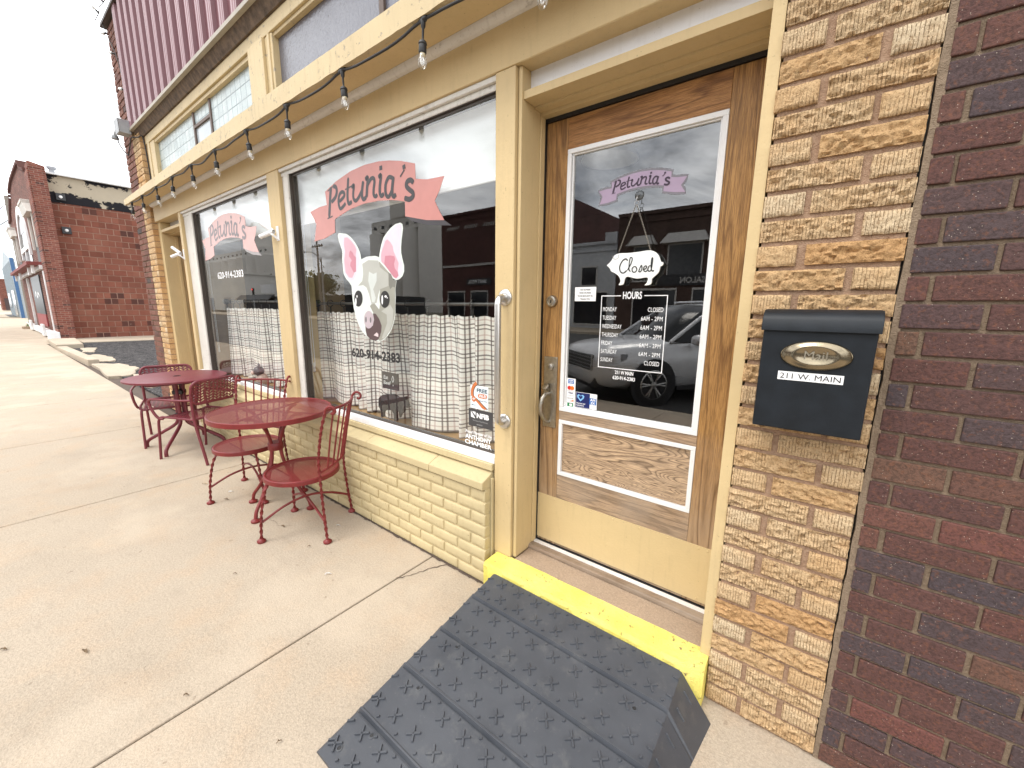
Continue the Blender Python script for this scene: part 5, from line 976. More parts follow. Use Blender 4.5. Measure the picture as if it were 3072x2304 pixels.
# ------------------------------------------------------------------ maroon patio set behind
def rounded(w, h0, h1, rad, n=6):
    P = []
    for cx, cz, a0 in ((w-rad, h1-rad, 0), (-w+rad, h1-rad, 90), (-w+rad, h0+rad, 180), (w-rad, h0+rad, 270)):
        for i in range(n+1): a = R(a0+90*i/n); P.append((cx+rad*math.cos(a), cz+rad*math.sin(a)))
    return P
def patio_chair(label):
    t = thing('patio_armchair', label, 'chair', group='maroon patio armchairs')
    s = MB(); N = 10; vs = []
    for i in range(N+1):
        for j in range(N+1):
            x = -0.215+0.44*i/N; y = -0.222+0.444*j/N
            z = 0.432-0.012*math.sin(PI*j/N)-0.010*math.sin(PI*i/N)+(-0.03*((i-8.5)/1.5)**2 if i > 8.5 else 0)
            vs.append((x, y, z))
    s.add(vs, [(i*(N+1)+j, (i+1)*(N+1)+j, (i+1)*(N+1)+j+1, i*(N+1)+j+1) for i in range(N) for j in range(N)], 1)
    s.tube([(-0.215,-0.222,0.430),(0.16,-0.222,0.430),(0.215,-0.222,0.412),(0.232,-0.20,0.400),(0.232,0.20,0.400),(0.215,0.222,0.412),(0.16,0.222,0.430),(-0.215,0.222,0.430)], 0.0105, 10, closed=True)
    s.build('seat', [MAROON, PERF_SEAT], t, smooth=50)
    bk = MB(); P = rounded(0.222, 0.572, 0.785, 0.060); tilt = lambda z: -0.225-0.18*(z-0.43)
    cv = lambda y: 0.035*(y/0.222)**2
    bk.tube([(tilt(z)+cv(y), y, z) for y, z in P], 0.0125, 10, closed=True)
    N = 12; M_ = 5; vs = []
    for i in range(N+1):
        for j in range(M_+1): y = -0.215+0.43*i/N; z = 0.579+0.199*j/M_; vs.append((tilt(z)+cv(y), y, z))
    bk.add(vs, [(i*(M_+1)+j, (i+1)*(M_+1)+j, (i+1)*(M_+1)+j+1, i*(M_+1)+j+1) for i in range(N) for j in range(M_)], 1)
    bk.build('backrest', [MAROON, PERF_BACK], t, smooth=50)
    for sy in (-1, 1):
        m = MB(); m.tube(sp([(tilt(0.66)+0.03, sy*0.218, 0.66),(tilt(0.57)+0.032, sy*0.215, 0.57),(-0.222, sy*0.214, 0.47),(-0.235, sy*0.214, 0.36),(-0.290, sy*0.214, 0.12),(-0.315, sy*0.214, 0.004)], 5), 0.0125, 10); m.build('leg', MAROON, t, smooth=60)
        m = MB(); m.tube(sp([(0.205, sy*0.205, 0.405),(0.228, sy*0.214, 0.380),(0.238, sy*0.218, 0.25),(0.262, sy*0.222, 0.004)], 5), 0.0115, 10)
        m.lathe([(0.012,0),(0.012,0.012)], (0.262, sy*0.222, 0), (0,0,1), 12); m.build('leg', MAROON, t, smooth=60)
        m = MB(); m.tube(sp([(tilt(0.61)+0.03, sy*0.222, 0.615),(-0.10, sy*0.262, 0.612),(0.12, sy*0.270, 0.610),(0.215, sy*0.268, 0.602),(0.245, sy*0.262, 0.565),(0.225, sy*0.255, 0.49),(0.19, sy*0.24, 0.425),(0.15, sy*0.222, 0.412)], 6), 0.0125, 10, ecc=.8); m.build('armrest', MAROON, t, smooth=60)
    return t
pc1 = patio_chair('maroon punched-metal armchair facing away, next to the mesh-topped table'); pc1.location = (-4.775, 1.190, 0); pc1.rotation_euler = (0,0,math.atan2(-0.376,-0.926))
pc2 = copy_tree(pc1, (-5.62, 1.15, 0), R(-15), 'maroon punched-metal armchair behind the solid-topped round table, backrest towards the alley')
TB = thing('patio_table', 'round solid-topped maroon patio table with a parasol hole', 'table', (-5.245, 1.165, 0), R(50))
tt = MB(); N = 72; r = 0.425
prof = [(0.024,0.738),(0.024,0.746),(r-0.012,0.746),(r,0.742),(r,0.728),(r-0.010,0.722),(r-0.012,0.736),(0.024,0.737)]
tt.lathe(prof, (0,0,0), (0,0,1), N, 0, cap=False); tt.build('tabletop', MAROON, TB, smooth=40)
hg = MB(); hg.lathe([(0.034,0.7462),(0.034,0.7485),(0.025,0.749),(0.023,0.72)], (0,0,0), (0,0,1), 24, 0, cap=False); hg.build('parasol_hole_ring', BLACKPLASTIC, TB, smooth=40)
br = MB(); br.box(-0.30, 0.30, -0.016, 0.016, 0.705, 0.735); br.box(-0.016, 0.016, -0.30, 0.30, 0.70, 0.7349); br.lathe([(0.05,0.66),(0.05,0.70)], (0,0,0), (0,0,1), 20); br.build('top_bracket', BLACKPLASTIC, TB, bevel=0.003)
for k in range(4):
    c, s = math.cos(k*PI/2), math.sin(k*PI/2); m = MB()
    P = sp([(0.20,0,0.71),(0.075,0,0.70),(0.042,0,0.66),(0.040,0,0.45),(0.042,0,0.31),(0.075,0,0.235),(0.20,0,0.155),(0.325,0,0.082),(0.355,0,0.045),(0.358,0,0.002)], 5)
    m.tube([(x*c, x*s, z) for x, y, z in P], 0.0165, 12); m.build('leg', MAROON, TB, smooth=60)
for a, b_ in ((0.33,0.36),(0.56,0.60)): m = MB(); m.box(-0.045, 0.045, -0.045, 0.045, a, b_); m.build('spacer_block', BLACKPLASTIC, TB, bevel=0.004)

# ------------------------------------------------------------------ string of bulbs under the ledge
SL = thing('string_lights', 'black cable of clear glass bulbs hung along the cream ledge above the windows', 'string lights', (-3.9, 1.322, 2.69))
SI = Matrix.Translation((3.9, -1.322, -2.69))
sx = [-6.80, -6.30, -5.71, -5.14, -4.57, -3.985, -3.365, -2.755, -2.134, -1.503, -0.89, -0.28]
cb_ = MB(); pts = []
for i in range(len(sx)-1):
    a, b_ = sx[i], sx[i+1]; sag = random.uniform(0.018, 0.034)
    for k in range(10):
        t = k/10; pts.append((a+(b_-a)*t, 1.322+0.004*math.sin(t*9+i), 2.674-sag*4*t*(1-t)+0.003*math.sin(t*7+i*2)))
pts.append((sx[-1], 1.322, 2.674)); cb_.tube(pts, 0.0058, 8)
o = cb_.build('cable', RUBBER_CABLE, SL, smooth=60); o.matrix_parent_inverse = SI
sk = MB(); X0 = 0.0
sk.tube([(-0.028,0,0.002),(-0.012,0,0.0),(0.012,0,0.0),(0.028,0,0.002)], [0.0062,0.011,0.011,0.0062], 12)
sk.lathe([(0.0105,0.012),(0.0115,0.0),(0.0095,-0.026),(0.0052,-0.034),(0.0045,-0.074),(0.010,-0.078),(0.0165,-0.084),(0.0185,-0.092),(0.0155,-0.095),(0.0165,-0.100),(0.0168,-0.124),(0.0150,-0.128)], (0,0,0), (0,0,1), 16)
sock = sk.build('socket', RUBBER_CABLE, SL, smooth=45); sock.matrix_parent_inverse = SI
bb = MB(); bb.lathe([(0.0125,-0.128),(0.014,-0.138),(0.0185,-0.152),(0.0195,-0.164),(0.0165,-0.178),(0.010,-0.187),(0.0,-0.1905)], (0,0,0), (0,0,1), 16, 0, cap=False)
bb.lathe([(0.0125,-0.1275),(0.0125,-0.135),(0.009,-0.139),(0.0,-0.14)], (0,0,0), (0,0,1), 12, 1, cap=False)
for k in range(5):
    a = k*2*PI/5; bb.tube([(0.003*math.cos(a),0.003*math.sin(a),-0.14),(0.010*math.cos(a),0.010*math.sin(a),-0.158),(0.004*math.cos(a+.6),0.004*math.sin(a+.6),-0.172)], 0.0009, 5, m=2)
bulb = bb.build('bulb', [BULBGLASS, plain('bulb_base_ceramic', (0.72,0.62,0.42), 0.4), plain('bulb_filament_support', (0.75,0.73,0.70), 0.25, 1.0)], sock, smooth=60)
for i, X in enumerate(sx[:-1]):
    if i == 0: q = sock
    else:
        q = sock.copy(); COL.objects.link(q); q.parent = SL; q.matrix_parent_inverse = SI
        bq = bulb.copy(); COL.objects.link(bq); bq.parent = q
    q.location = (X, 1.322, 2.669); q.rotation_euler = (R(random.uniform(-3,3)), R(random.uniform(-6,6) if i else 14), R(random.uniform(-10,10)))

# roof-line string on the corner
RL = thing('roofline_lights', 'thin string of small bulbs clipped along the roof edge above the maroon cladding', 'string lights', (-7.5, 1.43, 4.94))
RLI = Matrix.Translation((7.5, -1.43, -4.94))
m = MB(); pts = [(-7.69+0.18*i, 1.412+0.012*math.sin(i*2.1), 4.945+0.015*math.sin(i*1.3)) for i in range(24)]; m.tube(pts, 0.005, 6)
m.tube(sp([(-7.60,1.45,4.92),(-7.50,1.48,4.70),(-7.28,1.488,4.40),(-7.14,1.486,4.0),(-7.13,1.485,3.70)], 5), 0.005, 6)
o = m.build('cable', RUBBER_CABLE, RL); o.matrix_parent_inverse = RLI
def clipbulb(x, y, z, d):
    q = MB(); d = Vector(d).normalized(); c = Vector((x,y,z))
    q.lathe([(0.011,0.0),(0.012,0.03),(0.011,0.034)], c, d, 10, 0); q.lathe([(0.010,0.034),(0.019,0.05),(0.016,0.075),(0.006,0.095),(0.0,0.10)], c, d, 12, 1, cap=False)
    o = q.build('bulb', [RUBBER_CABLE, plain('frosted_bulb', (0.80,0.80,0.78), 0.2)], RL, smooth=50); o.matrix_parent_inverse = RLI
for i in range(1, 23, 2): clipbulb(pts[i][0], pts[i][1], pts[i][2], (random.uniform(-.6,.2), -0.6, 0.6))
clipbulb(-7.36, 1.482, 4.50, (-0.75,-0.4,0.25)); clipbulb(-7.16, 1.482, 4.05, (-0.8,-0.3,0.2)); clipbulb(-7.54, 1.475, 4.78, (-0.8,-0.4,0.1))

# grey electrical box with its conduit arm, and its wire
EB = thing('junction_box', 'grey electrical box with a bracket arm on the red brick corner below the cladding', 'electrical box', (-7.14, 1.47, 3.52))
m = MB(); m.box(-0.085, 0.085, -0.11, 0.0, 0.0, 0.15); m.box(-0.09, 0.09, -0.118, -0.112, -0.004, 0.154); m.build('box', GREYMETAL, EB, bevel=0.004)
m = MB(); m.tube([(-0.085,-0.06,0.12),(-0.20,-0.06,0.135),(-0.33,-0.065,0.115),(-0.40,-0.07,0.07)], 0.014, 10); m.lathe([(0.035,0),(0.04,0.01),(0.028,0.05)], (-0.40,-0.07,0.03), (0,0,1), 14); m.build('bracket_arm', GREYMETAL, EB, smooth=50)
m = MB(); m.tube(sp([(-0.36,-0.06,0.07),(-0.30,-0.055,-0.05),(-0.16,-0.02,-0.19),(-0.10,-0.015,-0.16),(-0.05,0.0,-0.08),(0.08,-0.01,-0.04),(0.24,0.02,-0.06),(0.285,0.06,-0.07),(0.288,0.075,-0.45),(0.288,0.075,-0.74)], 5), 0.007, 8); m.build('wire', RUBBER_CABLE, EB, smooth=60)

# two white flag brackets
def flag_bracket(loc, label):
    t = thing('flag_bracket', label, 'flagpole bracket', loc, group='white flagpole brackets on the window posts')
    m = MB(); m.box(-0.022, 0.022, -0.005, 0.0, -0.055, 0.055); m.lathe([(0.006,0.0),(0.005,0.004)], (0,-0.005,0.042), (0,-1,0), 8); m.lathe([(0.006,0.0),(0.005,0.004)], (0,-0.005,-0.042), (0,-1,0), 8)
    m.tube([(0,-0.003,-0.045),(-0.01,-0.035,-0.015),(-0.03,-0.05,0.0)], 0.009, 8); m.build('back_plate', WHITE, t, bevel=0.002)
    for d in ((-0.75,-0.35,0.52), (-0.80,-0.45,-0.30)):
        q = MB(); d = Vector(d).normalized(); b0 = Vector((-0.01,-0.03,0.012)); q.lathe([(0.017,0.0),(0.017,0.125),(0.0125,0.125),(0.0125,0.02),(0.0,0.02)], b0, d, 16, 0, cap=False); q.build('socket_tube', WHITE, t, smooth=40)
    return t
fb = flag_bracket((-3.50, 1.53, 2.03), 'white two-socket flagpole bracket on the post between the two big windows')
copy_tree(fb, (-5.888, 1.53, 2.03), 0, 'white two-socket flagpole bracket on the narrow post beside the far doorway')
# ------------------------------------------------------------------ lettering and decals on the glass
PINKB = flatcol('dusty_pink_vinyl', (0.50,0.215,0.19)); PINKD = flatcol('grey_lettering_vinyl', (0.038,0.034,0.036)); OUTL_SHADOW = flatcol('dark_outline_and_painted_shadow', (0.05,0.045,0.05))
LAV = flatcol('lavender_vinyl', (0.36,0.275,0.375)); LAVD = flatcol('plum_lettering_vinyl', (0.05,0.03,0.05)); LAVO = flatcol('grey_outline_vinyl', (0.19,0.18,0.20))
def banner(label, mats, dx=0.0, s=1.0, c0=None, c1=None, y=1.578, face=False, outline=False):
    """ribbon with the cafe's name; points are real facade coordinates, moved or scaled for the copies"""
    def T(p):
        if c0 is None: return (p[0]+dx, p[1])
        return (c1[0]+(p[0]-c0[0])*s, c1[1]+(p[1]-c0[1])*s)
    m = MB(); m.flat([T(p) for p in TR['rib']], y-0.0006, 0)
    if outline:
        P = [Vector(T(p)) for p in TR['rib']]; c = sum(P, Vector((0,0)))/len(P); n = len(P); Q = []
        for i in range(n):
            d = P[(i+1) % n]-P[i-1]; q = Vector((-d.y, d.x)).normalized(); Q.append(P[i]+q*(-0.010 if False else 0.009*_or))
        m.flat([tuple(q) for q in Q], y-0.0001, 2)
    else: m.flat([T(p) for p in TR['ribsh']], y-0.0001, 2)  # dark sliver under the right tail: the ribbon's shadow, painted as a polygon
    for k, (pts, wd) in enumerate(TR['let']): m.ribbon([T(p) for p in pts], wd*s*1.28, y-0.0011-0.00006*k, 1)
    o = m.build('banner_decal', mats); return tag(o, label, 'decal', 'ribbon banner decals')
_a = sum(TR['rib'][i-1][0]*TR['rib'][i][1]-TR['rib'][i][0]*TR['rib'][i-1][1] for i in range(len(TR['rib'])))
_or = 1.0 if _a < 0 else -1.0
# vinyl on the outer face of the glass: 1.5745 is the pane
banner("dusty pink ribbon banner decal reading Petunia's above the pig face on the big window", [PINKB, PINKD, OUTL_SHADOW], y=1.5738)
banner("pale pink ribbon banner decal reading Petunia's on the far window", [flatcol('reflection_washed_pink_vinyl', (0.60,0.36,0.335)), flatcol('reflection_washed_grey_lettering', (0.17,0.14,0.145)), flatcol('washed_painted_shadow', (0.3,0.27,0.27))], dx=-2.335, y=1.5738)  # paler copy: grazing reflection painted into the colours, tail shadow included
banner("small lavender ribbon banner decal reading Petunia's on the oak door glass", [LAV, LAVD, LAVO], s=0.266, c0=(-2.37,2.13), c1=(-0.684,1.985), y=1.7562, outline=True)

PG = MB(); yb = 1.5740
pcols = [(0.66,0.70,0.665),(0.60,0.57,0.63),(0.60,0.35,0.41),(0.50,0.20,0.25),(0.30,0.295,0.25),(0.41,0.41,0.37),(0.19,0.185,0.16),(0.55,0.58,0.55),(0.026,0.024,0.023),(0.82,0.82,0.82),(0.48,0.40,0.43),(0.10,0.065,0.065),(0.16,0.15,0.15),(0.68,0.55,0.55)]
pm_ = [flatcol('pig_face_print_tone', c) for c in pcols]
lay = [('earL',0),('earLi',1),('earLp',2),('earLd',3),('earR',0),('earRi',1),('earRp',2),('earRd',3),('head',0),('shade',4),('fore',5),('dark',6),('light',7),('chin',5),('mouth',11),('tooth',13)]
for k, (nm, mi) in enumerate(lay): PG.flat(TR['pig'][nm], yb-0.00009*k, mi)
for k, (nm, mi) in enumerate([('eyeL',8),('eyeR',8),('nose',10),('nos1',12),('nos2',12),('hl1',9),('hl2',9),('hr1',9),('hr2',9),('hr3',9)]): PG.flat(TR['pigE'][nm], yb-0.0016-0.00008*k, mi)
tag(PG.build('pig_face_decal', pm_), 'large decal of a white pig face with pink ears on the big window', 'decal')
def lettering(name, label, rows, y, mat, group=None):
    m = MB()
    for (txt, x0, x1, z0, z1, bold) in rows: put_text(m, txt, x0, x1, z0, z1, y, 0, bold)
    return tag(m.build(name, mat), label, 'lettering', group)
lettering('phone_number', 'black phone number 620-914-2383 under the pig face on the big window', [('620-914-2383', -2.628, -2.085, 1.124, 1.191, 0.042)], 1.5738, INK)
lettering('phone_number', 'white phone number 620-914-2383 below the ribbon on the far window', [('620-914-2383', -5.06, -4.39, 1.735, 1.803, 0.018)], 1.5738, WHITEVINYL)
# hours on the door
hm = MB(); yh = 1.7562
x0, x1, z0, z1, lw = -0.829, -0.530, 1.206, 1.537, 0.0036
for (a, b_, c, d) in ((x0,x1,z0,z0+lw),(x0,x0+lw,z0+lw,z1),(x1-lw,x1,z0+lw,z1),(x0+lw,-0.735,z1-lw,z1),(-0.630,x1-lw,z1-lw,z1)): hm.flat([(a,c),(b_,c),(b_,d),(a,d)], yh, 0)
put_text(hm, 'HOURS', -0.726, -0.640, 1.521, 1.553, yh, 0, 0.028)
days = ['MONDAY','TUESDAY','WEDNESDAY','THURSDAY','FRIDAY','SATURDAY','SUNDAY']; wid = [0.066,0.066,0.094,0.080,0.054,0.078,0.060]
for i, dname in enumerate(days):
    zz = 1.4665-i*0.0385; put_text(hm, dname, -0.818, -0.818+wid[i], zz, zz+0.0190, yh, 0, 0.004, 1.06)
    t_ = 'CLOSED' if i in (0, 6) else '6AM - 2PM'; wd = 0.066 if i in (0, 6) else 0.093
    put_text(hm, t_, -0.5445-wd, -0.5445, zz, zz+0.0190, yh, 0, 0.004, 1.06)
put_text(hm, '211 W MAIN', -0.742, -0.655, 1.182, 1.199, yh, 0, 0.022); put_text(hm, '620-914-2383', -0.752, -0.646, 1.157, 1.174, yh, 0, 0.02)
tag(hm.build('hours_lettering', WHITEVINYL), 'white framed opening hours lettering on the oak door glass', 'lettering')

def card(name, label, cat, x0, x1, z0, z1, y, mats, extra, group=None):
    m = MB(); m.flat([(x0,z0),(x1,z0),(x1,z1),(x0,z1)], y, 0, 0.0004); extra(m, y-0.0004); return tag(m.build(name, mats), label, cat, group)
def notice(m, y):
    for i, s in enumerate(('NO OUTSIDE','FOOD OR DRINK','TO BE BROUGHT IN.','THANK YOU')):
        wd = (0.052,0.060,0.080,0.050)[i]; zz = 1.561-0.0143*i; put_text(m, s, -0.912-wd/2, -0.912+wd/2, zz, zz+0.0068, y, 1, 0.03)
card('paper_notice', 'small white paper notice taped left of the hours on the oak door glass', 'notice', -0.967, -0.857, 1.512, 1.577, 1.7562, [PAPER, INK], notice)
blue = flatcol('mid_blue_print', (0.03,0.14,0.45)); navy = flatcol('navy_print', (0.012,0.02,0.11)); orange = flatcol('orange_print', (0.72,0.16,0.015)); redp = flatcol('red_print', (0.60,0.02,0.02)); grey = flatcol('grey_print', (0.30,0.30,0.30)); green = flatcol('green_print', (0.02,0.20,0.07)); sky_ = flatcol('light_blue_print', (0.22,0.48,0.78))
def R4(m, a, b_, c, d, y, mi): m.flat([(a,c),(b_,c),(b_,d),(a,d)], y, mi)
def EL(m, cx, cz, rx, rz, y, mi, n=18): m.flat([(cx+rx*math.cos(2*PI*i/n), cz+rz*math.sin(2*PI*i/n)) for i in range(n)], y, mi)
def cards(m, y):
    R4(m, -0.985,-0.953,1.108,1.130,y,1); put_text(m,'AM',-0.981,-0.957,1.120,1.128,y-.0003,0,.03); put_text(m,'EX',-0.977,-0.957,1.110,1.118,y-.0003,0,.03)
    EL(m,-0.977,1.086,0.0115,0.0105,y,2); EL(m,-0.962,1.086,0.0115,0.0105,y-.0002,3)
    R4(m,-0.988,-0.950,1.071,1.0725,y,4); put_text(m,'VISA',-0.983,-0.955,1.056,1.066,y,5,.03); R4(m,-0.988,-0.950,1.047,1.0485,y,4)
    put_text(m,'DISCOVER',-0.987,-0.951,1.030,1.036,y,4,.03); m.flat([(-0.975,1.018),(-0.951,1.018),(-0.951,1.027)],y,3)
    R4(m,-0.986,-0.952,0.990,1.010,y,6); R4(m,-0.974,-0.958,0.995,1.006,y-.0003,0)
card('card_logo_sticker', 'tall white sticker strip of payment card logos at the lower left of the door glass', 'sticker', -0.9925, -0.944, 0.9895, 1.135, 1.7562, [PAPER, blue, redp, orange, grey, navy, green], cards)
def heart(m, y):
    R4(m,-0.938,-0.862,0.996,1.070,y,1); R4(m,-0.862,-0.848,0.996,1.066,y,2)
    H = [(0.0,-0.020),(-0.018,-0.002),(-0.020,0.008),(-0.012,0.015),(-0.002,0.010),(0.0,0.006),(0.002,0.010),(0.012,0.015),(0.020,0.008),(0.018,-0.002)]
    m.flat([(-0.912+a,1.046+b_) for a, b_ in H], y-.0003, 3); m.flat([(-0.912+a*.55,1.047+b_*.55) for a, b_ in H], y-.0006, 1)
    R4(m,-0.864,-0.828,1.018,1.050,y-.0005,4); put_text(m,'AM',-0.860,-0.833,1.035,1.048,y-.0008,0,.03); put_text(m,'EX',-0.855,-0.833,1.020,1.032,y-.0008,0,.03)
    put_text(m,'We love our',-0.935,-0.885,1.012,1.020,y-.0003,0,.02); put_text(m,'customers',-0.935,-0.893,1.002,1.009,y-.0003,0,.02)
card('heart_sticker', 'blue sticker with a heart beside the payment card strip on the door glass', 'sticker', -0.940, -0.825, 0.9945, 1.0715, 1.7560, [PAPER, navy, PAPER, sky_, blue], heart)
def wifi(m, y):
    arc = lambda r, a0, a1, n=14: [(-1.408+r*math.cos(R(a0+(a1-a0)*i/n)), 1.022+r*math.sin(R(a0+(a1-a0)*i/n))) for i in range(n+1)]
    m.flat(arc(0.074,118,196)+arc(0.056,196,118), y, 1); m.flat(arc(0.056,118,200)+arc(0.052,200,118), y-.0002, 2)
    m.flat([(-1.455,0.988),(-1.443,0.995),(-1.366,0.944),(-1.384,0.941),(-1.402,0.946)], y, 1); m.flat([(-1.443,0.995),(-1.440,0.9975),(-1.359,0.945),(-1.366,0.944)], y-.0002, 2)
    EL(m,-1.4605,0.990,0.0165,0.0165,y-.0003,1)
    for r in (0.004,0.0085,0.013): m.ribbon([(-1.4605+r*math.cos(R(a)), 0.982+r*math.sin(R(a))) for a in (40,65,90,115,140)], 0.0026, y-.0006, 0)
    put_text(m,'FREE',-1.438,-1.364,1.030,1.051,y-.0002,3,.03)
    m.flat(arc2(-1.398,1.012,0.033,0.0125), y-.0002, 1); put_text(m,'Wi-Fi',-1.424,-1.372,1.003,1.021,y-.0005,0,.03); put_text(m,'hotspot zone',-1.428,-1.366,0.981,0.989,y,4,.03); R4(m,-1.476,-1.468,0.953,0.960,y,3); put_text(m,'open net',-1.466,-1.446,0.953,0.959,y,4,.02)
def arc2(cx, cz, a, b_, n=8):
    P = []
    for sx_, a0 in ((1,-90),(-1,90)):
        for i in range(n+1): t = R(a0+180*i/n); P.append((cx+sx_*(a-b_)+b_*math.cos(t), cz+b_*math.sin(t)))
    return P
wifi_o = card('wifi_sticker', 'pale FREE Wi-Fi sticker with an orange swoosh at the right edge of the big window', 'sticker', -1.485, -1.357, 0.938, 1.066, 1.5738, [flatcol('pale_blue_white_print', (0.72,0.79,0.82)), flatcol('copper_orange_print', (0.55,0.17,0.06)), OUTL_SHADOW, flatcol('dark_slate_print', (0.06,0.09,0.12)), navy], wifi)
def nfib(m, y):
    m.flat([(-1.482,0.887),(-1.450,0.882),(-1.482,0.921)], y, 1); m.flat([(-1.474,0.919),(-1.448,0.919),(-1.448,0.898)], y, 1)
    put_text(m,'NFIB',-1.440,-1.352,0.886,0.915,y,1,.05); put_text(m,'The Voice of Small Business.',-1.470,-1.358,0.866,0.874,y,2,.01); put_text(m,'MEMBER',-1.440,-1.396,0.846,0.853,y,2,.02)
card('membership_sticker', 'dark grey NFIB member sticker under the Wi-Fi sticker', 'sticker', -1.4995, -1.326, 0.836, 0.9335, 1.5738, [flatcol('charcoal_print', (0.055,0.055,0.058)), WHITEVINYL, grey], nfib)
cm = MB(); put_text(cm, 'Proud Member of the', -1.525, -1.335, 0.790, 0.808, 1.5738, 0, .02, 1.0, 0.2); put_text(cm, 'ANTHONY', -1.527, -1.335, 0.757, 0.784, 1.5738, 0, .035); put_text(cm, 'CHAMBER', -1.530, -1.333, 0.7250, 0.7510, 1.5738, 0, .035)
tag(cm.build('chamber_lettering', WHITEVINYL), 'white Proud Member of the Anthony Chamber lettering at the bottom corner of the big window', 'lettering')

# hanging Closed pig on its chain and suction hook
CS = thing('closed_sign', 'white pig-shaped sign reading Closed hung by a chain on the oak door glass', 'sign', (-0.678, 1.735, 1.60)); CI = Matrix.Translation((0.678, -1.735, -1.60))
def cpart(mb, name, mat, **k):
    o = mb.build(name, mat, CS, **k); o.matrix_parent_inverse = CI; return o
m = MB(); P = [tuple(p) for p in smooth2(TR['sign']+[TR['sign'][0]], 3)][:-1]; m.flat(P, 1.722, 0, 0.008)
m.ribbon([(-0.772,1.706),(-0.760,1.690),(-0.744,1.694),(-0.742,1.708)], 0.0018, 1.7212, 1)
pbd = cpart(m, 'pig_board', [plain('enamelled_white_sheet', (0.80,0.81,0.79), 0.35, 0, 0.05, 20, 0.0006, 25), grey], bevel=0.002)
m = MB()
for k, (pts, wd) in enumerate(TR['closed']): m.ribbon(pts, wd*0.95, 1.7205-0.00005*k, 0)
o = m.build('lettering', INK, pbd)
m = MB()
def chain(a, b_):
    a, b_ = Vector(a), Vector(b_); L = (b_-a).length; n = int(L/0.0058); d = (b_-a).normalized(); u = d.orthogonal().normalized(); w_ = d.cross(u)
    for i in range(n):
        c = a+d*(L*(i+.5)/n); p = u if i % 2 else w_
        m.tube([c+d*(0.0042*math.cos(t*PI/3))+p*(0.0026*math.sin(t*PI/3)) for t in range(6)], 0.0009, 5, closed=True)
chain((-0.744,1.7255,1.719), (-0.681,1.7275,1.902)); chain((-0.606,1.7255,1.716), (-0.677,1.7275,1.902))
cpart(m, 'chain', plain('dark_chain_metal', (0.22,0.20,0.17), 0.4, 1.0), smooth=60)
m = MB(); m.tube([(-0.679+0.0085*math.cos(2*PI*i/18), 1.728, 1.911+0.0085*math.sin(2*PI*i/18)) for i in range(18)], 0.0013, 6, closed=True); m.tube([(-0.680,1.745,1.945),(-0.680,1.732,1.938),(-0.680,1.727,1.925),(-0.680,1.730,1.918)], 0.0014, 6); cpart(m, 'hook_ring', STEEL, smooth=60)
m = MB(); m.lathe([(0.020,0.0),(0.018,0.004),(0.012,0.008),(0.007,0.010),(0.006,0.014),(0.0,0.015)], (-0.680,1.7565,1.946), (0,-1,0), 24, cap=False); cpart(m, 'suction_cup', plain('cloudy_clear_rubber', (0.10,0.11,0.12), 0.15), smooth=50)

# ------------------------------------------------------------------ behind the glass
def curtain(x0, x1, zt0, zb0, label, sd, drop=0.0):
    rnd = random.Random(sd); t = thing('cafe_curtain', label, 'curtain', ((x0+x1)/2, 1.72, zb0), group='plaid cafe curtains'); I = Matrix.Translation((-(x0+x1)/2, -1.72, -zb0))
    m = MB(); NX, NZ = 260, 26; ph = [rnd.uniform(0, 6) for _ in range(8)]; vs = []; uv = []; s = 0; last = None
    for i in range(NX+1):
        u = i/NX; xx = x0+(x1-x0)*u
        w1 = math.sin(xx*23+2.6*math.sin(xx*5+ph[0])+1.1*math.sin(xx*11+ph[6])+ph[1]); w2 = math.sin(xx*61+ph[2]); w3 = math.sin(xx*9+ph[3])
        edge = 0.25+0.75*(0.5+0.5*math.sin(xx*4.1+ph[4]))
        col = []
        for j in range(NZ+1):
            v = j/NZ; amp = 0.012+0.040*(1-v*.8)*edge
            y = 1.775+amp*w1+0.006*w2*v+0.014*w3*(1-v)
            xo = 0.022*(1-v)*math.sin(xx*13+ph[5])*edge
            zb = zb0+0.006*w1+0.02*max(0, -w3)*0.4
            z = zb+(zt0+0.004*w2-zb)*v
            col.append((xx+xo, y, z))
        if last is not None: s += math.hypot(col[NZ//2][0]-last[NZ//2][0], col[NZ//2][1]-last[NZ//2][1])*0.98
        last = col
        for j in range(NZ+1): vs.append(col[j]); uv.append((s, j/NZ*(zt0-zb0)))
    W = NZ+1; m.add(vs, [(i*W+j, (i+1)*W+j, (i+1)*W+j+1, i*W+j+1) for i in range(NX) for j in range(NZ)]); m.uv = uv
    o = m.build('cloth', PLAID, t, smooth=80); o.matrix_parent_inverse = I
    n = int((x1-x0)/0.19)
    for i in range(n+1):
        q = MB(); cx = x0+0.03+(x1-x0-0.06)*i/n; ZR = zt0+0.070
        q.tube([(cx+0.006*math.sin(2*PI*k/20), 1.775+0.026*math.cos(2*PI*k/20), ZR+0.0+0.026*math.sin(2*PI*k/20)) for k in range(20)], 0.0035, 6, closed=True); q.box(cx-0.006, cx+0.006, 1.772, 1.778, zt0-0.008, ZR-0.026)
        o = q.build('ring', plain('dark_curtain_ring', (0.05,0.045,0.04), 0.35, 0.6) if i == 0 else bpy.data.materials['dark_curtain_ring'], t, smooth=60); o.matrix_parent_inverse = I
curtain(-3.47, -1.22, 1.425, 0.667, 'black and white plaid cafe curtain behind the big window with the pig face', 3)
curtain(-5.55, -3.60, 1.440, 0.668, 'pale plaid cafe curtain behind the far window', 8)
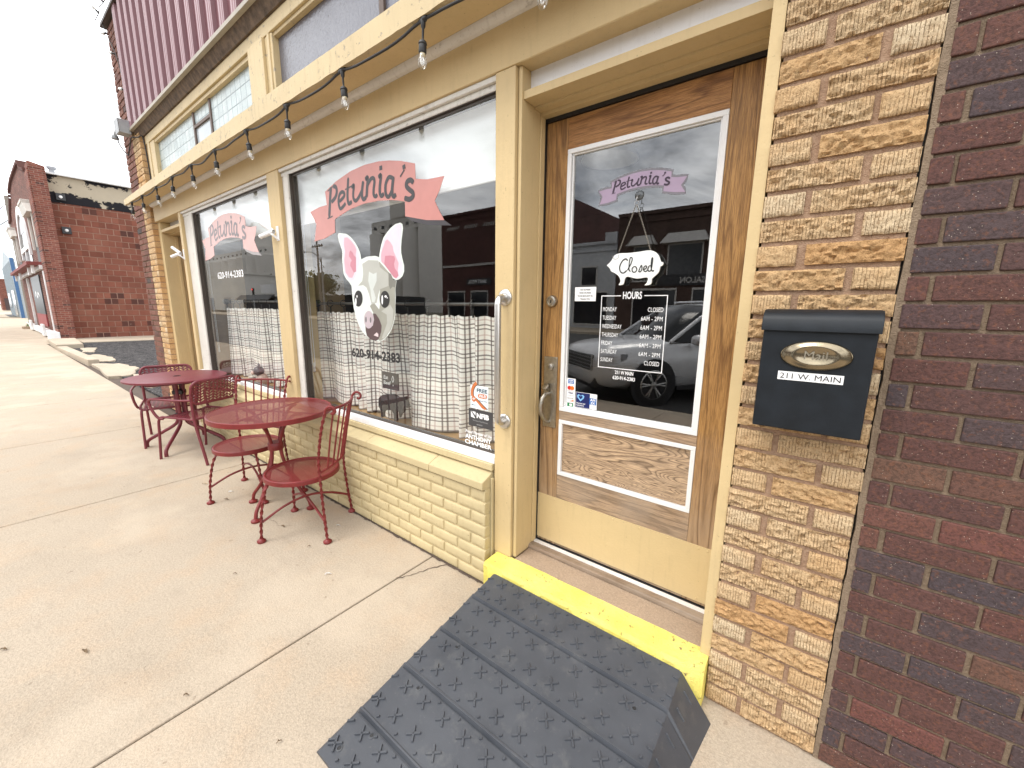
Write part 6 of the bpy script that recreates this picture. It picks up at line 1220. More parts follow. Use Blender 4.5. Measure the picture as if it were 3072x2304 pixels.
def rod(x0, x1, z, label):
    m = MB(); m.tube([(x0,1.775,z),(x1,1.775,z)], 0.0115, 14)
    for a in (x0, x1): m.lathe([(0.012,-0.02),(0.024,-0.01),(0.03,0.0),(0.024,0.012),(0.012,0.02)], (a,1.775,z), (1,0,0), 16)
    tag(m.build('curtain_rod', plain('pewter_rod', (0.16,0.15,0.14), 0.35, 0.8), smooth=50), label, 'curtain rod', 'curtain rods')
rod(-3.46, -1.2, 1.495, 'dark metal curtain rod above the plaid curtain of the big window'); rod(-5.56, -3.62, 1.510, 'dark metal curtain rod above the plaid curtain of the far window')
def blind(x0, x1, zb, label, cx):
    t = thing('roller_blind', label, 'blind', ((x0+x1)/2, 1.638, zb), group='white roller blinds'); I = Matrix.Translation((-(x0+x1)/2, -1.638, -zb))
    m = MB(); m.box(x0, x1, 1.637, 1.640, zb+0.012, 2.62); o = m.build('blind_sheet', BLINDM, t); o.matrix_parent_inverse = I
    m = MB(); m.box(x0, x1, 1.631, 1.645, zb-0.012, zb+0.0115); o = m.build('bottom_bar', PAPER, t, bevel=0.004); o.matrix_parent_inverse = I
    m = MB()
    for k, d in enumerate((0.0, 0.028)): m.tube([(cx+d,1.668,2.6),(cx+d,1.668,1.6),(cx+d+0.012*k,1.668,0.98+0.0*k)], 0.0032, 6)
    o = m.build('pull_cord', PAPER, t); o.matrix_parent_inverse = I
    m = MB(); m.lathe([(0.004,0.05),(0.009,0.03),(0.010,-0.02),(0.006,-0.03)], (cx+0.02,1.668,0.955), (0,0,1), 12); o = m.build('cord_tassel', PAPER, t, smooth=60); o.matrix_parent_inverse = I
blind(-3.45, -1.2, 2.100, 'white blind lowered behind the top of the big window', -3.395); blind(-5.66, -3.6, 2.100, 'white blind lowered behind the top of the far window', -5.62)

# chalk-board pig on the ledge
EP = thing('pig_figure', 'black cut-out pig carrying an Eat Beef chalkboard on the big window ledge', 'figurine', (-2.39, 1.66, 0.663)); EI = Matrix.Translation((2.39, -1.66, -0.663))
m = MB(); m.flat([tuple(p) for p in smooth2(TR['beefpig']+[TR['beefpig'][0]], 2)][:-1], 1.652, 0, 0.022); o = m.build('body', plain('black_chalky_wood', (0.022,0.021,0.021), 0.7), EP, bevel=0.003); o.matrix_parent_inverse = EI
m = MB(); m.ribbon([(-2.43,0.86),(-2.36,0.80),(-2.33,0.72)], 0.007, 1.6512, 0); m.ribbon([(-2.38,0.865),(-2.41,0.80),(-2.42,0.76)], 0.007, 1.6513, 0); m.ribbon([(-2.31,0.865),(-2.29,0.80),(-2.275,0.74)], 0.006, 1.6512, 0); o = m.build('strap', BLACKPLASTIC, EP); o.matrix_parent_inverse = EI
m = MB(); m.tube([(-2.325,1.665,0.86),(-2.322,1.665,0.93)], 0.004, 8); o = m.build('post', BLACKPLASTIC, EP); o.matrix_parent_inverse = EI
m = MB(); m.flat([(-2.405,0.916),(-2.232,0.916),(-2.232,1.030),(-2.405,1.034)], 1.656, 0, 0.012); 
put_text(m, 'Eat', -2.385, -2.335, 0.984, 1.010, 1.6552, 1, 0.0, 1, 0.15); put_text(m, 'Beef', -2.387, -2.310, 0.946, 0.972, 1.6552, 1, 0.0, 1, 0.1); m.ribbon([(-2.280,1.015),(-2.292,0.99),(-2.283,0.97),(-2.272,0.99),(-2.280,1.013)], 0.004, 1.655, 1); m.ribbon([(-2.284,0.955),(-2.279,0.945),(-2.287,0.945)], 0.004, 1.655, 1)
o = m.build('chalkboard', [plain('slate_board', (0.018,0.018,0.019), 0.6), WHITEVINYL], EP); o.matrix_parent_inverse = EI
# pig statuette in the far window
PS = thing('pig_statuette', 'small pink and black pig statuette on the far window ledge', 'figurine', (-4.42, 1.655, 0.662), R(-20))
m = MB()
def blob(c, r, mi, n=14):
    pr = [(max(0.0001, math.sin(PI*k/8)), -math.cos(PI*k/8)) for k in range(9)]
    vs = [(c[0]+r[0]*a*math.cos(2*PI*j/n), c[1]+r[1]*a*math.sin(2*PI*j/n), c[2]+r[2]*h) for a, h in pr for j in range(n)]
    m.add(vs, [(i*n+j, i*n+(j+1) % n, (i+1)*n+(j+1) % n, (i+1)*n+j) for i in range(8) for j in range(n)], mi)
blob((0,0,0.075),(0.075,0.055,0.072),0); blob((0.0,-0.025,0.165),(0.055,0.05,0.05),1); blob((0,-0.072,0.152),(0.024,0.022,0.020),0); blob((-0.04,-0.02,0.215),(0.018,0.010,0.026),1); blob((0.04,-0.02,0.215),(0.018,0.010,0.026),1); blob((-0.04,-0.045,0.022),(0.022,0.035,0.022),0); blob((0.04,-0.045,0.022),(0.022,0.035,0.022),0)
m.build('body', [plain('pink_glazed_pottery', (0.55,0.38,0.32), 0.3), plain('charcoal_glazed_pottery', (0.06,0.055,0.055), 0.3)], PS, smooth=60)
# pendant lamp inside the door
PL = thing('pendant_lamp', 'round white pendant lampshade inside the cafe behind the top of the door glass', 'lamp', (-1.36, 2.9, 2.52))
m = MB(); m.lathe([(0.03,0.16),(0.10,0.13),(0.17,0.06),(0.20,0.0),(0.195,0.0),(0.165,0.055),(0.03,0.15)], (0,0,0), (0,0,1), 32, 0, cap=False); m.build('lamp_shade', plain('white_enamel_shade', (0.8,0.79,0.75), 0.4), PL, smooth=50)
m = MB(); m.tube([(0,0,0.15),(0,0,1.1)], 0.006, 8); m.build('cord', BLACKPLASTIC, PL)
# ------------------------------------------------------------------ litter on the pavement
def leaf(x, y, L, rz, label, mat=LEAFM):
    m = MB(); n = 9; vs = []
    for i in range(n):
        t = i/(n-1); wd = L*0.17*math.sin(PI*t)**0.8*random.uniform(.5,1.1)+0.0004; z = 0.003+0.008*math.sin(t*PI)*random.uniform(.5,1)
        vs += [((t-.5)*L, wd, z+0.006*random.random()), ((t-.5)*L, 0, z), ((t-.5)*L, -wd, z+0.008*random.random())]
    m.add(vs, [q for i in range(n-1) for q in ((3*i,3*i+1,3*i+4,3*i+3),(3*i+1,3*i+2,3*i+5,3*i+4))])
    vs = None; m.v = [(a*.85, b_*.85, c) for a, b_, c in m.v]; o = m.build('dry_leaf' if mat is LEAFM else 'paper_scrap', mat, smooth=80, loc=(x, y, 0)); o.rotation_euler = (0,0,rz)
    return tag(o, label, 'leaf' if mat is LEAFM else 'paper scrap', 'dry leaves on the pavement' if mat is LEAFM else 'white paper scraps on the pavement')
leaf(-3.945, 0.956, 0.060, 0.5, 'pale dry leaf left of the far bistro chair, near its front leg', plain('pale_dry_leaf', (0.42,0.31,0.19), 0.8)) 
leaf(-3.490, 0.965, 0.055, 0.3, 'dark curled leaf beside the front foot of the far bistro chair')
leaf(-2.744, 1.058, 0.045, 0.1, 'small dark leaf under the front of the nearest bistro chair')
leaf(-2.374, 1.052, 0.026, 1.0, 'tiny leaf in front of the rear foot of the nearest bistro chair')
leaf(-2.356, 0.078, 0.050, 0.25, 'brown crumpled leaf alone on the pavement at the lower left of the photo')
leaf(-2.638, -0.134, 0.040, 0.6, 'brown leaf at the left edge of the photo, near the bottom')
leaf(-1.768, 0.281, 0.024, 0.7, 'leaf crumb beside the long pavement joint')
leaf(-1.311, 0.424, 0.020, 1.3, 'leaf crumb between the pavement joint and the ramp corner')
leaf(-2.436, 0.670, 0.022, 0.7, 'leaf crumb in the open pavement in front of the nearest bistro chair')
leaf(-3.608, 1.036, 0.040, 1.0, 'thin white paper curl between the feet of the far bistro chair', PAPER)
leaf(-2.464, 1.295, 0.036, 0.4, 'white paper scrap beside the knee wall behind the nearest bistro chair', PAPER)
leaf(-2.030, 0.987, 0.042, 0.9, 'white crumpled paper scrap alone on the pavement between the chair and the ramp', PAPER)

# ------------------------------------------------------------------ alley, kerb pieces, neighbouring buildings on the left
gv = MB(); gv.box(-23.6, -7.70, 1.62, 14, -0.3, 0.005); tag(gv.build('gravel', GRAVEL), 'dark loose gravel in the alley beside the cafe', 'gravel', None, 'stuff')
ap = MB(); ap.hexa([(-24.3,2.25,-0.1),(-21.9,2.25,-0.1),(-20.8,14,-0.1),(-24.3,14,-0.1),(-24.3,2.25,0.05),(-21.9,2.25,0.04),(-20.8,14,0.04),(-24.3,14,0.05)]); struct(ap.build('path', CONC_PALE, bevel=0.02))
def slab(pts, z, label, name='broken_slab', mat=CONC_PALE, h=0.12, grp='broken concrete pieces along the alley edge'):
    m = MB(); P = []
    for i in range(len(pts)):
        a, b_ = pts[i], pts[(i+1) % len(pts)]
        for k in range(5): t = k/5; P.append((a[0]*(1-t)+b_[0]*t+random.uniform(-.04,.04)*(k > 0), a[1]*(1-t)+b_[1]*t+random.uniform(-.04,.04)*(k > 0)))
    n = len(P); vs = [(x, y, z-h) for x, y in P]+[(x, y, z+random.uniform(-.01,.01)) for x, y in P]
    m.add(vs, [tuple(range(n,2*n)), tuple(range(n-1,-1,-1))]+[(i, (i+1) % n, n+(i+1) % n, n+i) for i in range(n)])
    return tag(m.build(name, mat, bevel=0.012), label, 'concrete slab', grp)
m = MB(); m.hexa([(-19.3,1.39,-0.1),(-14.0,1.46,-0.1),(-14.0,1.66,-0.1),(-19.3,1.62,-0.1),(-19.3,1.39,0.10),(-14.0,1.46,0.13),(-14.0,1.66,0.13),(-19.3,1.62,0.10)]); tag(m.build('kerb_stone', CONC_PALE, bevel=0.02), 'long raised concrete kerb stone between the pavement and the alley gravel', 'kerb stone')
m = MB(); m.hexa([(-23.2,1.46,-0.1),(-19.4,1.40,-0.1),(-19.4,2.0,-0.1),(-23.2,2.2,-0.1),(-23.2,1.46,0.13),(-19.4,1.40,0.15),(-19.4,2.0,0.15),(-23.2,2.2,0.13)]); tag(m.build('entry_slab', CONC_PALE, bevel=0.02), 'raised concrete slab at the foot of the red brick corner', 'concrete slab')
slab([(-13.9,1.5),(-11.3,1.42),(-11.2,1.75),(-12.4,2.1),(-13.6,1.95)], 0.035, 'broken pale slab between the end of the kerb stone and the cafe')
slab([(-16.6,1.72),(-14.4,1.72),(-14.3,1.98),(-15.2,2.08),(-16.4,1.98)], 0.03, 'cracked pale slab just behind the long kerb stone')
slab([(-19.3,1.9),(-17.6,1.75),(-17.4,1.98),(-18.9,2.25)], 0.03, 'cracked pale slab behind the raised entry slab')
slab([(-11.4,1.8),(-10.2,1.65),(-9.3,1.7),(-9.9,2.15),(-10.9,2.2)], 0.03, 'rough broken slab nearest the cafe corner, behind the maroon chairs')
m = MB()
for y0_, x_ in ((3.2,-12.4),): m.add([(x_,y0_,0.009),(x_+0.12,y0_,0.009),(x_+0.12,y0_+1.6,0.009),(x_,y0_+1.6,0.009)], [(0,1,2,3)])
struct(m.build('parking_markings', flatcol('worn_white_line', (0.6,0.58,0.54))))

def tilewall(name, bw, rh, ms, c1, c2, mc, axis, score=0.0, off=0.5):
    t = NT(name); X = t.xyz(); q = t.comb(X[axis], X[2], 0.0)
    wob = t.noise(1.3, 3); b = t.n('ShaderNodeTexBrick'); t.L(q, b.inputs['Vector']); b.offset = off
    for k, v in (('Scale',1.0),('Mortar Size',ms),('Brick Width',bw),('Row Height',rh),('Mortar Smooth',0.2),('Bias',-0.1)): b.inputs[k].default_value = v
    b.inputs['Color1'].default_value = (*c1,1); b.inputs['Color2'].default_value = (*c2,1); b.inputs['Mortar'].default_value = (*mc,1)
    c = b.outputs['Color']
    cell = t.n('ShaderNodeTexWhiteNoise', noise_dimensions='2D')
    row = t.math('FLOOR', t.math('DIVIDE', X[2], rh)); colx = t.math('FLOOR', t.math('ADD', t.math('DIVIDE', X[axis], bw), t.math('MULTIPLY', t.math('FLOORED_MODULO', row, 2.0), off)))
    cv = t.comb(colx, row, 0.0); t.L(cv, cell.inputs['Vector'])
    notm = t.math('SUBTRACT', 1.0, b.outputs['Fac'])
    dk = t.ramp(cell.outputs['Value'], [(0.0, 1.0), (0.05, 1.0), (0.055, 0.0)], 'CONSTANT')
    c = t.mix(t.math('MULTIPLY', t.math('MULTIPLY', dk, notm), 0.75), c, (0.075,0.04,0.038))
    c = t.mix(notm, c, t.mix(1.0, c, t.ramp(cell.outputs['Value'], [(0.0, 0.70), (0.5, 0.95), (1.0, 1.15)]), 'MULTIPLY'))
    lt = t.ramp(cell.outputs['Value'], [(0.0, 0.0), (0.86, 0.0), (0.9, 1.0)])
    c = t.mix(t.math('MULTIPLY', t.math('MULTIPLY', lt, notm), 0.35), c, (0.30,0.14,0.095))
    c = t.mix(t.math('MULTIPLY', t.ramp(wob, [(0.4, 0.0), (0.7, 1.0)]), 0.3), c, tuple(x*0.6 for x in c1))
    holes = t.ramp(t.noise(3.1, 5, 0.7), [(0.72, 0.0), (0.74, 1.0)])
    c = t.mix(holes, c, (0.33,0.27,0.21))
    h = t.math('MULTIPLY', b.outputs['Fac'], -1.0)
    if score:
        s = t.math('SINE', t.math('MULTIPLY', X[2], 2*PI/score)); h = t.math('ADD', h, t.math('MULTIPLY', s, 0.25))
        c = t.mix(t.math('MULTIPLY', t.ramp(s, [(0.0, 0.5), (0.35, 0.0)]), t.math('MULTIPLY', notm, 0.6)), c, tuple(x*0.45 for x in c1))
    return t.done(t.bsdf(c, 0.8, 0, t.bump(h, 0.02), 0.25))
TILE = tilewall('scored_clay_tile_wall', 0.42, 0.238, 0.013, (0.25,0.085,0.056), (0.30,0.115,0.076), (0.38,0.24,0.18), 1, 0.034)
SMALLB_Y = tilewall('red_corner_brick', 0.21, 0.075, 0.008, (0.235,0.078,0.054), (0.18,0.060,0.046), (0.33,0.21,0.165), 1)
SMALLB_X = tilewall('red_front_brick', 0.21, 0.075, 0.008, (0.19,0.070,0.050), (0.14,0.050,0.042), (0.28,0.18,0.14), 0)
def stucco():
    t = NT('peeling_stucco_over_tar'); n = t.noise(0.9, 9, 0.68, t.mapv((1, 1.0, 1.4))); zz = t.xyz()[2]
    low = t.ramp(zz, [(0.0, 0.0), (1.0, 0.0)])
    e = t.math('ADD', n, t.math('MULTIPLY', t.math('ABSOLUTE', t.math('SUBTRACT', zz, 5.85)), 0.22))
    c = t.mix(t.ramp(e, [(0.575, 0.0), (0.59, 1.0)]), t.mix(t.noise(4, 5), (0.46,0.39,0.29), (0.38,0.33,0.25)), (0.014,0.013,0.016))
    return t.done(t.bsdf(c, 0.85, 0, t.bump(n, 0.02), 0.25))
MB_ = thing('mission_brick_building', 'red brick building with curved gable front and clay tile side wall across the alley', 'building', (-28, 1.86, 0)); MI = Matrix.Translation((28, -1.86, 0))
def mpart(m, name, mats, parent=MB_, **k):
    o = m.build(name, mats, parent, **k)
    if parent is MB_: o.matrix_parent_inverse = MI
    return o
m = MB(); m.box(-24.7, -24.3, 2.2, 20, 0, 5.30); m.box(-24.6, -24.24, 4.0, 6.2, -0.05, 0.22); mpart(m, 'side_wall', TILE)
m = MB(); m.box(-24.69, -24.285, 2.2, 20, 5.301, 6.30); mpart(m, 'stucco_band', stucco())
m = MB(); m.box(-24.75, -24.15, 2.2, 20, 6.301, 6.36); mpart(m, 'parapet_flashing', plain('pale_flashing', (0.68,0.68,0.68), 0.4))
m = MB(); m.box(-24.8, -23.75, 1.87, 2.30, 0, 6.32); m.hexa([(-24.8,1.87,6.321),(-23.75,1.87,6.321),(-23.75,2.3,6.321),(-24.8,2.3,6.321),(-24.8,1.87,6.56),(-23.75,1.87,6.56),(-23.75,2.3,6.45),(-24.8,2.3,6.45)]); m.box(-24.82, -23.73, 1.83, 1.8695, 0.3, 6.3); mpart(m, 'brick_pier', SMALLB_Y, bevel=0.02)
prof_ = [(-24.7,0),(-24.7,6.35),(-26.1,6.66),(-26.6,7.0),(-28.2,7.05),(-29.6,7.07),(-31.5,7.1),(-33.5,6.95),(-34.2,6.55),(-35.6,6.2),(-36.2,5.9),(-37.6,5.85),(-37.6,0)]
def ring_hole(m, outer, y, back, mi=0): m.flat(outer, y, mi, back)
m = MB(); m.flat(prof_, 1.88, 0, 0.35)
mpart(m, 'front_wall', SMALLB_X)
m = MB()
for i in range(1, len(prof_)-2):
    a, b_ = Vector(prof_[i]), Vector(prof_[i+1]); L = (b_-a).length; n = max(1, int(L/0.22))
    for k in range(n):
        p = a+(b_-a)*((k+.5)/n); m.box(p.x-0.075, p.x+0.075, 1.80, 2.26, p.y-0.02, p.y+0.10)
mpart(m, 'gable_coping', plain('dark_weathered_brick', (0.13,0.06,0.05), 0.9))
m = MB(); P = [(-30.6+2.35*math.cos(R(a)), 3.55+2.3*math.sin(R(a))) for a in range(0, 181, 12)]; Q = [(-30.6+2.0*math.cos(R(a)), 3.55+1.95*math.sin(R(a))) for a in range(0, 181, 12)]
for i in range(len(P)-1): m.hexa([(P[i][0],1.80,P[i][1]),(P[i+1][0],1.80,P[i+1][1]),(P[i+1][0],1.879,P[i+1][1]),(P[i][0],1.879,P[i][1]),(Q[i][0],1.80,Q[i][1]),(Q[i+1][0],1.80,Q[i+1][1]),(Q[i+1][0],1.879,Q[i+1][1]),(Q[i][0],1.879,Q[i][1])])
m.box(-32.6, -28.6, 1.80, 1.879, 3.85, 4.05); m.box(-30.7, -30.5, 1.80, 1.879, 3.1, 3.85)
aw = mpart(m, 'arched_window', WHITE)
m = MB(); m.flat(Q+[(-32.6,3.12),(-28.6,3.12)], 1.862, 0, 0.01); m.build('pane', plain('dark_upper_glass', (0.03,0.032,0.035), 0.08), aw)
m = MB(); m.flat([(-31.9,4.7),(-29.6,4.7),(-29.8,5.3),(-30.7,5.38),(-31.6,5.2)], 1.855, 0, 0.006); m.build('paper_panel', plain('pale_panel', (0.6,0.58,0.62), 0.6), aw)
for xc in (-25.7, -35.6):
    m = MB(); m.hexa([(xc-1.0,1.70,4.9),(xc+1.0,1.70,4.9),(xc+1.0,1.879,4.9),(xc-1.0,1.879,4.9),(xc-0.75,1.62,5.25),(xc+0.75,1.62,5.25),(xc+0.75,1.879,5.25),(xc-0.75,1.879,5.25)]); m.box(xc-0.75, xc+0.75, 1.60, 1.879, 5.251, 5.36)
    m.box(xc-0.85, xc-0.72, 1.80, 1.879, 3.6, 4.9); m.box(xc+0.72, xc+0.85, 1.80, 1.879, 3.6, 4.9); mpart(m, 'window_hood', WHITE_OLD, bevel=0.01)
    m = MB(); m.box(xc-0.6, xc+0.6, 1.87, 1.8795, 3.1, 4.0); mpart(m, 'dark_louvre', BLACK)
m = MB(); m.box(-36.8, -25.1, 1.45, 1.879, 2.93, 3.06); mpart(m, 'brick_sill_shelf', plain('red_painted_shelf', (0.22,0.055,0.05), 0.7), bevel=0.01)
m = MB(); m.box(-36.6, -24.9, 1.76, 1.879, 2.78, 2.929)
for xc in (-25.6, -27.4, -33.0, -36.2): m.box(xc-0.16, xc+0.16, 1.58, 1.658, 2.62, 2.95)
for xc in (-24.75, -33.2): m.box(xc-0.10, xc+0.10, 1.80, 1.879, 0.3, 2.7)
mpart(m, 'white_frieze', WHITE)
m = MB(); m.box(-31.4, -27.3, 1.84, 1.8795, 0.95, 2.65); sw_ = mpart(m, 'shop_window', plain('dark_shop_glass', (0.05,0.055,0.058), 0.35, 0, 0.1, 9, 0, 60, 0.1))
m = MB(); m.box(-31.4, -27.3, 1.835, 1.8795, 0.42, 0.949); m.build('stall_riser', plain('dark_red_stall_riser', (0.26,0.03,0.03), 0.55), sw_)
m = MB(); put_text(m, 'Quality', -30.6, -28.3, 1.55, 1.95, 1.836, 0, 0.02) if False else m.ribbon([(-30.4,1.75),(-29.9,1.95),(-29.4,1.7),(-28.9,1.9),(-28.4,1.75)], 0.10, 1.836, 0); m.build('window_lettering', WHITEVINYL, sw_)
m = MB(); m.box(-37.4, -24.8, 1.70, 1.879, 0.05, 0.30); m.box(-24.85, -23.7, 1.60, 1.865, 0.0, 0.34); m.box(-27.3, -26.6, 1.62, 1.70, 0.05, 0.55); m.box(-33.6, -32.8, 1.62, 1.70, 0.05, 0.55); mpart(m, 'white_plinth', WHITE, bevel=0.015)
m = MB(); m.lathe([(0.085,0),(0.085,0.36),(0.135,0.40),(0.14,0.47),(0.02,0.49)], (-24.7,2.56,6.2), (0,0,1), 16); mpart(m, 'roof_vent', plain('galvanised_vent', (0.27,0.28,0.30), 0.6), smooth=40)
m = MB(); m.box(-37.5, -24.7, 2.23, 20, 5.9, 6.0); m.box(-37.6, -37.3, 2.23, 20, 0, 5.8); m.box(-37.6, -24.7, 19.8, 20, 0, 5.9); mpart(m, 'roof', EARTH)
for k, (yy, zz) in enumerate(((2.62, 5.52), (2.62, 4.28))):
    w_ = thing('wall_light', ('grey square wall light on the peeling stucco of the red brick building', 'grey square wall light on the clay tile wall below the stucco')[k], 'wall light', (-24.28, yy, zz), 0, 'square wall lights on the clay tile wall')
    m = MB(); m.box(0, 0.06, -0.13, 0.13, -0.13, 0.13); m.build('housing', BLACKPLASTIC, w_, bevel=0.01)
    m = MB(); m.lathe([(0.055,0),(0.05,0.02),(0.0,0.035)], (0.061,0,0), (1,0,0), 16, cap=False); m.build('lens', PAPER, w_, smooth=50)

# farther along the street
BB = thing('metal_building', 'pale metal gabled building with a blue corner farther down the street', 'building', (-66, 2.5, 0)); BI = Matrix.Translation((66, -2.5, 0))
def bpart(m, name, mat, **k): o = m.build(name, mat, BB, **k); o.matrix_parent_inverse = BI; return o
BLUEP = plain('blue_sheet_metal', (0.045,0.12,0.26), 0.6); PALEM = plain('pale_ribbed_metal', (0.36,0.41,0.44), 0.6)
m = MB(); m.add([(-60,2.52,0),(-60,14,0),(-60,14,4.0),(-60,2.52,4.0)], [(0,1,2,3)]); m.box(-60.4, -60.0, 2.9, 14, 0, 4.0)
for i in range(36): m.box(-60.0, -59.96, 3.0+i*0.3, 3.06+i*0.3, 0.02, 3.98)
bpart(m, 'side_wall', PALEM)
m = MB(); m.box(-60.3, -59.95, 2.50, 2.72, 0, 5.46); m.box(-60.25, -59.94, 2.74, 14, 3.85, 4.06); m.box(-60.2, -59.94, 3.6, 4.0, 0, 3.8); bpart(m, 'blue_trim', BLUEP, bevel=0.02)
m = MB(); m.flat([(-60.3,0),(-60.3,5.4),(-68,6.6),(-76,5.4),(-76,0)], 2.5, 0, 0.3)
for i in range(30): m.box(-75.8+i*0.52, -75.7+i*0.52, 2.46, 2.499, 0.02, 5.2)
bpart(m, 'front_wall', PALEM)
m = MB(); m.box(-66, -62, 2.43, 2.455, 0.1, 2.6); m.box(-74, -70, 2.43, 2.455, 0.9, 2.4); bpart(m, 'window', plain('dull_dark_window', (0.08,0.10,0.12), 0.2))
m = MB(); m.box(-76, -60.4, 2.8, 14, 3.9, 4.0); bpart(m, 'roof', PALEM)
RB = thing('red_brick_block', 'plain dark red brick block at the far end of the street', 'building', (-120, 3.5, 0)); RI2 = Matrix.Translation((120, -3.5, 0))
m = MB(); m.box(-124, -117, 2.95, 4.1, 0, 5.3); m.box(-124.1, -116.9, 2.9, 4.15, 5.3, 5.5); o = m.build('wall', SMALLB_Y, RB, bevel=0.03); o.matrix_parent_inverse = RI2
m = MB(); m.box(-116.98, -116.92, 3.3, 3.8, 0, 2.1); o = m.build('door', plain('dark_door', (0.05,0.03,0.03)), RB); o.matrix_parent_inverse = RI2
def utility_pole(loc, H, label, arm=True, cant=0.0):
    t = thing('utility_pole', label, 'utility pole', loc, 0, 'utility poles')
    m = MB(); m.tube([(0,0,-0.2),(0,0,H*.5),(0,0,H)], [0.15,0.13,0.10], 12); m.build('pole', plain('grey_weathered_pole', (0.23,0.20,0.17), 0.9), t, smooth=50) if 'grey_weathered_pole' not in bpy.data.materials else m.build('pole', bpy.data.materials['grey_weathered_pole'], t, smooth=50)
    if arm:
        q = MB(); q.box(-1.2, 1.2, -0.06, 0.06, H-0.75, H-0.62)
        for a in (-1.1,-0.5,0.5,1.1): q.lathe([(0.05,0),(0.07,0.06),(0.03,0.16)], (a,0,H-0.62), (0,0,1), 10)
        q.build('crossarm', bpy.data.materials['grey_weathered_pole'], t)
    return t
up1 = utility_pole((-40, 2.05, 0), 7.75, 'grey utility pole behind the far end of the curved gable', False)
wr = MB()
for dz, dy in ((-0.4,0.0),(-1.3,0.03)):
    wr.tube([(-40-60*t, 2.05-(6+dy*30)*t, 7.75+dz-1.2*4*t*(1-t)*0.5) for t in [i/16 for i in range(17)]], 0.018, 5)
tag(wr.build('power_line', RUBBER_CABLE), 'thin power lines running from the pole over the street', 'power line')
# planter ring and weeds at the far corner of the red brick building
pr_ = thing('weed_clump', 'small green weeds in a round concrete ring at the foot of the red brick building', 'plant', (-35.6, 1.74, 0))
m = MB(); m.lathe([(0.32,0),(0.34,0.12),(0.27,0.13),(0.24,0.05)], (0,0,0), (0,0,1), 20, 0, cap=False); m.build('planter_ring', CONC_OLD, pr_, smooth=40)
m = MB()
for i in range(420):
    a = random.uniform(0,2*PI); r = random.uniform(0,0.75)*random.random()**.3; x, y = -0.5+r*math.cos(a)*1.3, 0.1+r*math.sin(a)*.35; h = random.uniform(0.08,0.50)*(1.1-r)
    d = random.uniform(0,2*PI); w_ = 0.03
    m.add([(x-w_*math.cos(d),y-w_*math.sin(d),h*.2),(x+w_*math.cos(d),y+w_*math.sin(d),h*.2),(x+random.uniform(-.12,.12),y+random.uniform(-.12,.12),h)], [(0,1,2)])
m.build('foliage', plain('weed_green', (0.13,0.17,0.05), 0.8, 0, 0.4, 20), pr_)
# kerb of the cross street
m = MB(); m.box(-62, -61, -2.4, 14, -0.2, 0.06); struct(m.build('cross_kerb', CONC_PALE)); m = MB(); m.add([(-84,-2.56,-0.12),(-61.9,-2.56,-0.12),(-61.9,40,-0.12),(-84,40,-0.12)], [(0,1,2,3)]); m.add([(-300,-2.56,-0.14),(-84,-2.56,-0.14),(-84,40,-0.14),(-300,40,-0.14)], [(0,1,2,3)], 1); struct(m.build('cross_street', [ASPHALT, CONC_PALE]))
m = MB(); m.box(-60.9, -37.6, 1.6, 20, -0.2, -0.005); struct(m.build('side_lot', CONC_PALE))

# ------------------------------------------------------------------ across the street: what the glass mirrors
DKB = plain('dark_red_brick_front', (0.085,0.034,0.028), 0.85, 0, 0.3, 0.8, 0.01, 12); DKB2 = plain('brown_brick_front', (0.07,0.040,0.030), 0.85, 0, 0.3, 0.8, 0.01, 12)
GRYF = plain('grey_stucco_front', (0.45,0.46,0.47), 0.85, 0, 0.12, 0.6); TRIMP = plain('pale_stone_trim', (0.50,0.48,0.45), 0.7); DWIN = plain('black_window_glass', (0.02,0.022,0.025), 0.08)
SILO = plain('weathered_silo_concrete', (0.74,0.71,0.66), 0.9, 0, 0.10, 0.05); WHT = plain('off_white_block_wall', (0.76,0.73,0.67), 0.85, 0, 0.06, 0.2)
YF = -26.1
FLIP = Matrix.Rotation(PI, 4, 'Z')
def front(name, label, x0, x1, H, mat, wins, depth=14, extra=None):
    t = thing(name, label, 'building', ((x0+x1)/2, YF, 0)); I = Matrix.Translation((-(x0+x1)/2, -YF, 0))
    def P(m, n, mt, **k): o = m.build(n, mt, t, **k); o.matrix_parent_inverse = I; return o
    m = MB(); m.box(x0, x1, YF-depth, YF, -0.2, H); P(m, 'wall', mat)
    m = MB(); m.box(x0, x1, YF-0.4, YF+0.18, H+0.001, H+0.22); m.box(x0, x1, YF+0.001, YF+0.10, H-0.5, H-0.35); P(m, 'cornice', mat)
    for (a, b_, c, d) in wins:
        m = MB(); m.box(a, b_, YF+0.001, YF+0.09, c-0.1, c); m.box(a, b_, YF+0.001, YF+0.09, d, d+0.14); m.box(a, a+0.09, YF+0.001, YF+0.07, c, d); m.box(b_-0.09, b_, YF+0.001, YF+0.07, c, d)
        o = P(m, 'window', TRIMP); g = MB(); g.box(a+0.09, b_-0.09, YF+0.001, YF+0.03, c, d); g.build('pane', DWIN, o)
    if extra: extra(P)
    return t
def back_text(m, s, x0, x1, z0, z1, y, mi=0, bold=0.02):       # read from the road, so its left is towards +x
    put_text(m, s, -x1, -x0, z0, z1, -y, mi, bold, M=FLIP)
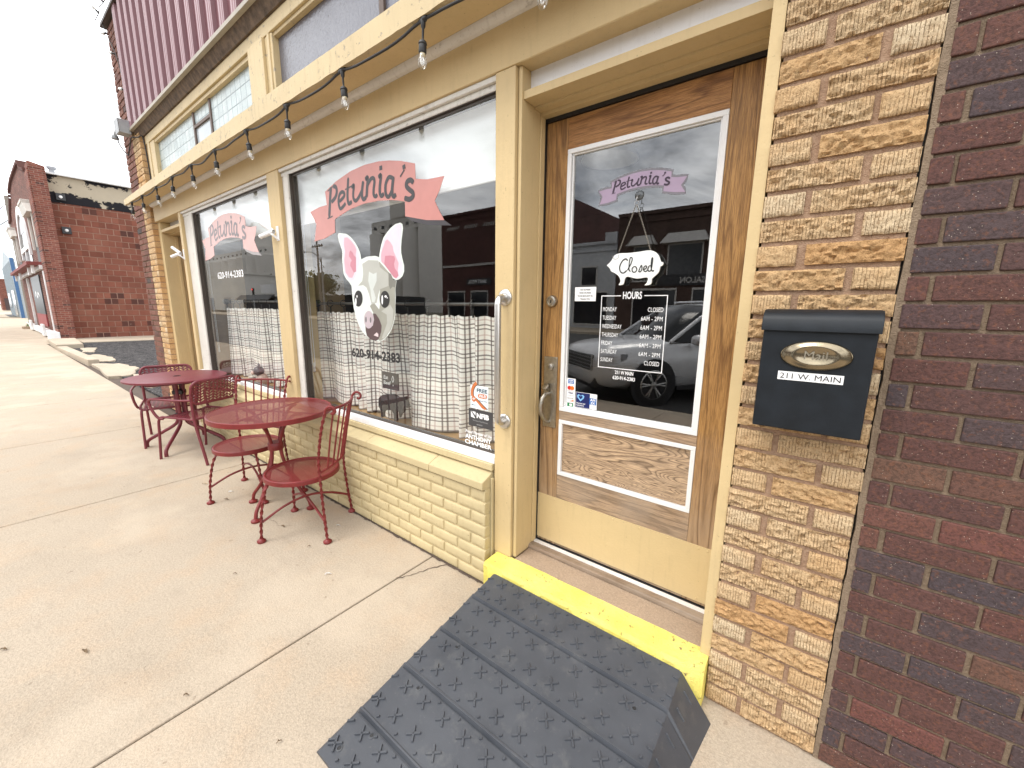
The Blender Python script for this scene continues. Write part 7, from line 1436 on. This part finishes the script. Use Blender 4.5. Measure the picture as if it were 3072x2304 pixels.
def exA(P):
    m = MB(); m.box(-27.9, -24.8, YF+0.001, YF+0.12, 3.55, 4.15); back_text(m, 'SHEET METAL', -27.7, -25.3, 3.70, 4.02, YF+0.125, 1); P(m, 'shop_sign', [BLACKPLASTIC, WHITEVINYL])
    m = MB(); m.box(-31.2, -18, YF+0.001, YF+0.12, 5.3, 5.5); P(m, 'lintel_band', TRIMP)
    m = MB()
    for g in range(5):
        for k in range(6): xx = -30.6+g*2.4+k*0.28; m.hexa([(xx,YF+0.001,8.75),(xx+.1,YF+0.001,8.75),(xx+.1,YF+.06,8.75),(xx,YF+.06,8.75),(xx+.18,YF+0.001,9.05),(xx+.28,YF+0.001,9.05),(xx+.28,YF+.06,9.05),(xx+.18,YF+.06,9.05)])
    P(m, 'brick_diaper', TRIMP)
front('brick_storefront', 'two-storey dark red brick shop front mirrored at the right of the big window', -31.4, -16.9, 10.0, DKB, [(-30.6,-28.2,0.2,2.9),(-27.4,-25.2,0.2,2.9),(-24.2,-21.5,0.2,2.9),(-20.8,-18,0.2,2.9)], extra=exA)
def exB(P):
    m = MB(); m.box(-13.9, -12.95, YF-6, YF, 6.26, 7.1); P(m, 'stepped_parapet', GRYF)
front('stucco_storefront', 'plain grey stucco shop front mirrored at the left of the door glass', -16.85, -12.9, 6.25, GRYF, [(-15.8,-14.4,3.3,4.6),(-16.4,-13.4,0.3,2.7)], extra=exB)
def exC(P):
    for a, b_ in ((-11.7,-10.2),(-9.3,-6.8),(-4.8,-2.6)):
        m = MB(); m.hexa([(a-.3,YF+0.001,5.9),(b_+.3,YF+0.001,5.9),(b_+.3,YF+.7,5.9),(a-.3,YF+.7,5.9),(a+.1,YF+0.001,6.6),(b_-.1,YF+0.001,6.6),(b_-.1,YF+.15,6.6),(a+.1,YF+.15,6.6)]); P(m, 'bay_roof', TRIMP)
    m = MB(); m.box(-10.4, -6.2, YF+0.001, YF+0.14, 3.1, 3.85); back_text(m, 'SALON', -8.2, -6.6, 3.25, 3.65, YF+0.145, 1); P(m, 'shop_sign', [BLACKPLASTIC, TRIMP])
front('bay_window_storefront', 'dark brown brick front with hooded upper windows mirrored in the door glass', -12.85, 0.5, 8.0, DKB2, [(-11.6,-10.3,3.5,5.8),(-9.2,-6.9,3.5,5.8),(-4.7,-2.7,3.5,5.8),(-11.5,-8.4,0.2,2.8),(-7.4,-4.2,0.2,2.8)], extra=exC)
front('corner_storefront', 'low tan brick front across the road', 0.6, 22, 6.5, plain('tan_brick_front', (0.26,0.18,0.12), 0.85), [(2,6,0.3,2.8),(8,12,0.3,2.8),(14,18,0.3,2.8)])
def silos(label, x0, x1, y, H, n, head):
    t = thing('grain_elevator', label, 'grain elevator', ((x0+x1)/2, y, 0), 0); I = Matrix.Translation((-(x0+x1)/2, -y, 0)); r = (x1-x0)/n/2
    for i in range(n):
        m = MB(); m.lathe([(r*.985,-0.5),(r*.985,H),(r*.9,H+.4)], (x0+r*(2*i+1),y,0), (0,0,1), 28); o = m.build('silo', SILO, t, smooth=50); o.matrix_parent_inverse = I
    m = MB(); m.box(x0+r*.5, x1-r*.5, y-r*.6, y+r*.6, H+.4, H+4.2); o = m.build('gallery', SILO, t); o.matrix_parent_inverse = I
    m = MB()
    for i in range(n*2): xx = x0+r*.8+i*r; m.box(xx, xx+r*.35, y+r*.6+.01, y+r*.6+.06, H+1.6, H+2.6)
    o = m.build('gallery_window', DWIN, t); o.matrix_parent_inverse = I
    m = MB(); a, b_ = head; m.box(a, b_, y-r*.7, y+r*.7, H+4.2, H+15); m.box(a-.5, b_+.5, y-r*.75, y+r*.75, H+15, H+15.6); m.box((a+b_)/2-2, (a+b_)/2+2, y-2, y+2, H+15.6, H+18); o = m.build('headhouse', SILO, t); o.matrix_parent_inverse = I
silos('long pale grain elevator mirrored in the far window', -352, -236, -97, 27.5, 9, (-262, -247))
silos('grain elevator silos mirrored behind the pig face', -131, -97, -87, 25.5, 4, (-118, -108))
t = thing('block_warehouse', 'long off-white warehouse mirrored low in the far window', 'building', (-120, -38, 0)); I = Matrix.Translation((120, 38, 0))
m = MB(); m.box(-142, -112, -60, -37, 0, 8.6); m.box(-142.3, -111.7, -60, -36.8, 8.6, 8.9); o = m.build('wall', WHT, t); o.matrix_parent_inverse = I
m = MB(); m.box(-138, -134, -36.99, -36.9, 0, 3.2); m.box(-126, -122, -36.99, -36.9, 0, 3.2); o = m.build('door', GREYMETAL, t); o.matrix_parent_inverse = I
t = thing('low_storefront', 'low dark shop with a white sign box mirrored at the right of the far window', 'building', (-103, -36, 0)); I = Matrix.Translation((103, 36, 0))
m = MB(); m.box(-111, -62, -50, -36, 0, 3.3); o = m.build('wall', plain('charcoal_wall', (0.045,0.045,0.048), 0.8), t); o.matrix_parent_inverse = I
m = MB(); m.hexa([(-112,-36,3.2),(-94,-36,3.2),(-94,-34.6,2.6),(-112,-34.6,2.6),(-112,-36,3.7),(-94,-36,3.7),(-94,-35.9,3.7),(-112,-35.9,3.7)]); o = m.build('awning', BLACKPLASTIC, t); o.matrix_parent_inverse = I
m = MB(); m.box(-100, -95, -36.4, -35.8, 4.0, 5.8); o = m.build('sign_box', PAPER, t); o.matrix_parent_inverse = I
utility_pole((-49.4, -22.8, 0), 9.1, 'tall utility pole mirrored at the left of the big window')
t = thing('street_lamp', 'curved-arm street lamp mirrored beside the utility pole', 'street lamp', (-47.9, -22.4, 0))
m = MB(); m.tube([(0,0,0),(0,0,7.0)], [0.11,0.07], 10); m.tube(sp([(0,0,6.2),(-0.3,0.1,7.0),(-1.2,0.4,7.6),(-2.2,0.8,7.7)], 5), 0.05, 8); m.build('pole', GREYMETAL, t, smooth=50)
m = MB(); m.box(-2.9, -2.1, 0.7, 0.95, 7.6, 7.78); m.build('lamp_head', GREYMETAL, t, bevel=0.05)
t = thing('traffic_light', 'traffic light showing red mirrored in the far window', 'traffic light', (-80, -26.8, 0))
m = MB(); m.tube([(0,0,0),(0,0,3.2)], 0.09, 10); m.build('pole', GREYMETAL, t)
m = MB(); m.box(-0.18, 0.18, -0.15, 0.15, 3.2, 4.3); m.build('housing', BLACKPLASTIC, t, bevel=0.03)
rl = NT('red_signal_lamp'); em = rl.n('ShaderNodeEmission'); em.inputs[0].default_value = (1,0.03,0.02,1); em.inputs[1].default_value = 8; rl.done(em.outputs[0])
m = MB(); m.lathe([(0.12,0),(0.10,0.05),(0,0.07)], (0.05,0.152,4.08), (0.3,1,0), 14, cap=False); m.build('lamp', rl.mat, t)
LEAFG = plain('tree_leaf_green', (0.055,0.085,0.028), 0.7, 0, 0.4, 1.5)
def tree(loc, H, rad, label):
    t = thing('street_tree', label, 'tree', loc, 0, 'trees across the street'); rnd = random.Random(int(abs(loc[0]*10)))
    m = MB(); m.tube([(0,0,-.2),(0.05,0,H*.3),(-0.05,0.05,H*.6)], [0.22,0.16,0.07], 10)
    tips = []
    for i in range(9):
        a = rnd.uniform(0,2*PI); e = Vector((rad*.7*math.cos(a), rad*.7*math.sin(a), H*rnd.uniform(.5,.9))); m.tube([(0,0,H*.3), e*.5+Vector((0,0,H*.2)), e], [0.09,0.05,0.02], 6); tips.append(e)
    m.build('trunk', plain('bark_brown', (0.09,0.065,0.045), 0.9) if 'bark_brown' not in bpy.data.materials else bpy.data.materials['bark_brown'], t)
    c = MB()
    for i in range(1800):
        b0 = rnd.choice(tips+[Vector((0,0,H*.75))]); p = b0+Vector([rnd.gauss(0,rad*.28) for _ in range(3)]); s = rnd.uniform(.10,.24)
        u = Vector([rnd.uniform(-1,1) for _ in range(3)]).normalized()*s; v = Vector([rnd.uniform(-1,1) for _ in range(3)]).normalized()*s
        c.add([p-u-v, p+u-v, p+u+v, p-u+v], [(0,1,2,3)])
    c.build('crown', LEAFG, t)
tree((-69, -32, 0), 6.8, 3.0, 'bushy green tree mirrored at the left edge of the big window')
tree((-121, -47, 0), 9.0, 3.2, 'dark green tree mirrored at the right edge of the far window')

# ------------------------------------------------------------------ parked silver SUV, seen only as a reflection in the door
SV = thing('parked_car', 'silver SUV parked at the kerb, mirrored in the oak door glass', 'car', (-2.05, -5.05, -0.16), math.atan2(0.788, -0.616))
CAR = plain('silver_white_car_paint', (0.80,0.81,0.82), 0.28, 0.2, 0.03, 2, 0, 10, 0.5, 0.6)
def loft(m, secs, mi=0):
    n = len(secs[0]); vs = [p for s in secs for p in s]
    m.add(vs, [(i*n+j, i*n+(j+1) % n, (i+1)*n+(j+1) % n, (i+1)*n+j) for i in range(len(secs)-1) for j in range(n)]+[tuple(range(n-1,-1,-1)), tuple((len(secs)-1)*n+j for j in range(n))], mi)
def sec(x, zb, zs, w, crown=0.05):
    half = [(w*.80,zb),(w*.95,zb+.10),(w,zb+.32),(w*.995,(zb+zs)/2+.1),(w*.97,zs-.10),(w*.88,zs-.02),(w*.55,zs+crown*.7),(0.0,zs+crown)]
    return [(x, y, z) for y, z in half]+[(x, -y, z) for y, z in half[-2::-1]]
m = MB(); loft(m, [sec(-2.45,.45,1.02,.80),sec(-2.38,.34,1.14,.90),sec(-1.6,.26,1.18,.955),sec(0.0,.26,1.14,.96),sec(0.85,.26,1.11,.955),sec(1.5,.27,1.07,.95),sec(2.1,.30,1.01,.90,.04),sec(2.36,.33,.93,.80,.03),sec(2.43,.36,.84,.66,.02)])
m.build('body', CAR, SV, smooth=50)
def gsec(x, z0, z1, w0, w1): return [(x,w0,z0),(x,w1*1.03,z1-.08),(x,w1*.9,z1),(x,0,z1+.03),(x,-w1*.9,z1),(x,-w1*1.03,z1-.08),(x,-w0,z0)]
m = MB(); loft(m, [gsec(-2.36,1.10,1.12,.82,.80),gsec(-2.05,1.12,1.66,.86,.70),gsec(-0.6,1.12,1.74,.88,.72),gsec(0.25,1.10,1.70,.88,.70),gsec(0.62,1.09,1.47,.88,.76),gsec(1.12,1.07,1.10,.86,.82)]); m.build('glasshouse', CARGLASS, SV, smooth=35)
m = MB(); loft(m, [[(x,y,z) for y,z in ((w,z0-.06),(w*.9,z0+.012),(0,z0+.042),(-w*.9,z0+.012),(-w,z0-.06),(0,z0-.02))] for x, z0, w in ((-2.08,1.65,.735),(-0.6,1.735,.755),(0.22,1.70,.735))])
for s in (-1, 1):
    m.tube([(0.22,s*.725,1.655),(0.62,s*.80,1.42),(1.12,s*.87,1.09)], 0.035, 8); m.tube([(-0.35,s*.745,1.70),(-0.40,s*.895,1.12)], 0.03, 8); m.tube([(-1.45,s*.735,1.69),(-1.6,s*.885,1.12)], 0.04, 8); m.tube([(-2.0,s*.72,1.64),(-2.36,s*.84,1.12)], 0.06, 8)
    m.tube([(0.05,s*.60,1.78),(-0.6,s*.62,1.81),(-1.9,s*.60,1.74)], 0.018, 8)
m.build('roof', CAR, SV, smooth=50)
m = MB(); m.box(2.30, 2.445, -.62, .62, .58, .86); m.build('grille', BLACKPLASTIC, SV, bevel=0.03)
m = MB()
for zz in (.62,.68,.74,.80): m.box(2.44, 2.455, -.58, .58, zz, zz+.018)
m.box(2.44, 2.46, -.62, -.59, .58, .86); m.box(2.44, 2.46, .59, .62, .58, .86); m.build('grille_bar', STEEL, SV)
m = MB(); m.box(2.20, 2.42, -.70, .70, .28, .50); m.build('bumper', BLACKPLASTIC, SV, bevel=0.04)
for s in (-1, 1):
    m = MB(); m.hexa([(2.18,s*.66,.74),(2.40,s*.64,.74),(2.05,s*.90,.78),(1.95,s*.90,.78),(2.18,s*.66,.88),(2.39,s*.64,.88),(2.02,s*.905,.90),(1.93,s*.905,.90)]) ; m.build('headlight', plain('headlight_lens', (0.35,0.36,0.38), 0.1) if 'headlight_lens' not in bpy.data.materials else bpy.data.materials['headlight_lens'], SV)
    m = MB(); m.lathe([(0.02,-.1),(0.085,-.07),(0.10,0),(0.08,.08),(0.02,.10)], (0.72,s*1.06,1.13), (0.2,1,0), 14); m.tube([(0.72,s*.92,1.08),(0.72,s*1.02,1.12)], 0.03, 8); m.build('wing_mirror', CAR, SV, smooth=50)
    m = MB(); m.tube([(0.60,s*.966,.40),(0.52,s*.972,.85),(0.60,s*.955,1.08)], 0.006, 6); m.tube([(-0.42,s*.966,.40),(-0.42,s*.972,1.08)], 0.006, 6); m.tube([(-0.30,s*.985,.97),(-0.14,s*.985,.97)], 0.02, 8); m.tube([(-1.35,s*.985,.98),(-1.2,s*.985,.98)], 0.02, 8); m.box(-1.2, 1.0, s*.955-.02, s*.955+.02, .27, .34); m.build('door_seam', BLACKPLASTIC, SV)
    for xx in (1.45, -1.42):
        w_ = MB(); w_.lathe([(0.36,-.12),(0.37,-.10),(0.37,.08),(0.34,.105),(0.25,.10)], (xx,s*.865,0.37), (0,s,0), 32); wo_ = w_.build('wheel', TYRE, SV, smooth=50)
        w_ = MB(); w_.lathe([(0.25,.06),(0.255,.105),(0.235,.11),(0.225,.07)], (xx,s*.865,0.37), (0,s,0), 32, cap=False); w_.lathe([(0.06,.06),(0.06,.11),(0.0,.115)], (xx,s*.865,0.37), (0,s,0), 16, cap=False)
        for k in range(6):
            a = k*PI/3
            for da in (-.12,.12): w_.tube([(xx+.05*math.cos(a),s*.965,0.37+.05*math.sin(a)),(xx+.23*math.cos(a+da),s*.965,0.37+.23*math.sin(a+da))], 0.016, 6)
        w_.build('rim', STEEL, wo_, smooth=50)
        w_ = MB(); w_.lathe([(0.43,.0),(0.43,.012)], (xx,s*.948,0.385), (0,s,0), 32); w_.build('wheel_arch', BLACKPLASTIC, SV)
